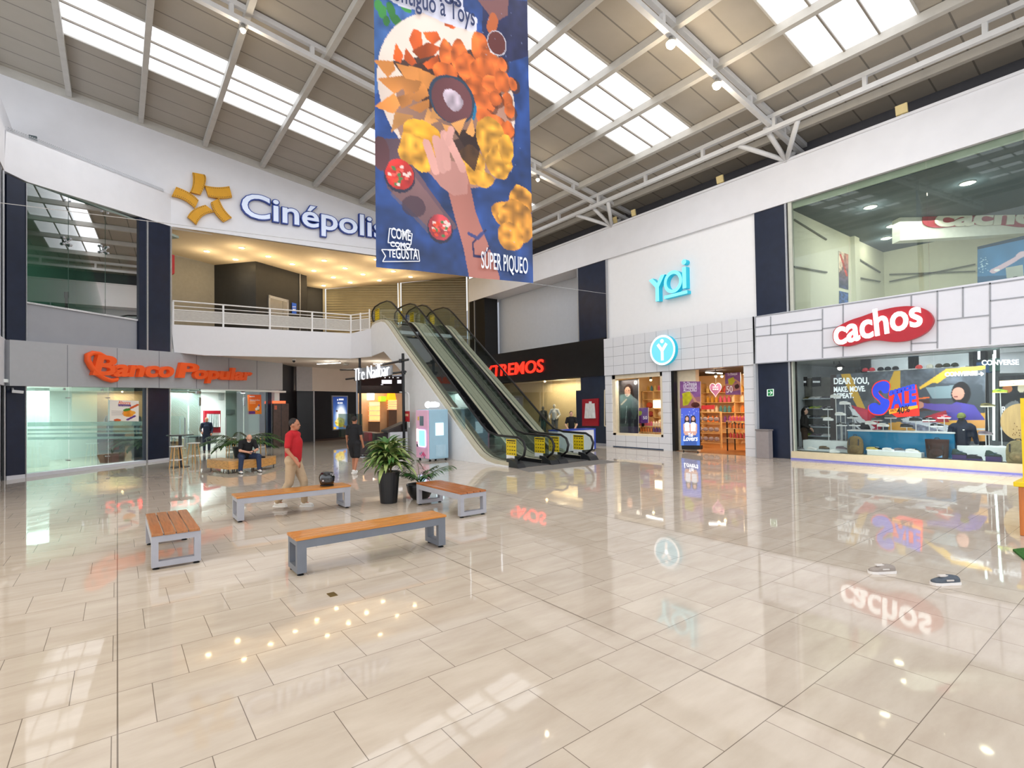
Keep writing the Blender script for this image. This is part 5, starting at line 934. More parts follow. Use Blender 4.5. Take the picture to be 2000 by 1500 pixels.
cv.line([K2(1000, 420), K2(1080, 760), K2(1180, 1060), K2(1280, 1420)], [.155, .15, .17, .2], (176, 112, 100), 1, .12); cv.poly(pl_(K2, (720, 200), (1070, 240), (1110, 420), (1100, 560), (960, 580), (830, 480), (730, 360)), (196, 138, 128), 1, .1)
for a, b, w in (((690, 60), (780, 320), .052), ((790, 20), (850, 300), .056), ((870, -40), (900, 280), .05), ((900, -20), (1050, 300), .05), ((940, -90), (910, 40), .04)): cv.line([K2(*a), K2(*b)], w, SKN, 1, .1)
for x, y, q, c in ((420, 370, 128, (192, 44, 40)), (825, 905, 112, (186, 62, 70))):
    E(K2, x, y+10, q+12, q+12, (40, 40, 62)); E(K2, x, y-8, q, q, c, tex=.3, tn=50)
    for k in range(26): a = RNG.random()*6.28; d = q*.85*math.sqrt(RNG.random()); E(K2, x+d*math.cos(a), y-8+d*math.sin(a), 18, 15, [(228, 198, 190), (214, 70, 40), (70, 120, 70), (226, 90, 80)][k % 4])
E(K2, 230, 150, 80, 140, (92, 56, 62), tex=.2); E(K2, 560, 690, 110, 90, (60, 42, 56), al=.7)
for x, y, rx, ry in ((1640, 640, 120, 140), (1480, 760, 150, 130), (1600, 850, 170, 170), (1540, 1000, 130, 120)): E(K2, x, y, rx, ry, (196, 132, 46), rough=.25, tex=.4, tn=70)
cv.poly(pl_(K1, (1200, 0), (1510, 0), (1500, 160), (1400, 220), (1340, 190), (1290, 110)), (112, 72, 72), 1, .15); E(K1, 1350, 240, 45, 90, (176, 88, 40), rough=.3, rot=.2); E(K1, 1395, 440, 104, 116, (190, 186, 196)); E(K1, 1395, 440, 96, 108, (96, 46, 44), tex=.15)
for k in range(150):
    x, y = RNG.random()*1500+160, RNG.random()*2900; E(K1, x, y, 5, 5, (150, 165, 205), al=.6) if (y > 1300 and x > 1500) or (y < 700 and x > 1250) else None
cv.poly(pl_(K1, (300, -260), (1050, -40), (1060, 110), (1200, 190), (1190, 310), (1130, 325), (620, 120), (420, 60), (200, -60)), (214, 212, 226))
cv.line([K2(1290, 920), K2(1160, 1050), K2(1170, 1180), K2(1260, 1190), K2(1330, 1090)], .012, (40, 40, 84)); cv.line([K2(1120, 960), K2(1210, 1000), K2(1260, 950)], .02, (64, 70, 124))
def bfn(u, v):
    w = .014*math.sin(u*23+v*3)+.02*math.sin(u*9+1.3*math.sin(v*5))*(.4+.6*v)+.02*math.exp(-((u-.88)/.06)**2)*math.sin(v*7+1)
    p = BL_+_d*BW*u+bn*w*(1 if bn@(BL_-EYE) < 0 else -1); return (p[0], p[1], ZT-BH*v+((BR_[2]-BL_[2])*(u-.5))*v)
r = thing('hanging_banner', 'tall blue food banner with fried chicken and a dipping hand hanging in the hall', 'banner', tuple(BL_+_d*BW/2)); cv.build('banner_cloth', bfn, r, print_mat('banner_print', 0, .38)); MB().tube([BL_*[1, 1, 0]+[0, 0, ZT], BL_*[1, 1, 0]+_d*BW+[0, 0, ZT]], .03, 8).build('top_rod', STEEL, r); b = MB()
for t in (.06, .5, .94): p = BL_*[1, 1, 0]+_d*BW*t; b.bar([p[0], p[1], ZT], [p[0], p[1], RZ(p[0])-.4], .02, .02, (1, 0, 0))
b.build('hanger', STEEL, r); BWT, BNV = M('banner_white_ink', (226, 230, 240), .5), M('banner_navy_ink', (36, 48, 88), .5)
bq = lambda c: (700+c[0]/5.172, c[1]/5.172+(0 if len(c) < 3 else 270))
def btext(st, a, b, h, m, sh=0., lift=.05): letters(r, st, BPL, bq(a), bq(b), h, m, .004, .004, sh, lift=lift, part='lettering', single=True)
btext('Estamos', (330, -110), (1030, 95), .34, BNV, .0); btext('contiguo a Toys', (280, -5), (1165, 278), .34, BNV, .0)
btext('COME', (325, 1014, 2), (520, 1046, 2), .18, BWT); btext('COMO', (318, 1100, 2), (515, 1120, 2), .085, BWT); btext('TE', (292, 1206, 2), (365, 1212, 2), .13, BWT); btext('GUSTA', (374, 1222, 2), (592, 1232, 2), .19, BWT); btext('S\u00daPER PIQUEO', (1232, 1315, 2), (1700, 1375, 2), .31, BWT)
b = MB()
for L in (((315, 910), (300, 1055), (530, 1075), (543, 965), (315, 910)), ((235, 1125), (605, 1130), (618, 1243), (245, 1246), (275, 1190), (235, 1125))):
    P = [onp(*bq((x, y, 2)), (bn, BPL[1]+(.05 if bn@(BL_-EYE) < 0 else -.05))) for x, y in L]
    for p, q in zip(P, P[1:]): b.tube([p, q], .01, 5)
b.ball(onp(*bq((500, 935, 2)), (bn, BPL[1]-.05 if bn@(BL_-EYE) > 0 else BPL[1]+.05)), .03, 6); b.build('emblem_frame', BWT, r)
# ------------------------------------------------------------------ lamps inside the shops and one added window fill
area('bank_lamp', bpt(3, 3, 2.85), 3.5, 190, (.86, 1, .98), sizey=3); area('bank_door_lamp', bpt(9, 1.2, 2.88), 3.4, 130, (.9, 1, .98), sizey=1.2); area('upper_room_lamp', bpt(2.6, 2.5, 9.3), 1.6, 70, (.8, 1, .9))
area('beauty_shop_lamp', (21.5, 12, 3.3), 2.4, 150, (1, .74, .46), sizey=4); area('beauty_window_fill', (18.98, 15.2, 3.15), .12, 40, (1, .86, .7), sizey=2.4)  # the window light is added to brighten the poster; no fixture there
area('shoe_shop_lamp', (20.6, 4, 3.5), 2.2, 330, (.93, .97, 1), sizey=9); area('shoe_window_lamp', (19.0, 4, 3.38), .3, 230, (.95, .98, 1), target=(19.6, 4, .5), sizey=8); area('upper_shop_lamp', (22.5, 3, 8.6), 3, 240, (1, .98, .92), sizey=8); area('sports_shop_lamp', (19.6, 21, 3.3), 1.0, 90, (1, .82, .56), sizey=4); area('far_shop_lamp', (14.5, 36, 3.6), 2.5, 90, (1, .84, .66))
# ------------------------------------------------------------------ bank interior and its glass
c = fl(231, 905.5); q = np.array(c)+BN*.28+np.array([0, 0, .06]); r = thing('window_planter', 'brown tapered planter box with a thin plant inside the bank glass', 'planter', q); b = MB(); u_ = np.array([.7433, .669, 0]); w0, w1 = .38, .5
b.hexa([q-u_*w0-BN*.12, q+u_*w0-BN*.12, q+u_*w0+BN*.12, q-u_*w0+BN*.12]+[p+np.array([0, 0, .33]) for p in (q-u_*w1-BN*.15, q+u_*w1-BN*.15, q+u_*w1+BN*.15, q-u_*w1+BN*.15)]); b.build('box', M('planter_brown', (126, 78, 58), .6), r); b = MB()
for k in range(7): leafmesh(b, q+np.array([0, 0, .3]), k*.9, .34, .03, 1.2, .9, .2, 5)
b.build('foliage', PALMG, r)
cv = Cv(60, 70, (238, 232, 222)); cv.ell(.62, .62, .2, .17, (240, 150, 40), tex=.1); cv.ell(.78, .58, .1, .08, (244, 170, 60)); cv.ell(.58, .45, .14, .06, (70, 140, 50), rot=-.4); cv.line([(.72, .36), (.95, .2)], .1, (214, 92, 40)); cv.line([(.6, .92), (.85, .74)], .09, (96, 52, 130)); cv.ell(.26, .95, .12, .06, (214, 92, 40)); cv.poly([(.28, .2), (.72, .2), (.72, .3), (.28, .3)], (96, 52, 130))
for k in range(4): cv.poly([(.06, .52+k*.07), (.46, .52+k*.07), (.46, .54+k*.07), (.06, .54+k*.07)], (190, 180, 175))
r = thing('window_poster', 'white savings sticker with orange fruit on the bank glass', 'poster', onp(240, 820, BP(.02))); cv.build('sticker', onpic([(214, 781), (271, 783), (271, 823), (214, 822)], BP(.03)), r); letters(r, 'Ahorre', BP(.035), (231, 789), (255, 790), .12, ORA, .003, single=True, part='lettering'); letters(r, 'a su manera', BP(.036), (231, 793.5), (254, 794.5), .055, WST, .003, single=True, part='lettering')
cv = Cv(50, 80, (232, 112, 36)); cv.vgrad((228, 92, 36), (240, 140, 30)); cv.poly([(.02, .84), (.5, .84), (.5, .99), (.02, .99)], (96, 52, 130)); cv.ell(.72, .68, .1, .1, (236, 226, 220)); cv.ell(.58, .74, .08, .07, (240, 240, 240)); cv.ell(.8, .55, .07, .06, (90, 90, 170)); cv.ell(.75, .8, .08, .03, (70, 140, 60))
for k in range(3): cv.poly([(.1, .32+k*.06), (.55, .32+k*.06), (.55, .345+k*.06), (.1, .345+k*.06)], (246, 190, 140))
r = thing('window_poster', 'orange loan poster on the right pane of the bank door front', 'poster', onp(498, 790, BP(.02))); cv.build('sheet', onpic([(485, 771), (510, 771), (511, 808.5), (486, 809)], BP(.03)), r); barsprint(r, WST, [(488, 498, 773.5, 775.5, 4)], BP(.036)); letters(r, 'Adelanto de Bono', BP(.036), (488, 783), (507.5, 783), .09, WST, .003, single=True, part='lettering')
FRO = glass('frosted_band', (225, 240, 236), .3, body=.3, bodycol=(205, 232, 228)); b = MB()
for y0, y1 in ((823, 831), (836, 840), (844, 847), (852, 857)): slab('', None, [(54, y0+2), (278, y0), (278, y1), (54, y1+2)], BP(.02), .004, mb=b)
tag(b.build('frosted_stripes', FRO), 'frosted stripes across the left bank panes', 'sticker')
r = thing('hose_cabinet', 'red fire hose cabinet on the white wall inside the bank', 'fire cabinet', onp(416, 824, BP(-2.05))); CABR = M('cabinet_red', (150, 20, 36), .35); slab('case', CABR, [(400, 802), (431, 802), (431, 845), (400, 845)], BP(-2.0), .1, r); b = MB()
for k in range(5): b.tube([onp(408+k*4.2, 809, BP(-1.97)), onp(407+k*4.6, 834, BP(-1.96))], .12, 8)
b.build('hose', M('hose_canvas', (206, 208, 206), .8, var=.1), r); slab('glass', CLEAR, [(405, 807), (427, 807), (427, 836), (405, 836)], BP(-1.85), .01, r)
for nm, lb, px, pl in (('wall_panel', 'grey control panel above the red hose cabinet', [(430, 768), (438, 768), (438, 781), (430, 781)], BP(-2.0)), ('wall_notice', 'framed white notice on the bank wall right of the hose cabinet', [(443, 800), (459, 800), (459, 809), (443, 809)], BP(-2.0))): slab(nm, M('notice_grey', (160, 166, 166), .5), px, pl, .04, None, kind=None, label=lb, cat='notice' if 'notice' in nm else 'panel')
c = np.array(bpt(8.9, 1.55, 0)); r = thing('desk', 'grey wheeled desk inside the bank door', 'desk', c); b = MB(); b.obox(c+[0, 0, .74], 1.5, .55, .03, .733); b.build('desk_top', M('desk_dark', (60, 64, 70), .4), r); MB().obox(c+[0, 0, .38]+BN*-.2, 1.3, .03, .36, .733).build('modesty_panel', M('desk_grey', (128, 134, 140), .5), r)
for sx in (-.65, .65):
    for sy in (-.22, .22): p = c+u_*sx+BN*sy; MB().lathe([(.04, 0), (.04, .06), (.02, .07), (.02, .74)], p, 8).build('leg', STEEL, r)
for x, ya, yb, lb in ((361, 816, 872, 'long steel pull handle on the left bank door leaf'), (441, 815, 872, 'long steel pull handle on the right bank door leaf')):
    MB().tube([onp(x, ya, BP(.12)), onp(x, yb, BP(.12))], .025, 8).build('pull_handle', STEEL, None, label=lb, cat='handle'); MB().tube([onp(x, ya+4, BP(.12)), onp(x, ya+4, BP(-.02))], .015, 6)
r = thing('door_2', None, None, bpt(7.2, .1, 0), kind='structure'); slab('window_pane', GREENG, [(389, 760), (392, 760), (392, 888), (389, 889)], BP(.3), .012, r); slab('door_leaf', GREENG, [(441, 762), (475, 762), (475, 880), (441, 882)], BP(.04), .012, r); b = MB()
for x in (389, 475): slab('', None, [(x-4, 764), (x+4, 764), (x+4, 769), (x-4, 769)], BP(.05), .06, mb=b); slab('', None, [(x+1, 776), (x+4, 776), (x+4, 793), (x+1, 793)], BP(.05), .06, mb=b)
b.build('door_patch', STEEL, r)
# photo booth, light box and far shop under the balcony
c = onp(555, 872, ZP(0)); pl = YP(c[1]); r = thing('photo_booth', 'brown metal booth with an orange lit header beside the bank', 'booth', c); slab('booth_body', M('booth_brown', (84, 66, 58), .35, .4, var=.15), [(534, 788), (564, 788), (564, 874), (534, 874)], pl, .7, r); slab('header', M('header_orange', (236, 110, 70), .4, emit=.9, ecol=(240, 90, 50)), [(533, 783), (558, 783), (558, 788), (533, 788)], YP(c[1]-.03), .5, r); slab('door_seam', BLACK, [(549, 789), (550, 789), (550, 873), (549, 873)], YP(c[1]-.01), .02, r); slab('poster', M('booth_poster', (190, 96, 70), .5), [(536, 792), (541, 792), (541, 800), (536, 800)], YP(c[1]-.02), .02, r)
CWN = np.array([1.6, -3.28, 0]); CWN /= np.linalg.norm(CWN); CPL = (CWN, CWN@np.array([9.72, 33.05, 0])+.02)
cv = Cv(60, 130, (40, 80, 160)); cv.vgrad((24, 54, 120), (120, 160, 220)); cv.ell(.55, .5, .42, .34, (250, 252, 255), soft=.6); cv.ell(.55, .62, .5, .3, (250, 250, 246), al=.9, soft=.5); cv.ell(.48, .82, .32, .13, (240, 200, 80), rough=.3, tex=.3, tn=40); cv.ell(.5, .74, .26, .08, (250, 226, 140), rough=.4, tex=.3, tn=40); cv.ell(.25, .44, .06, .03, (80, 60, 60)); cv.ell(.8, .93, .1, .04, (220, 140, 70)); cv.ell(.08, .96, .12, .04, (230, 180, 60))
r = thing('light_box', 'backlit blue and yellow snack poster on the dark corridor wall', 'light box', onp(664, 806, CPL)); slab('case', STEEL, [(648.5, 772.5), (679.5, 773), (679, 838.5), (650.5, 840.5)], (CPL[0], CPL[1]+.06), .08, r); cv.build('poster_print', onpic([(650.5, 775), (678, 775), (677.5, 837), (652, 838.5)], (CPL[0], CPL[1]+.075)), r, print_mat('print_lit', .7)); barsprint(r, NW, [(658.5, 661, 779.5, 782.5, 1), (662, 671.5, 778.5, 781.8, 6), (659.5, 670, 785.5, 788.5, 3)], (CPL[0], CPL[1]+.085))
FP = YP(35.2); slab('trim_160', BLACK, [(700, 735), (788, 735), (788, 768), (700, 768)], FP, .2); r = thing('far_shop_sign', 'glowing white shop name seen below the kiosk sign', 'sign', onp(768, 746, FP), 'shop signs'); barsprint(r, NW, [(745.5, 773, 742, 749.5, 1), (776, 787, 742, 749, 1), (744, 750, 750.5, 752, 1), (751, 754, 735.5, 738.5, 1), (760, 762, 736, 738.5, 1), (767, 769, 736, 738.5, 1), (775, 781, 737, 738.5, 1)], YP(35.15), 'glowing_bar')
slab('wall_far_shop', M('far_shop_wall', (196, 160, 124), .6, var=.15, scale=1), [(700, 760), (800, 760), (800, 870), (700, 870)], YP(37.5), .1)
for i, (x0, x1, y0, y1) in enumerate(((722, 742, 785, 823), (759, 775, 781, 800))):
    r = thing('eyewear_shelf', ['lit shelf of eyewear at the left of the far shop', 'lit shelf of eyewear at the right of the far shop'][i], 'shelf', onp((x0+x1)/2, y1, YP(37)), 'eyewear shelves'); slab('back', M('shelf_glow', (255, 206, 150), .5, emit=.8, ecol=(255, 180, 110)), [(x0, y0), (x1, y0), (x1, y1), (x0, y1)], YP(37.2), .1, r)
    for k in range(4): y = y0+(y1-y0)*(k+.8)/4; slab('board', M('shelf_pale', (240, 226, 206), .5), [(x0, y-.6), (x1, y-.6), (x1, y+.6), (x0, y+.6)], YP(36.9), .3, r)
    slab('base_cabinet', M('shelf_base', (90, 64, 48), .5), [(x0, y1+1), (x1, y1+1), (x1, 852), (x0, 852)], YP(36.95), .3, r)
for nm, lb, px, m, cat in (('lamp_panel', 'white lit panel hanging at the left of the far shop', [(722, 765), (731, 765), (731, 781), (722, 781)], M('panel_glow', (240, 250, 255), .4, emit=1.6), 'panel'), ('orange_panel', 'orange lamp shade panel at the right of the far shop', [(762, 766), (771, 766), (774, 781), (759, 781)], M('orange_glow', (255, 150, 20), .4, emit=1.0), 'panel'), ('green_notice', 'green lit notice in the far shop doorway', [(744, 774), (754, 774), (754, 784), (744, 784)], M('green_glow', (150, 190, 40), .4, emit=.6), 'notice')): slab(nm, m, px, YP(37.0), .55, None, kind=None, label=lb, cat=cat)
for x, lb in ((750, 'left oval ceiling lamp in the far shop'), (766, 'right oval ceiling lamp in the far shop')): c = onp(x, 760 if x < 760 else 758.5, YP(36)); MB().lathe([(.28, 0), (.3, .05), (.2, .1)], c, 16).build('ceiling_lamp', M('oval_glow', (255, 246, 230), .4, emit=3, var=0), None, label=lb, cat='ceiling light', group='far shop ceiling lamps')
# ------------------------------------------------------------------ beauty shop (tiled front)
WARMW = M('shop_warm_wall', (232, 196, 150), .6, var=.04, scale=1); WOODF = M('shop_wood_floor', (150, 98, 56), .3, var=.2, stretch=(8, 1, 1)); SHELFW = M('shelf_birch', (214, 176, 122), .5, var=.1, stretch=(1, 1, 10)); DKC = M('dark_shop_ceiling', (34, 32, 34), .7)
b = MB(); b.box(24.4, 9.8, 0, 24.5, 17.6, 3.5); b.box(18.95, 17.1, 0, 24.5, 17.2, 3.5); b.box(18.95, 9.7, 0, 24.5, 9.8, 3.5); struct('wall_beauty_shop', b, WARMW); trim(MB().box(18.75, 9.8, .0, 24.5, 17.1, .012), WOODF); b = MB(); b.box(18.9, 9.8, 3.42, 24.5, 17.2, 3.5); struct('ceiling_beauty_shop', b, DKC)
trim(MB().box(19.0, 12.4, 0, 19.25, 13.4, 3.42), CREAM); SPG = M('spot_warm_glow', (255, 214, 150), .4, emit=12, var=0)
for i, (px, py, x) in enumerate(((1271, 742, 20.2), (1398, 735, 20.5), (1410, 735, 21.2), (1455, 731, 20.2))):
    c = onp(px, py, XP(x)); r = thing('shop_spotlight', 'small glaring warm spotlight under the dark ceiling of the beauty shop', 'spotlight', c, 'beauty shop spotlights'); MB().lathe([(.05, .02), (.07, .14), (.02, .16)], c, 10).build('housing', BLACK, r); MB().ball(c, .06, 8).build('bulb', SPG, r); MB().bar((c[0], c[1], c[2]+.1), (c[0], c[1], 3.42), .02, .02, (1, 0, 0)).build('rod', BLACK, r); point('spot_light', (c[0], c[1], c[2]-.12), 14, (1, .8, .5), .06)
for a, b_, x in (((1379, 727.5), (1410, 729.5), 21), ((1257, 735), (1299, 731), 20)): A, B = onp(*a, XP(x)), onp(*b_, XP(x)); MB().bar(A, B, .08, .05).build('tube_light', M('tube_glow', (255, 250, 244), .4, emit=5, var=0), None, label='white tube light under the dark ceiling of the beauty shop, above the %s' % ('door' if x == 21 else 'window'), cat='tube light', group='beauty shop tube lights')
def poster(name, label, cvs, px4, pl, cat='poster', group=None, mat=None, thick=.03, frame=None):
    r = thing(name, label, cat, sum(onp(*p, pl) for p in px4)/4, group); n = np.array(pl[0], float); k = 1 if n@(onp(*px4[0], pl)-EYE) > 0 else -1; slab('board', frame or WST, px4, (pl[0], pl[1]+k*.004), thick, r); cvs.build('picture', onpic(px4, pl), r, mat); return r
def lift(pl, d): n = np.array(pl[0], float); return (pl[0], pl[1]-d) if n@EYE < pl[1] else (pl[0], pl[1]+d)
cv = Cv(60, 150, (70, 66, 72)); cv.vgrad((56, 52, 56), (86, 80, 86)); cv.ell(.5, .22, .24, .14, (44, 30, 28)); cv.poly([(.24, .25), (.76, .25), (.8, .42), (.2, .42)], (44, 30, 28)); cv.ell(.46, .21, .15, .085, (206, 156, 136)); cv.poly([(.1, .44), (.4, .33), (.7, .33), (.96, .46), (.98, .8), (.06, .8)], (36, 36, 48)); cv.line([(.15, .42), (.4, .34)], .07, (204, 156, 136)); cv.ell(.42, .27, .05, .012, (150, 60, 60)); cv.ell(.4, .19, .025, .007, (40, 26, 24)); cv.ell(.53, .19, .025, .007, (40, 26, 24)); cv.line([(.42, .45), (.36, .75)], .02, (160, 160, 170)); cv.poly([(0, .8), (1, .8), (1, 1), (0, 1)], (60, 50, 76)); cv.ell(.85, .07, .07, .03, (226, 226, 226)); cv.ell(.85, .065, .045, .018, (70, 66, 72)); cv.grain(.08, 40)
poster('window_poster', 'tall dark poster of a smiling woman in the beauty shop window', cv, [(1208, 743.5), (1247, 739), (1247, 856), (1208.5, 855)], XP(19.1))
PUR = (142, 92, 152)
cv = Cv(60, 80, PUR); cv.grain(.12, 12); cv.poly([(0, .62), (1, .56), (1, 1), (0, 1)], (170, 110, 120)); cv.poly([(.12, .44), (.5, .36), (.62, .6), (.4, .86), (.16, .9)], (196, 190, 40), 1, .15); cv.line([(.55, .46), (.8, .78), (1, .8)], [.08, .12, .16], (206, 150, 124)); cv.ell(.75, .86, .2, .1, (84, 40, 36), tex=.3)
pp = poster('offer_poster', 'purple accessory offer poster on the cream panel of the shop door', cv, [(1328, 745), (1368, 745), (1368, 798), (1328, 798)], XP(18.97)); INK = M('poster_white_ink', (240, 232, 244), .5, emit=.1)
for t, y, h in (('Te Obsequia', 752, .13), ('EXCLUSIVO', 758.5, .15), ('ACCESORIO', 765, .15)): letters(pp, t, XP(18.955), (1335, y), (1361, y-.3), h, INK, .003, single=True, part='lettering')
cv2 = Cv(50, 76, PUR); cv2.grain(.1, 12); cv2.poly([(0, .5), (1, .42), (1, .78), (.4, .85), (0, .8)], (188, 128, 128)); cv2.poly([(.2, .28), (.55, .2), (.66, .38), (.45, .56), (.22, .52)], (196, 190, 40)); cv2.line([(.6, .3), (.98, .5)], .1, (206, 150, 124)); cv2.ell(.75, .62, .16, .1, (70, 34, 34), rough=.2)
pp = poster('offer_poster', 'purple half-price poster hanging in the beauty shop doorway', cv2, [(1416, 729), (1446, 727), (1447, 771), (1417, 771)], XP(20.0)); letters(pp, '50', XP(19.985), (1419, 767), (1431, 766.5), .27, INK, .004, single=True, part='lettering'); letters(pp, 'Te Obsequia', XP(19.985), (1421, 733.5), (1440, 732), .10, INK, .004, single=True, part='lettering')
cv = Cv(60, 116, (60, 80, 190)); cv.vgrad((74, 90, 200), (70, 120, 210))
for cx, fl_x in ((.34, -1), (.66, 1)):
    cv.ell(cx, .28, .13, .08, (44, 30, 34)); cv.poly([(cx-.13, .28), (cx+.13, .28), (cx+.14, .4), (cx-.14, .4)], (44, 30, 34)); cv.ell(cx, .29, .085, .055, (214, 164, 146)); cv.poly([(cx-.2, .44), (cx-.06, .38), (cx+.06, .38), (cx+.2, .44), (cx+.16, .64), (cx-.16, .64)], (236, 234, 240)); cv.line([(cx-.17, .44), (cx-.16, .66)], .07, (212, 164, 146)); cv.line([(cx+.17, .44), (cx+.16, .66)], .07, (212, 164, 146)); cv.poly([(cx-.12, .62), (cx+.12, .62), (cx+.14, .72), (cx-.14, .72)], (212, 164, 146)); cv.poly([(cx-.16, .72), (cx+.16, .72), (cx+.18, 1), (cx-.18, 1)], (54, 88, 160))
for k in range(14): cv.ell(RNG.random(), RNG.random()*.25, .015, .008, (220, 226, 255))
r = poster('screen_stand', 'backlit standing screen of two women in white tops at the shop door', cv, [(1330, 797), (1366, 797), (1367, 870), (1330, 870)], XP(18.62), 'display screen', None, print_mat('screen_lit', .75), .06, BLACK); slab('plinth', CHAR, [(1331, 870), (1367, 870), (1367, 878), (1332, 878)], XP(18.61), .2, r); LIT = M('screen_white', (255, 255, 255), .4, emit=1.3, var=0)
for x in (1335, 1363): c = onp(x, 880, XP(18.72)); MB().lathe([(.03, 0), (.03, .05)], (c[0], c[1], 0), 8).build('caster', RUBBER, r)
letters(r, 'Yoi', XP(18.6), (1344, 853), (1353, 853), .16, LIT, .004, single=True, part='lettering'); letters(r, 'Lovers', XP(18.6), (1335, 861), (1362, 861), .2, LIT, .004, shear=.15, single=True, part='lettering')
c = onp(1397.5, 760, XP(21)); hp = [(16*math.sin(t)**3/16, (13*math.cos(t)-5*math.cos(2*t)-2*math.cos(3*t)-math.cos(4*t))/16) for t in np.linspace(0, 6.283, 33)[:-1]]; r = thing('heart_sign', 'purple heart-shaped sign inside the beauty shop', 'sign', c); MB().prism([(c[0], c[1]-u*.27, c[2]+v*.33) for u, v in hp], (.05, 0, 0)).build('heart', M('heart_mauve', (150, 100, 150), .5), r); MB().tube([(c[0]-.005, c[1]-u*.28, c[2]+v*.34) for u, v in hp], .015, 6, closed=True).build('heart_rim', M('heart_rim_pale', (220, 190, 220), .5), r); MB().bar((c[0]+.02, c[1], c[2]+.25), (c[0]+.02, c[1], 3.42), .01, .01, (1, 0, 0)).build('hanger', STEEL, r); barsprint(r, INK, [(1392, 1403, 755, 757, 4), (1392, 1404, 759, 761.5, 3)], XP(20.98))
# shelves of small goods, copied one by one
COLS = [(214, 160, 60), (196, 70, 60), (226, 196, 120), (120, 70, 140), (230, 130, 60), (84, 140, 150), (236, 214, 190), (206, 90, 120)]
BOT = []
for i, cc in enumerate(COLS):
    b = MB().lathe([(.055, 0), (.06, .02), (.06, .16), (.03, .2), (.03, .24)], (0, 0, 0), 8); me = b.build('bottle', M('bottle_colour_%d' % i, cc, .35, var=.05), None, local=True, loc=(0, 0, 0)); BOT.append(me.data); bpy.data.objects.remove(me)
def good(name, data, loc, label, cat, group, s=1., rz=0.): o = bpy.data.objects.new(name, data); COL.objects.link(o); o.location = loc; o.scale = (s, s, s); o.rotation_euler = (0, 0, rz); return tag(o, label, cat, group)
r = thing('wall_shelving', 'birch wall shelving full of bottles along the back of the beauty shop', 'shelving', (24.2, 13.2, 0))
for z in (.5, 1.0, 1.5, 2.0, 2.5): MB().box(23.95, 9.9, z, 24.38, 17.0, z+.03).build('shelf_board', SHELFW, r)
for y in (9.95, 11.7, 13.5, 15.3, 16.95): MB().box(23.95, y, 0, 24.38, y+.05, 3.0).build('upright', SHELFW, r)
for i, z in enumerate((1.0, 1.5, 2.0, 2.5)):
    for k in range(22):
        y = 11.82+k*.23
        if abs(y-13.5) < .1 or abs(y-15.3) < .1: continue
        good('bottle', BOT[(k//3+i*2) % 8], (24.1, y, z+.03), 'small bottle in a row on the %s board of the beauty shop wall shelves' % ['lowest filled', 'second', 'third', 'topmost'][i], 'bottle', 'bottles on the beauty shop wall shelves', 1.35)
def ptable(label, y0, y1, x0, x1, tops, glab, off):
    r = thing('display_table', label, 'table', ((x0+x1)/2, (y0+y1)/2, .012), 'beauty shop display tables')
    for i, z in enumerate(tops):
        MB().box(x0, y0, z-.03, x1, y1, z).build('tier', SHELFW, r)
        n = int((y1-y0-.1)/.145)
        for row in range(2):
            for k in range(n): good('bottle', BOT[(i*3+row+off+k//5) % 8], (x0+.1+row*.18, y0+.1+k*.145, z), glab % ['lowest', 'middle', 'top'][i if len(tops) == 3 else i*2], 'bottle', 'bottles on the display tables', .9)
    for x in (x0+.03, x1-.03):
        for y in (y0+.03, y1-.03): MB().box(x-.02, y-.02, .012, x+.02, y+.02, tops[-1]-.03).build('leg', BLACK, r)
ptable('black-legged tiered table of bright bottles at the right of the beauty shop door', 10.2, 11.75, 20.1, 20.75, (.55, .95, 1.25), 'small bottle on the %s tier of the table inside the beauty shop door', 0)
ptable('display table of colourful bottles behind the beauty shop window glass', 14.2, 16.2, 19.35, 19.8, (.72, 1.0), 'small bottle on the %s tier of the beauty shop window table', 3)
for px, py, z, m, nm, lb in ((1226, 828, 1.0, (222, 130, 180), 'pink_bag', 'pink rounded bag on the window table of the beauty shop'), (1240, 833, 1.0, (80, 150, 190), 'blue_box', 'blue gift box on the window table of the beauty shop'), (1290, 830, 1.0, (214, 196, 150), 'cream_pouch', 'cream pouch at the right end of the window table')):
    c = onp(px, py, XP(19.7)); b = MB(); b.ball((c[0], c[1], 1.14), (.1, .14, .14), 10) if nm != 'blue_box' else b.box(c[0]-.08, c[1]-.1, 1.0, c[0]+.08, c[1]+.1, 1.2); b.build(nm, M(nm, m, .45), None, smooth=nm != 'blue_box', label=lb, cat='bag' if nm != 'blue_box' else 'box')
cv = Cv(40, 60, (110, 60, 140)); cv.ell(.25, .35, .2, .16, (160, 180, 60), rot=.6); cv.ell(.7, .2, .12, .08, (80, 90, 170)); cv.poly([(.5, .02), (.98, .02), (.98, .98), (.5, .98)], (92, 50, 130), .6); pp = poster('offer_card', 'purple half-price card standing in the beauty shop window', cv, [(1244, 797), (1266, 796), (1266, 826), (1244, 827)], XP(19.3)); letters(pp, '50', XP(19.285), (1256, 819), (1264, 818.7), .14, INK, .003, single=True, part='lettering'); slab('easel', BLACK, [(1253, 826), (1257, 826), (1257, 833), (1253, 833)], XP(19.32), .05, pp)
r = thing('cube_shelf', 'open birch cube shelf behind the beauty shop window', 'shelf', (21.5, 15.8, .012)); 
for z in (.012, 1.3, 1.75, 2.2, 2.62): MB().box(21.3, 14.9, z, 21.7, 17.0, z+.04).build('board', SHELFW, r)
for y in (14.9, 15.6, 16.3, 16.96): MB().box(21.3, y, .05, 21.7, y+.04, 2.66).build('divider', SHELFW, r)
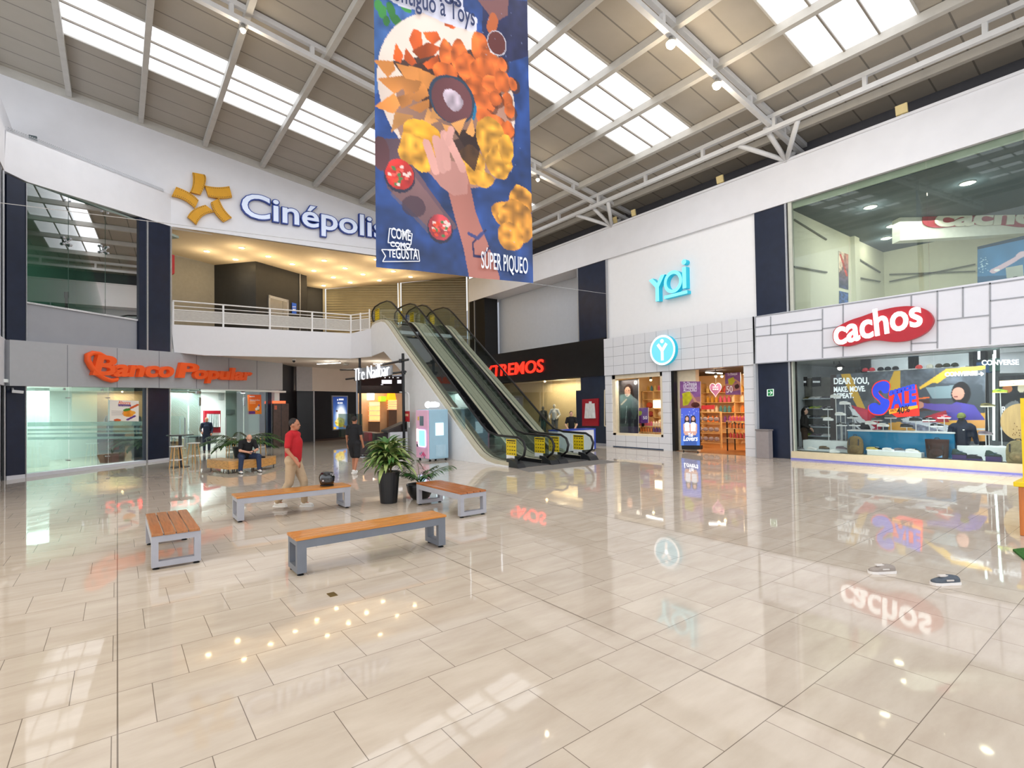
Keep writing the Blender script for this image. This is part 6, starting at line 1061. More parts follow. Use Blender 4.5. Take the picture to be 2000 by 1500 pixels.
for k, (y, z, col) in enumerate(((16.65, 1.79, (206, 84, 50)), (16.6, 1.34, (170, 60, 60)), (15.25, 1.79, (40, 110, 110)), (15.2, 1.34, (50, 80, 160)), (15.95, 1.34, (236, 220, 200)))): MB().ball((21.45, y, z+.15), (.12, .2, .15), 10).build('folded_goods', M('goods_%d' % k, col, .6), None, label='%s folded goods in a cube of the birch shelf' % ['orange', 'dark red', 'teal', 'blue', 'cream'][k], cat='goods', smooth=True)
for k in range(9): good('bottle', BOT[(k*3) % 8], (21.5, 15.0+k*.22, 2.66), 'bottle standing on top of the birch cube shelf', 'bottle', 'bottles on the cube shelf', 1.1)
MB().box(21.25, 15.65, 1.8, 21.3, 16.28, 2.18).build('lit_panel', M('cube_glow', (255, 236, 205), .4, emit=2.4), None, label='bright lit panel in the middle cube of the birch shelf', cat='panel')
r = thing('slipper_rack', 'wooden rack of grey slippers inside the beauty shop door', 'rack', (21.2, 13.2, .012)); b = MB()
for y in (12.55, 13.75): MB().box(21.1, y, .012, 21.16, y+.06, 1.62).build('upright', SHELFW, r)
for z in (.2, .62, 1.05, 1.58): MB().box(21.1, 12.6, z, 21.14, 13.76, z+.04).build('crossbar', SHELFW, r)
sl = MB(); sl.ball((0, 0, 0), (.05, .13, .1), 10); sl.ball((0, -.05, .06), (.04, .06, .03), 8); o = sl.build('slipper', M('slipper_grey', (150, 140, 148), .8, var=.1), None, smooth=True, local=True, loc=(0, 0, 0)); sd_ = o.data; bpy.data.objects.remove(o)
for i, z in enumerate((.4, .82, 1.28)):
    for k in range(4): good('slipper', sd_, (21.06, 12.76+k*.27, z), 'grey fluffy slipper hanging on the wooden rack', 'slipper', 'slippers on the wooden rack')
slab('red_banner', M('banner_wine', (178, 52, 66), .5), [(1370, 792), (1395, 791), (1395, 799), (1370, 800)], XP(22.5), .02, None, kind=None, label='small red shelf banner above the slipper rack', cat='banner')
# ------------------------------------------------------------------ black-fronted sports shop
CRW = M('ribbed_cream_wall', (206, 184, 142), .6, var=.03); nt = CRW.node_tree; wv = nt.nodes.new('ShaderNodeTexWave'); wv.bands_direction = 'DIAGONAL'; wv.inputs['Scale'].default_value = 5; wv.inputs['Distortion'].default_value = 3; tc = nt.nodes.new('ShaderNodeTexCoord'); nt.links.new(tc.outputs['Object'], wv.inputs[0]); bp = nt.nodes.new('ShaderNodeBump'); bp.inputs['Strength'].default_value = .4; bp.inputs['Distance'].default_value = .02; nt.links.new(wv.outputs[1], bp.inputs['Height']); nt.links.new(bp.outputs[0], nt.nodes['Principled BSDF'].inputs['Normal'])
b = MB(); b.box(20.3, 18.85, 0, 20.4, 29, 3.5); b.box(18.9, 18.75, 0, 20.4, 18.85, 3.42); struct('wall_sports_shop', b, CRW); b = MB(); b.box(18.8, 18.8, 3.42, 20.5, 29, 3.5); struct('ceiling_sports_shop', b, CREAM)
trim(MB().box(18.78, 18.85, 0, 19.0, 19.2, 2.75), NAVY); b = MB()
for P in ([(1187, 735), (1187, 762)], [(1187, 762), (1181, 762)], [(1181, 762), (1181, 832)], [(1181, 832), (1187, 832)]): b.bar(onp(*P[0], XP(18.75)), onp(*P[1], XP(18.75)), .03, .05, (0, 1, 0) if P[0][0] == P[1][0] else (0, 0, 1))
tag(b.build('zigzag_trim', CREAM), 'cream stepped trim strip on the dark column beside the tiled shop', 'trim')
r = thing('hose_cabinet', 'red fire hose cabinet on the dark column behind the serving counter', 'fire cabinet', onp(1152, 805, XP(18.76)), 'fire cabinets'); slab('case', CABR, [(1137, 780), (1168, 778), (1168, 832), (1137, 832)], XP(18.70), .08, r); b = MB()
for k in range(6): b.tube([onp(1146+k*2.6, 788, XP(18.66)), onp(1144+k*3.4, 817, XP(18.66))], .07, 8)
b.build('hose', M('hose_canvas', (206, 208, 206), .8, var=.1), r); slab('tag', WST, [(1150, 784), (1155, 784), (1155, 789), (1150, 789)], XP(18.6), .02, r)
SIL = M('silver_jacket', (214, 218, 226), .28, .5, var=.1)
p = onp(1084, 848, XP(19.6)); figure('headless-looking silver mannequin in a silver jacket and grey trousers in the sports shop window', (19.6, p[1], .25), faceto(0, 0, -1, -.5), 1.82, dict(wl=(-.22, .2, 1.0), wr=(.24, .16, .98), el=(-.3, 0, 1.15), er=(.3, 0, 1.15)), M('mannequin_silver', (206, 208, 210), .2, .7), SIL, M('grey_trousers', (110, 116, 124), .6, var=.2), (SHB, SOW), HD, 'none', sleeve='long', nm='mannequin')
p = onp(1062, 850, XP(20.0)); figure('dark mannequin in a black jacket behind the silver one', (20.0, p[1], .25), faceto(0, 0, -1, -.3), 1.7, {}, M('mannequin_dark', (60, 66, 70), .3), M('jacket_black', (48, 54, 58), .6), M('teal_trousers', (70, 96, 100), .6), (SHB, SOW), HD, 'none', sleeve='long', nm='mannequin')
trim(MB().box(19.1, 18.9, 0, 20.3, 28, .25), BLACK); p = onp(1064, 742, XP(19.5)); MB().lathe([(.04, 0), (.06, -.12), (.02, -.14)], p, 10).build('window_spotlight', SPG, None, label='small bright spotlight above the silver mannequin', cat='spotlight'); point('window_spot', (19.3, 21.2, 3.1), 30, (1, .92, .8), .08)
r = thing('serving_counter', 'white counter with a blue top edge behind the right escalator', 'counter', (15.6, 16.2, 0)); CWH, CBL = M('counter_white', (220, 224, 234), .4), M('counter_blue', (40, 70, 170), .4)
for k in range(3): a = 14.5+k*.75; MB().box(a+.005, 15.95, .06, a+.745, 16.5, .92).build('front_panel', CWH, r)
MB().box(14.5, 15.93, .92, 16.75, 16.55, .97).build('worktop', CBL, r); MB().box(14.5, 16.0, 0, 16.75, 16.5, .06).build('plinth', CHAR, r); MB().box(16.65, 15.94, .06, 16.75, 15.95, .92).build('edge_strip', CBL, r)
# ------------------------------------------------------------------ shoe shop, ground floor
SW = M('shop_wall_grey', (196, 200, 202), .6); b = MB(); b.box(26, -8, 0, 26.1, 9.6, 3.6); b.box(18.95, 9.62, 0, 26.1, 9.7, 3.6); struct('wall_shoe_store', b, SW); trim(MB().box(18.95, -8, 0, 26, 9.6, .02), M('store_floor', (150, 146, 140), .3)); b = MB(); b.box(18.9, -8, 3.5, 26.1, 9.65, 3.6); struct('ceiling_shoe_store', b, M('store_ceiling', (214, 216, 214), .6)); trim(MB().box(18.95, -8, .02, 19.95, 8.45, .28), M('window_bed_white', (216, 222, 220), .5))
cv = Cv(230, 120, (82, 88, 98)); cv.grain(.3, 8); cv.grain(.15, 40); YY = (214, 170, 54); cv.poly([(0, 0), (.05, 0), (.05, 1), (0, 1)], (58, 46, 44)); cv.poly([(.08, 0), (.15, 0), (.28, .62), (.24, .66)], YY); cv.poly([(.4, .3), (.46, 0), (.5, .0), (.5, .3)], YY); cv.poly([(.62, .25), (.78, .02), (1, 0), (1, .05), (.8, .1), (.64, .36)], YY); cv.poly([(.52, .4), (.7, .2), (.98, .25), (1, .6), (.95, .75), (.6, .6)], (64, 70, 78)); cv.poly([(.66, .26), (.86, .24), (.9, .42), (.7, .42)], (120, 138, 146)); cv.poly([(.52, .45), (.68, .42), (.7, .58), (.54, .6)], (66, 46, 40)); cv.line([(.54, .42), (.68, .40)], .01, (226, 110, 50))
cv.poly([(.42, .75), (1, .62), (1, 1), (.42, 1)], (214, 158, 60)); cv.poly([(.9, .7), (1, .7), (1, 1), (.9, 1)], (222, 160, 90)); cv.poly([(.5, .74), (.6, .66), (.82, .8), (.86, .98), (.66, .92)], (128, 132, 150), 1, .3, 30); cv.poly([(.5, .7), (.56, .66), (.86, .86), (.84, .9)], (210, 214, 222)); cv.poly([(.14, .5), (.2, .56), (.36, .84), (.34, .9), (.2, .72)], (226, 230, 236)); cv.poly([(.16, .48), (.3, .56), (.38, .8), (.36, .86), (.24, .68)], (192, 52, 76), 1, .2); cv.poly([(.28, .86), (.36, .8), (.38, 1), (.3, 1)], (190, 70, 100)); cv.ell(.25, .86, .05, .12, (30, 30, 36)); cv.line([(.15, .45), (.2, .8), (.26, .9)], .012, (220, 224, 232))
cv.ell(.865, .36, .055, .16, (30, 26, 28)); cv.ell(.85, .36, .035, .085, (196, 142, 124)); cv.ell(.838, .40, .012, .012, (120, 60, 56)); cv.poly([(.76, .56), (.84, .47), (.94, .52), (1, .72), (.8, .72)], (76, 66, 150), 1, .2); cv.line([(.84, .56), (.7, .53), (.62, .5)], [.06, .045, .03], (88, 72, 150)); cv.ell(.62, .5, .03, .05, (186, 130, 110)); cv.poly([(.66, .66), (.78, .58), (.8, .74), (.64, .74)], (170, 44, 56), 1, .2); cv.line([(.52, .72), (.9, .83), (1, .84)], .012, (200, 206, 214))
CPX = [(1622, 732), (1924.5, 714), (1924, 862), (1622, 858)]; PPL = XP(19.9); r = poster('shoe_poster', 'wide campaign poster of a driver and trainers behind the shoe shop window', cv, CPX, PPL); WI = M('poster_lettering', (236, 240, 244), .5, emit=.25)
for t, a, b_, h in (('DEAR YOU,', (1629, 750), (1697, 749), .20), ('MAKE. MOVE.', (1629, 765.5), (1690, 764), .17), ('REPEAT.', (1629, 778), (1667, 777), .16), ('CONVERSE', (1846, 735), (1909, 732.5), .115)): letters(r, t, XP(19.88), a, b_, h, WI, .004, .01, single=True, part='lettering')
mb = MB()
for p, q in (((1911, 730.5), (1918, 730)), ((1915, 726.5), (1921, 730)), ((1921, 730), (1916, 734))): mb.bar(onp(*p, XP(19.88)), onp(*q, XP(19.88)), .01, .03, (0, 0, 1))
mb.build('arrow_emblem', WI, r); b = MB()
for x in (19.95,):
    for y in (7.4, 5.6, 3.8): b.box(x, y, .02, x+.05, y+.05, 2.9)
b.build('support_post', STEEL, r)
# sale sticker on the glass
SB, SR, SO = M('sale_blue', (36, 62, 190), .45, emit=.08), M('sale_red', (214, 44, 34), .45, emit=.05), M('sale_orange', (238, 150, 40), .45); KS = lambda x, y: (1740+x/6.25, 680+y/6.25); KL = lambda x, y: (1500+x/6.819, 680+y/6.819)
r = thing('sale_sticker', 'blue and red season sale sticker on the shoe shop glass', 'sticker', onp(1747, 780, XP(18.78))); GP = XP(18.785); SS = [KL(*p) for p in ((1620, 500), (1600, 590), (1535, 600), (1500, 560), (1470, 590), (1530, 660), (1610, 690), (1610, 780), (1540, 870), (1440, 880), (1370, 850), (1340, 790), (1370, 740), (1440, 730), (1480, 760), (1500, 740), (1470, 690), (1410, 640), (1390, 560), (1430, 480), (1520, 440), (1590, 450))]; SS = smoothpoly(SS, 3); cen = np.mean(SS, 0)
out = [tuple(np.array(p)+(np.array(p)-cen)/np.linalg.norm(np.array(p)-cen)*2.2) for p in SS]; slab('sticker_border', SR, out, GP, .002, r); slab('big_letter', SB, SS, XP(18.782), .002, r)
slab('red_panel', SR, [KL(1600, 600), (1790, 751), (1794, 775), (1796, 812), (1752, 815), (1738, 806), (1737, 790)], XP(18.788), .002, r); letters(r, 'season', XP(18.778), (1738, 772), (1786, 758.5), .18, SB, .003, .02, single=True, part='lettering'); letters(r, 'ALE', XP(18.776), (1742, 797), (1789, 790), .42, SB, .003, .025, single=True, part='lettering'); slab('discount_band', SO, [(1736, 800), (1792, 791), (1793, 797), (1737, 809)], XP(18.778), .002, r); letters(r, '40%', XP(18.774), (1752, 809), (1777, 804), .2, BLACK, .003, .005, single=True, part='lettering'); letters(r, 'HASTA', XP(18.774), (1739, 805), (1751, 803), .08, BLACK, .003, single=True, part='lettering')
# platforms and stands
r = thing('display_platform', 'blue-fronted display platform in the shoe shop window', 'platform', (19.5, 5.5, .28)); PBL = M('platform_blue', (26, 110, 150), .4); MB().box(19.3, 4.2, .28, 19.85, 6.95, 1.0).build('front', PBL, r); MB().box(19.28, 4.18, 1.0, 19.87, 6.97, 1.04).build('top', WST, r)
for y0, y1, x0, z, lb in ((6.97, 8.4, 19.35, .64, 'low white platform at the left of the shoe shop window'), (1.2, 4.16, 19.35, .66, 'low white platform at the right of the shoe shop window'), (4.9, 6.3, 18.95, .42, 'thin white step before the blue platform')): MB().box(x0, y0, .28, x0+(.5 if x0 > 19 else .3), y1, z).build('white_platform', M('platform_white', (226, 230, 230), .4), None, label=lb, cat='platform', bevel=.005)
def shoe_mesh(key, up, so, ac, high=False):
    L = .30; m = MB(); S = [(0, .030, .07), (.06, .040, .085 if not high else .15), (.25, .042, .10 if not high else .16), (.42, .040, .098 if not high else .13), (.6, .046, .075), (.8, .050, .055), (.95, .036, .042), (1.0, .012, .03)]; V = []; n = 8
    for t, w, h in S:
        for k in range(n): a = math.pi*k/(n-1); V.append((w*math.cos(a)*(1 if t > .1 else .9), t*L-.15, .022+h*math.sin(a)**.7*(.85 if high or t > .3 else .8)))
    m.add(V, [(i*n+k, i*n+k+1, (i+1)*n+k+1, (i+1)*n+k) for i in range(len(S)-1) for k in range(n-1)]+[tuple(range(n-1, -1, -1)), tuple((len(S)-1)*n+k for k in range(n))], 0)
    m.prism([(w*1.12*s_, t*L-.155+.01*(t > .9), 0) for s_, Q in ((1, S), (-1, S[::-1])) for t, w, h in Q], (0, 0, .028), 1); m.box(-.02, -.02, .085, .02, .07, .10, 2); m.box(-.047, -.06, .045, .047, .02, .06, 2)
    o = m.build('trainer', [M('shoe_'+key, up, .55, var=.06), M('shoe_sole_%d' % sum(so), so, .5), M('shoe_accent_%d' % sum(ac), ac, .5)], None, smooth=False, local=True, loc=(0, 0, 0)); d = o.data; bpy.data.objects.remove(o); return d
WT, BK, GY = (232, 234, 236), (34, 36, 40), (120, 122, 130); SHO = dict(white=shoe_mesh('white', WT, WT, (210, 212, 216)), black=shoe_mesh('black', BK, (226, 228, 230), (200, 204, 208)), allblack=shoe_mesh('allblack', BK, (40, 42, 46), (60, 62, 66)), grey=shoe_mesh('grey', (104, 102, 106), (200, 200, 204), (80, 80, 84)), gold=shoe_mesh('gold', (190, 168, 90), (236, 236, 230), (220, 200, 120)), camo=shoe_mesh('camo', (96, 88, 52), (206, 196, 170), (60, 56, 36)), red=shoe_mesh('red', (180, 40, 52), (230, 230, 232), (236, 236, 238)), lime=shoe_mesh('lime', (150, 180, 60), (206, 190, 60), (70, 110, 60)), brown=shoe_mesh('brown', (104, 86, 60), (60, 52, 44), (80, 66, 46)), boot=shoe_mesh('boot', (44, 62, 58), (40, 42, 46), (60, 84, 110), True), mauve=shoe_mesh('mauve', (110, 96, 104), (160, 150, 156), (90, 80, 88)))
def shoe(kind, px, py, x, label, rz=0., s=1., stand=None, base=.28, plane=None):
    c = onp(px, py, XP(x)); o = good('trainer', SHO[kind], tuple(c), label, 'shoe', 'shoes in the shoe shop', s, -math.pi+rz)
    if stand is not None:
        r = thing('shoe_stand', 'thin white stand under the '+label.split(',')[0].replace(' on a', '').split(' in the')[0], 'stand', (c[0], c[1], base), 'white shoe stands'); MB().box(c[0]-.05, c[1]-.14, c[2]-.012, c[0]+.05, c[1]+.14, c[2]).build('plate', WST, r); MB().tube([(c[0], c[1], base), (c[0], c[1], c[2]-.012)], .012, 8).build('pole', WST, r); MB().lathe([(.06, 0), (.06, .01)], (c[0], c[1], base), 12).build('foot', WST, r)
kk = lambda x, y: (1470+x/3.774, 540+y/3.774)
for kind, x, y, pl, lb, st, bs, rz in (
    ('white', 612, 892, 19.6, 'white trainer at the top of the tallest stand in the shoe window', 1, .64, 0), ('white', 680, 942, 19.7, 'white trainer on a stand just below the poster words', 1, .64, .1), ('white', 648, 1022, 19.6, 'white low trainer on a stand left of the blue platform', 1, .64, 0), ('black', 658, 1100, 19.5, 'dark white-soled trainer lowest over the left white platform', 1, .64, 0),
    ('black', 555, 982, 19.7, 'dark trainer sole-out at the edge of the shelf wall', 1, .64, 0), ('white', 558, 1060, 19.6, 'white laced trainer on the left, beside the shelf wall', 1, .64, .1), ('black', 738, 1044, 19.6, 'black trainer on a stand at the left end of the blue platform', 1, 1.04, 0), ('black', 752, 1100, 19.45, 'black swoosh-like striped trainer low on the blue platform', 1, 1.04, .1),
    ('white', 872, 1088, 19.5, 'white trainer left of the pink pattern on the blue platform', 1, 1.04, 0), ('grey', 918, 1064, 19.65, 'grey trainer behind the two white ones on the blue platform', 1, 1.04, 0), ('white', 962, 1104, 19.45, 'white chunky trainer before the pink pattern', 1, 1.04, 0), ('grey', 1018, 1046, 19.6, 'brown-grey trainer on a stand in the middle of the blue platform', 1, 1.04, 0),
    ('allblack', 1202, 1064, 19.6, 'all black trainer high at the right of the blue platform', 1, 1.04, 0), ('black', 1300, 1064, 19.6, 'black and white trainer beside the all black one', 1, 1.04, 0), ('black', 1360, 1108, 19.5, 'white-soled dark trainer at the right end of the blue platform', 1, 1.04, 0), ('allblack', 1136, 1110, 19.45, 'all black trainer low on the blue platform', 1, 1.04, 0), ('red', 1412, 1046, 19.7, 'red laced trainer on a stand before the poster', 1, 1.04, 0),
    ('mauve', 1718, 1166, 19.5, 'mauve grey trainer on a stand right of the torso', 1, .66, 0), ('lime', 1825, 856, 19.9, 'lime green running shoe on a high stand at right', 1, .66, 0), ('camo', 1735, 960, 19.8, 'yellow patterned running shoe on a stand at right', 1, .66, 0),
    ('grey', 345, 1278, 19.1, 'grey trainer in the left corner of the shoe window floor', None, 0, 0), ('white', 440, 1278, 19.1, 'white flat trainer on the floor of the shoe window, second from the corner', None, 0, 0), ('brown', 528, 1272, 19.1, 'olive brown shoe on the floor of the shoe window', None, 0, 0), ('white', 605, 1298, 18.95, 'white slip-on tilted at the front of the shoe window floor', None, 0, .6), ('mauve', 655, 1274, 19.1, 'purple grey trainer beside the olive backpack', None, 0, 0))    :
    c = kk(x, y); shoe(kind, c[0], c[1], pl, lb, rz, 1.05, st, bs)
for kind, x, y, lb, rz in (('gold', 882, 0, 'golden trainer on the thin white step', .2), ('black', 912, 1, 'black and white trainer behind the golden one', -.1), ('white', 1000, 0, 'white high-laced trainer in the middle of the thin white step', 0), ('grey', 1082, 1, 'small grey patterned trainer on the thin white step', .8), ('camo', 1185, 1, 'camouflage trainer at the right of the thin white step', -.1), ('white', 1175, 0, 'white trainer in front of the camouflage one', .1)):
    px, py = kk(x, 1280); c = onp(px, py, XP(19.05 if y == 0 else 19.18)); good('trainer', SHO[kind], (c[0], c[1], .42), lb, 'shoe', 'shoes in the shoe shop', 1.05, -math.pi+rz)
PBX = M('box_purple', (64, 48, 100), .5)
for kind, x, lb, bl, rz in (('boot', 1525, 'dark green hiking boot standing on a purple box', 'purple shoe box under the green hiking boot', 0), ('allblack', 1632, 'small dark shoe leaning on a purple box', 'flat purple shoe box behind the small dark shoe', .3), ('boot', 1775, 'dark hiking shoe standing on a purple box at the right', 'purple shoe box under the right hiking shoe', 0)):
    c = onp(*kk(x, 1350), XP(19.1)); h = .13 if kind == 'boot' else .05; MB().box(19.02, c[1]-.17, .28, 19.2, c[1]+.15, .28+h).build('shoe_box', PBX, None, label=bl, cat='box', bevel=.004); good('trainer', SHO[kind], (19.1, c[1], .28+h), lb, 'shoe', 'shoes in the shoe shop', 1.1, -math.pi+rz)
# wall of trainers at the left
r = thing('shoe_shelving', 'grey back wall with pale shelves of trainers at the left of the shoe shop', 'shelving', (22.2, 9, .02)); MB().box(22.4, 7.6, .02, 22.5, 9.6, 2.95).build('back_panel', M('stone_panel', (120, 118, 112), .6, var=.2, scale=4), r); SHD = list(SHO)
for i, z in enumerate((.25, .62, .98, 1.35, 1.72, 2.1)):
    MB().box(22.1, 7.6, z-.02, 22.4, 9.6, z).build('shelf_board', M('glass_shelf', (196, 214, 220), .3), r)
    for k in range(9): good('trainer', SHO[['black', 'grey', 'white', 'camo', 'allblack', 'white', 'mauve', 'lime'][(k//2+i*3) % 8]], (22.25, 7.75+k*.215, z), 'trainer in the %s row of the shelf wall at the left of the shoe shop' % ['lowest', 'second', 'third', 'fourth', 'fifth', 'top'][i], 'shoe', 'trainers on the shelf wall', .95, -math.pi/2+2.4)
for x0, t, lb in ((1559, 'Adidas', 'left small dark brand plate above the trainer shelves'), (1586, 'Lotto', 'right small dark brand plate above the trainer shelves')): rr = thing('name_plate', lb, 'name plate', onp(x0+9, 746, XP(22.3)), 'plates over the trainer shelves'); slab('plate', BLACK, [(x0, 737), (x0+17, 736), (x0+17, 754), (x0, 755)], XP(22.36), .03, rr); barsprint(rr, WI, [(x0+1.5, x0+16, 744, 747.5, 6)], XP(22.35))
c = onp(1640, 716, XP(21.5)); r = thing('barn_lamp', 'black barn-style wall lamp glowing above the left of the poster', 'wall lamp', c); MB().lathe([(.04, .12), (.06, .1), (.16, -.02), (.15, -.03)], c, 14).build('shade', BLACK, r, smooth=True); MB().ball((c[0], c[1], c[2]-.06), .08, 8).build('bulb', M('barn_glow', (255, 246, 226), .4, emit=8, var=0), r); MB().tube([(c[0], c[1], c[2]+.12), (c[0], c[1]+.02, c[2]+.24), (c[0]+.02, c[1]+.2, c[2]+.26), (c[0]+.02, c[1]+.2, c[2]+.1)], .02, 6).build('arm', BLACK, r)
trim(MB().box(21.6, 7.0, .02, 21.9, 7.3, 3.5), CHAR); trim(MB().box(21.7, 5.6, .02, 22.0, 5.9, 3.5), M('teal_column', (36, 70, 90), .5)); trim(MB().box(21.7, 3.9, .02, 22.0, 4.2, 3.5), CHAR)
r = thing('hat_shelf', 'bright shelf of caps above the campaign poster', 'shelf', (21.6, 5.6, 2.9)); MB().box(21.3, 4.3, 3.02, 21.7, 7.0, 3.05).build('shelf_board', WST, r); MB().box(21.7, 4.3, 2.6, 21.75, 7.0, 3.48).build('lit_back', M('hat_back_glow', (176, 182, 184), .4, emit=.05), r)
cp = MB(); cp.lathe([(.1, 0), (.1, .04), (.085, .09), (.05, .12), (.01, .13)], (0, 0, 0), 14); cp.prism([(-.08, -.05, .005), (-.075, -.17, -.01), (0, -.2, -.012), (.075, -.17, -.01), (.08, -.05, .005)], (0, 0, .012)); CAPM = {}
for k, (px, col, lb) in enumerate(((1675, BK, 'first dark cap from the left on the cap shelf'), (1690, (170, 40, 50), 'left one of the two red caps on the cap shelf'), (1703, (176, 44, 54), 'right one of the two red caps on the cap shelf'), (1720, BK, 'dark cap right of the red caps'), (1734, (40, 42, 48), 'second dark cap right of the red caps'), (1749, (46, 44, 46), 'third dark cap right of the red caps'), (1795, (196, 70, 64), 'coral cap on the right part of the cap shelf'), (1816, (190, 186, 170), 'beige cap right of the coral one'), (1834, (70, 62, 50), 'brown cap on the right part of the cap shelf'), (1849, (64, 66, 52), 'olive cap on the right part of the cap shelf'), (1865, (50, 54, 44), 'dark olive cap at the right end of the cap shelf'))):
    c = onp(px, 722-(px-1675)*.018, XP(21.45)); good('baseball_cap', cp.build('baseball_cap', M('cap_%d' % k, col, .7), None, local=True, loc=(0, 0, 0)).data, (21.45, c[1], 3.05), lb, 'cap', 'caps on the cap shelf', 1.0, -math.pi/2+.3)
for o in [o for o in bpy.data.objects if o.name.startswith('baseball_cap') and not o.get('label')]: bpy.data.objects.remove(o)
# torso, bags, board, screens, signs
c = onp(1880, 872, XP(19.55)); r = thing('mannequin_torso', 'black mannequin torso in a navy hoodie and olive cap on the white platform', 'mannequin', (19.55, c[1], .66)); s = (19.55, c[1]); m = MB(); m.caps((s[0], s[1], .78), (s[0], s[1], 1.1), .19, .22, 14); m.caps((s[0], s[1]-.17, 1.2), (s[0], s[1]+.17, 1.2), .11, .11, 12)
for q in (-1, 1): m.caps((s[0], s[1]+q*.23, 1.18), (s[0]-.03, s[1]+q*.32, .76), .085, .06, 10)
m.caps((s[0]+.03, s[1], 1.26), (s[0]+.02, s[1], 1.32), .13, .12, 10); o = m.build('hoodie', M('hoodie_navy', (26, 32, 48), .85, var=.12), r, smooth=True); q = o.modifiers.new('cloth', 'REMESH'); q.mode = 'VOXEL'; q.voxel_size = .015; q.use_smooth_shade = True; MB().ball((s[0]-.02, s[1], 1.44), (.09, .08, .12), 12).build('head', BLACK, r, smooth=True); MB().lathe([(.1, 1.46), (.105, 1.5), (.09, 1.56), (.05, 1.6), (.01, 1.61)], (s[0]-.02, s[1], 0), 14).build('cap', M('cap_olive', (104, 112, 58), .7), r, smooth=True); MB().prism([(s[0]-.1, s[1]-.08, 1.475), (s[0]-.21, s[1]-.05, 1.455), (s[0]-.21, s[1]+.05, 1.455), (s[0]-.1, s[1]+.08, 1.475)], (0, 0, .012)).build('cap_brim', M('cap_olive', (104, 112, 58), .7), r); MB().box(s[0]-.23, s[1]-.1, 1.1, s[0]-.2, s[1]-.06, 1.13).build('chest_emblem', WST, r)
def bag(nm, lb, px, py, x, w, h, d, col, z0=.28, open_top=False):
    c = onp(px, py, XP(x)); r = thing(nm, lb, 'bag', (x, c[1], z0)); B = M(nm+'_cloth', col, .75, var=.2, scale=14); b = MB(); S = [(0, .9), (.1, 1), (.55, 1), (.8, .9), (.95, .62), (1, .3)] if not open_top else [(0, .86), (.1, .95), (.6, 1.02), (1, 1.08)]; V = []; n = 16
    for t, k in S: V += [(x+d/2*k*np.sign(math.cos(a))*abs(math.cos(a))**.6, c[1]+w/2*k*np.sign(math.sin(a))*abs(math.sin(a))**.6, z0+h*t) for a in np.linspace(0, 6.283, n+1)[:-1]]
    b.add(V, [(i*n+k, i*n+(k+1) % n, (i+1)*n+(k+1) % n, (i+1)*n+k) for i in range(len(S)-1) for k in range(n)]+[tuple(range(n-1, -1, -1)), tuple((len(S)-1)*n+k for k in range(n))]); b.build('bag_body', B, r, smooth=True); b = MB(); b.ball((x-d*.46, c[1], z0+h*.3), (d*.2, w*.36, h*.24), 12); b.build('front_pocket', B, r, smooth=True); MB().tube([(x, c[1]-w*.14, z0+h*.95), (x, c[1]-w*.08, z0+h*1.07), (x, c[1]+w*.08, z0+h*1.07), (x, c[1]+w*.14, z0+h*.95)], .012, 6).build('grab_handle', CHAR, r)
    for y in (-.3, .3): MB().bar((x-d*.5, c[1]+y*w, z0+h*.5), (x-d*.42, c[1]+y*w, z0+h*.85), .02, .03, (0, 1, 0)).build('strap', CHAR, r)
    return r
bag('olive_backpack', 'olive brown backpack standing before the blue platform', 1671, 885, 18.98, .44, .58, .26, (112, 92, 54)); r = bag('dark_tote', 'large dark brown roll-top bag standing right of the blue platform', 1831, 893, 18.98, .52, .56, .26, (60, 42, 38), .28, True); c = onp(1834, 889, XP(18.83)); MB().box(18.835, c[1]-.07, .33, 18.845, c[1]+.07, .47).build('label_patch', M('patch_blue', (120, 170, 220), .5), r); bag('khaki_backpack', 'khaki backpack at the right edge of the shoe window', 1990, 900, 18.98, .5, .6, .28, (128, 116, 84))
c = onp(1996, 845, XP(19.2)); r = thing('round_wood_board', 'round pale wooden board with pencil-like spots behind the khaki backpack', 'board', (19.2, c[1], 1.02)); MB().prism([(19.2, c[1]+.42*math.cos(a), 1.36+.5*math.sin(a)) for a in np.linspace(0, 6.283, 33)[:-1]], (.03, 0, 0)).build('disc', wood('round_board', (206, 170, 112), (1, 8, 1), .1), r); b = MB()
for k in range(22): a, q = RNG.random()*6.28, RNG.random()*.3; b.ball((19.197, c[1]+.05+q*math.cos(a), 1.15+q*.7*math.sin(a)), (.004, .012, .016), 6)
b.build('spot_print', M('spot_brown', (120, 80, 44), .6), r); MB().box(19.2, c[1]-.03, .3, 19.24, c[1]+.03, .9).build('support', STEEL, r)
LEDC = M('led_cyan_white', (225, 252, 250), .4, emit=1.8, var=0)
for (a, b_, x, lb) in (((1941, 692), (1941, 860), 20.6, 'vertical white LED strip right of the campaign poster'), ((1912, 686), (1912, 702), 21, 'short vertical LED strip left of the hanging lit panel'), ((1943, 684), (1943, 700), 21, 'short vertical LED strip right of the hanging lit panel')): A, B = onp(*a, XP(x)), onp(*b_, XP(x)); MB().bar(A, B, .04, .05, (0, 1, 0)).build('led_strip', LEDC, None, label=lb, cat='light strip', group='light strips in the shoe shop')
r = thing('brand_sign', 'grey hanging panel with lit brand letters at the top right of the shoe shop', 'sign', onp(1980, 708, XP(20.5))); slab('panel', M('panel_concrete', (150, 152, 156), .6), [(1953, 687), (2010, 684), (2010, 728), (1953, 729)], XP(20.55), .08, r); letters(r, 'CONVERSE', XP(20.53), (1918, 713), (1990, 712), .14, NW, .02, .006, single=True, part='lettering'); slab('top_bar', STEEL, [(1953, 680), (2010, 677), (2010, 686), (1953, 689)], XP(20.5), .1, r)
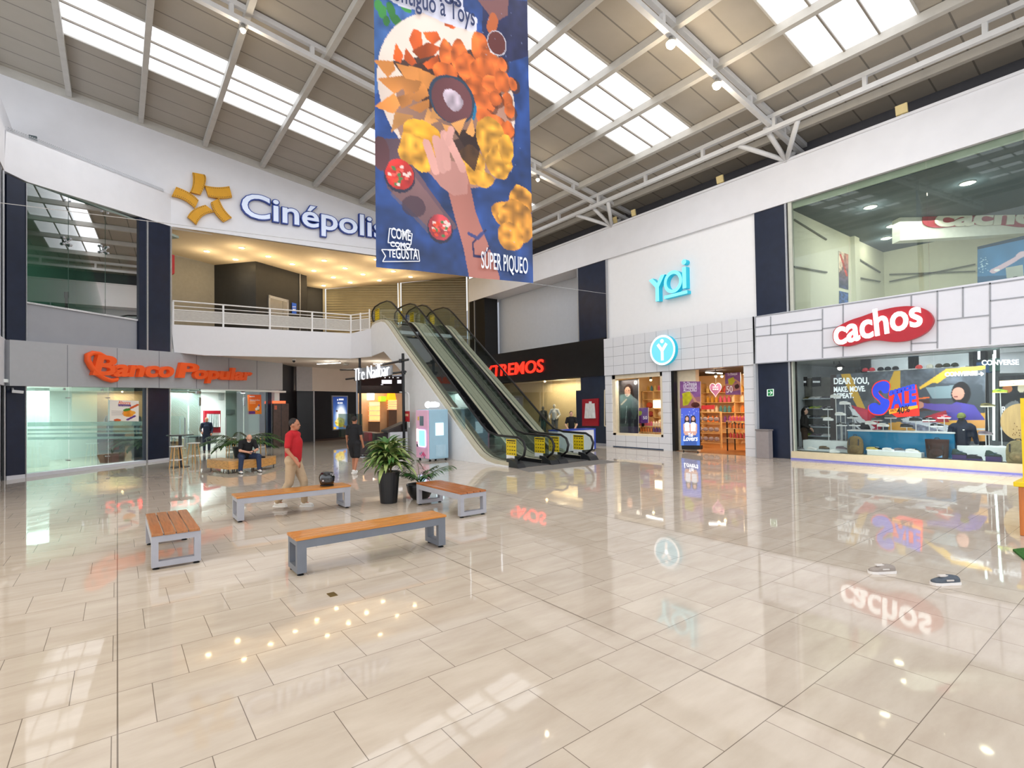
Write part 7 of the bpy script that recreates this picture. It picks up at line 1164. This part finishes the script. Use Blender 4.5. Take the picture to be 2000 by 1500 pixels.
slab('storage_crates', M('crate_blue', (36, 70, 110), .5), [(1907, 708), (1936, 706), (1936, 728), (1907, 727)], XP(20.9), .3, None, kind=None, label='blue crate on the rack right of the cap shelf', cat='crate'); slab('storage_crates', M('crate_green', (44, 70, 62), .5), [(1932, 701), (1954, 699), (1954, 724), (1932, 726)], XP(20.7), .3, None, kind=None, label='dark green crate next to the blue crate', cat='crate')
cv = Cv(60, 70, (36, 38, 42)); cv.grain(.4, 20); cv.ell(.4, .5, .3, .1, (120, 124, 126), rot=-.3); cv.line([(.1, .8), (.8, .5)], .06, (190, 194, 196)); cv.line([(.2, .5), (.9, .85)], .05, (170, 174, 176)); cv.ell(.3, .2, .16, .06, (180, 110, 60)); cv.ell(.75, .2, .12, .06, (206, 196, 170)); r = poster('brand_wall', 'dark display wall with brand letters and shoes at the right edge', cv, [(1950, 735), (2010, 732), (2010, 866), (1950, 862)], XP(20.6)); letters(r, 'Reebok', XP(20.58), (1957, 806), (2006, 805), .18, WI, .01, .004, single=True, part='lettering'); slab('lit_shelf', M('shelf_glow2', (255, 224, 180), .5, emit=.9), [(1952, 744), (2008, 741), (2008, 752), (1952, 755)], XP(20.57), .05, r)
for px, k in ((1968, 'white'), (1996, 'white')): c = onp(px, 751, XP(20.5)); good('trainer', SHO[k], tuple(c), 'white trainer at the %s of the lit shelf on the brand wall' % ('left' if px < 1980 else 'right'), 'shoe', 'shoes in the shoe shop', .9, -math.pi)
figure('person with long dark hair in dark clothes browsing behind the shoe shop glass', (20.4, onp(1571, 840, XP(20.4))[1], .02), faceto(0, 0, .2, -1), 1.72, dict(wl=(-.2, .18, .95), wr=(.2, .22, 1.0)), SK3, M('jacket_brown_black', (40, 36, 34), .8), M('trousers_brown', (74, 56, 44), .8), (GY and M('shoe_taupe', (130, 118, 112), .5), SOW), HD, 'long', sleeve='long')
r = thing('exit_sign', 'green exit arrow sign on the dark column between the shops', 'sign', onp(1504, 767, XP(18.77))); slab('plate', M('exit_green', (24, 110, 60), .4, emit=.2), [(1498, 760.5), (1511, 759.5), (1511, 773.5), (1498, 774)], XP(18.76), .02, r); mb = MB(); WE = M('exit_white', (236, 250, 240), .4, emit=.5)
for p, q in (((1500.5, 767), (1507.5, 766.8)), ((1504.5, 763.5), (1508, 766.8)), ((1508, 766.8), (1504.5, 770.5)), ((1498.7, 761), (1510.5, 760)), ((1498.7, 773.5), (1510.5, 773)), ((1498.7, 761), (1498.7, 773.5)), ((1510.5, 760), (1510.5, 773))): mb.bar(onp(*p, XP(18.75)), onp(*q, XP(18.75)), .01, .02, (1, 0, 0) if p[0] != q[0] else (0, 1, 0))
mb.build('arrow_print', WE, r); c = onp(1495, 893, ZP(0)); b = MB(); r = thing('waste_bin', 'grey box-shaped waste bin before the dark column', 'bin', (18.45, 9.3, 0)); MB().box(18.3, 9.1, 0, 18.6, 9.55, .98).build('body', M('bin_taupe', (150, 142, 142), .5, .2), r, bevel=.01); MB().box(18.28, 9.08, .98, 18.62, 9.57, 1.03).build('lid', M('bin_lid', (120, 114, 114), .5), r)
# ------------------------------------------------------------------ shoe shop, upper floor
UW = M('upper_cream_wall', (222, 220, 204), .6, var=.02); b = MB(); b.box(18.95, 8.36, 5.1, 27.9, 8.46, 8.8); b.box(27.8, -8, 5.1, 27.9, 8.46, 8.8); struct('wall_upper_store', b, UW); b = MB(); b.box(18.95, -8, 8.75, 27.9, 8.46, 8.85); struct('ceiling_upper_store', b, M('upper_dark_ceiling', (70, 82, 92), .6)); b = MB(); b.box(18.9, -8, 5.0, 27.9, 8.46, 5.12); struct('floor_upper_store', b, M('upper_store_floor', (160, 158, 150), .4)); trim(MB().box(18.9, -8, 8.78, 19.4, 8.46, 9.02), M('pale_header', (206, 208, 190), .6))
trim(MB().box(24.0, 8.2, 5.1, 24.5, 8.4, 8.75), UW)
SPW = M('upper_spot_glow', (255, 240, 206), .4, emit=13, var=0)
for px, py, lb in ((1700, 404, 'round ceiling spot nearest the glass in the upper shop'), (1743, 441, 'round ceiling spot in the middle of the upper shop'), (1731, 465, 'round ceiling spot deepest in the upper shop'), (1890, 357, 'round ceiling spot at the right of the upper shop')): c = onp(px, py, ZP(8.74)); r = thing('ceiling_spot', lb, 'spotlight', c, 'ceiling spots of the upper shop'); MB().lathe([(.2, .01), (.2, -.02), (.14, -.02)], c, 16).build('ring', WST, r); MB().lathe([(.14, -.02), (.14, -.03)], c, 16).build('lens', SPW, r); point('upper_spot', (c[0], c[1], c[2]-.3), 20, (1, .93, .78), .1)
AN = np.array([AF[0], AF[1], 0]); AN /= np.linalg.norm(AN); APL = (AN, AN@np.array([23, 6.39, 0])); slab('trim_170', M('bulkhead_white', (216, 216, 206), .6), [(1758, 405), (2060, 330), (2060, 452), (1758, 470)], APL, .4); r = thing('oval_sign', 'red oval sign on the white bulkhead inside the upper shop', 'sign', onp(1900, 420, APL), 'oval red signs'); K5 = lambda x, y: (1480+x/3.846, 260+y/3.846); slab('sign_board', M('sign_dull_red', (168, 48, 62), .5), smoothpoly([K5(*p) for p in ((1240, 650), (1260, 600), (1340, 550), (1480, 520), (1700, 500), (2000, 482), (2260, 500), (2300, 600), (2200, 680), (2000, 705), (1800, 685), (1600, 685), (1480, 700), (1340, 710), (1260, 690))]), lift(APL, .05), .04, r)
letters(r, 'cachos', lift(APL, .06), K5(1335, 698), K5(2230, 670), .62, M('sign_cream', (222, 218, 200), .5), .03, .035, shear=.18)
cv = Cv(30, 90, (190, 120, 100)); cv.vgrad((206, 130, 110), (60, 70, 110)); cv.poly([(0, 0), (.6, 0), (.3, .5), (0, .6)], (226, 200, 180)); cv.line([(.2, .1), (.8, .6)], .2, (196, 70, 60)); cv.grain(.3, 20); poster('wall_picture', 'reddish picture on the left wall of the upper shop', cv, [(1638, 490), (1657, 497), (1657, 566), (1639, 561)], YP(8.34), 'picture'); cv = Cv(30, 40, (60, 90, 150)); cv.grain(.4, 10); poster('wall_picture', 'small blue picture below the reddish one in the upper shop', cv, [(1639, 568), (1657, 572), (1657, 594), (1639, 594)], YP(8.34), 'picture', 'pictures in the upper shop')
cv = Cv(110, 90, (60, 112, 160)); cv.grain(.1, 6); cv.line([(.22, .68), (.55, .42)], [.09, .07], (196, 170, 190)); cv.ell(.58, .38, .07, .06, (200, 174, 192), rot=-.6)
for k, (x, y) in enumerate(((.70, .26), (.71, .32), (.69, .37), (.66, .42))): cv.line([(.58, .38), (x, y)], .025, (200, 174, 192))
cv.ell(.27, .66, .04, .03, (220, 220, 226))
for k in range(30): cv.ell(.02+RNG.random()*.14, .3+RNG.random()*.4, .008, .008, (180, 206, 226))
cv.poly([(0, 0), (1, 0), (1, .08), (0, .08)], (28, 52, 80)); cv.poly([(0, .8), (1, .76), (1, 1), (0, 1)], (44, 84, 124)); poster('wall_picture', 'large blue picture of a reaching hand at the right of the upper shop', cv, [(1909, 482), (2060, 446), (2060, 560), (1909, 554)], XP(26), 'picture', 'pictures in the upper shop')
c = onp(1983, 545, XP(22)); r = thing('monitor', 'pale grey monitor on a stand at the right of the upper shop', 'monitor', (22, c[1], 5.12)); slab('screen_back', M('monitor_grey', (196, 198, 196), .5), [(1964, 523), (1997, 517), (1999, 540), (1966, 543)], XP(22), .05, r); MB().box(22, c[1]-.05, 5.12, 22.08, c[1]+.05, onp(1983, 540, XP(22))[2]).build('stand', CHAR, r)
for a, b_, pl, lb in (((1551, 429), (1614, 468), YP(8.33), 'upper short rail on the left wall of the upper shop'), ((1551, 521), (1615, 532), YP(8.33), 'lower short rail on the left wall of the upper shop'), ((1679, 507), (1719, 532), YP(8.33), 'upper rail deeper on the left wall of the upper shop'), ((1680, 543), (1719, 550), YP(8.33), 'lower rail deeper on the left wall of the upper shop'), ((1737, 536), (1905, 530), XP(27.7), 'long level rail on the back wall of the upper shop'), ((1737, 550), (1905, 516), XP(27.7), 'long slanting rail on the back wall of the upper shop')): MB().bar(onp(*a, pl), onp(*b_, pl), .05, .05).build('wall_rail', M('rail_grey', (110, 110, 104), .5), None, label=lb, cat='rail', group='wall rails of the upper shop')
# ------------------------------------------------------------------ foreground right: kiosk corner, turf, the walker's shoes
r = thing('wooden_kiosk', 'orange wooden kiosk corner with a yellow counter and post at the right edge', 'kiosk', (10.9, 1.2, 0)); KW = wood('kiosk_orange_wood', (196, 112, 44), (8, 8, 1), .15); k0 = onp(1992, 1046, ZP(0)); zt = onp(1992, 951, XP(k0[0]))[2]; MB().box(k0[0], k0[1]-1.4, 0, k0[0]+.9, k0[1], zt).build('wood_panel', KW, r, bevel=.01); zc = zt; MB().box(k0[0]-.02, k0[1]-1.5, zc, k0[0]+1.0, k0[1]+.05, zc+.07).build('counter', M('kiosk_yellow', (236, 204, 20), .4), r, bevel=.01); p = onp(1998, 940, XP(k0[0]+.1)); MB().box(k0[0]+.1, p[1]-.14, zc+.07, k0[0]+.24, p[1], 2.0).build('post', M('kiosk_yellow', (236, 204, 20), .4), r)
t = [fl(1978, 1076), fl(2000, 1074), fl(2080, 1100), fl(2000, 1090)]; b = MB(); b.prism([(*p[:2], 0) for p in (t[0], fl(2040, 1128), fl(2200, 1100), fl(2100, 1062))], (0, 0, .025)); tag(b.build('turf_mat', M('turf_green', (44, 96, 34), .9, var=.4, scale=60, bump=.8)), 'corner of a green artificial turf mat at the right edge', 'mat')
for px, py, lb, k, rz in ((1846, 1141, 'dark blue-grey running shoe on the tiles, the darker of the two', 'runner', 0), (1722, 1119, 'brown-grey running shoe on the tiles behind the darker one', 'runner2', 0)):
    d = SHO.setdefault(k, shoe_mesh(k, (74, 82, 92) if k == 'runner' else (146, 136, 128), (226, 222, 220), (206, 200, 196))); c = fl(px, py); o = good('running_shoe', d, c, lb, 'shoe', 'running shoes on the open floor', 1.0, math.pi/2+YAW*-1+.05)
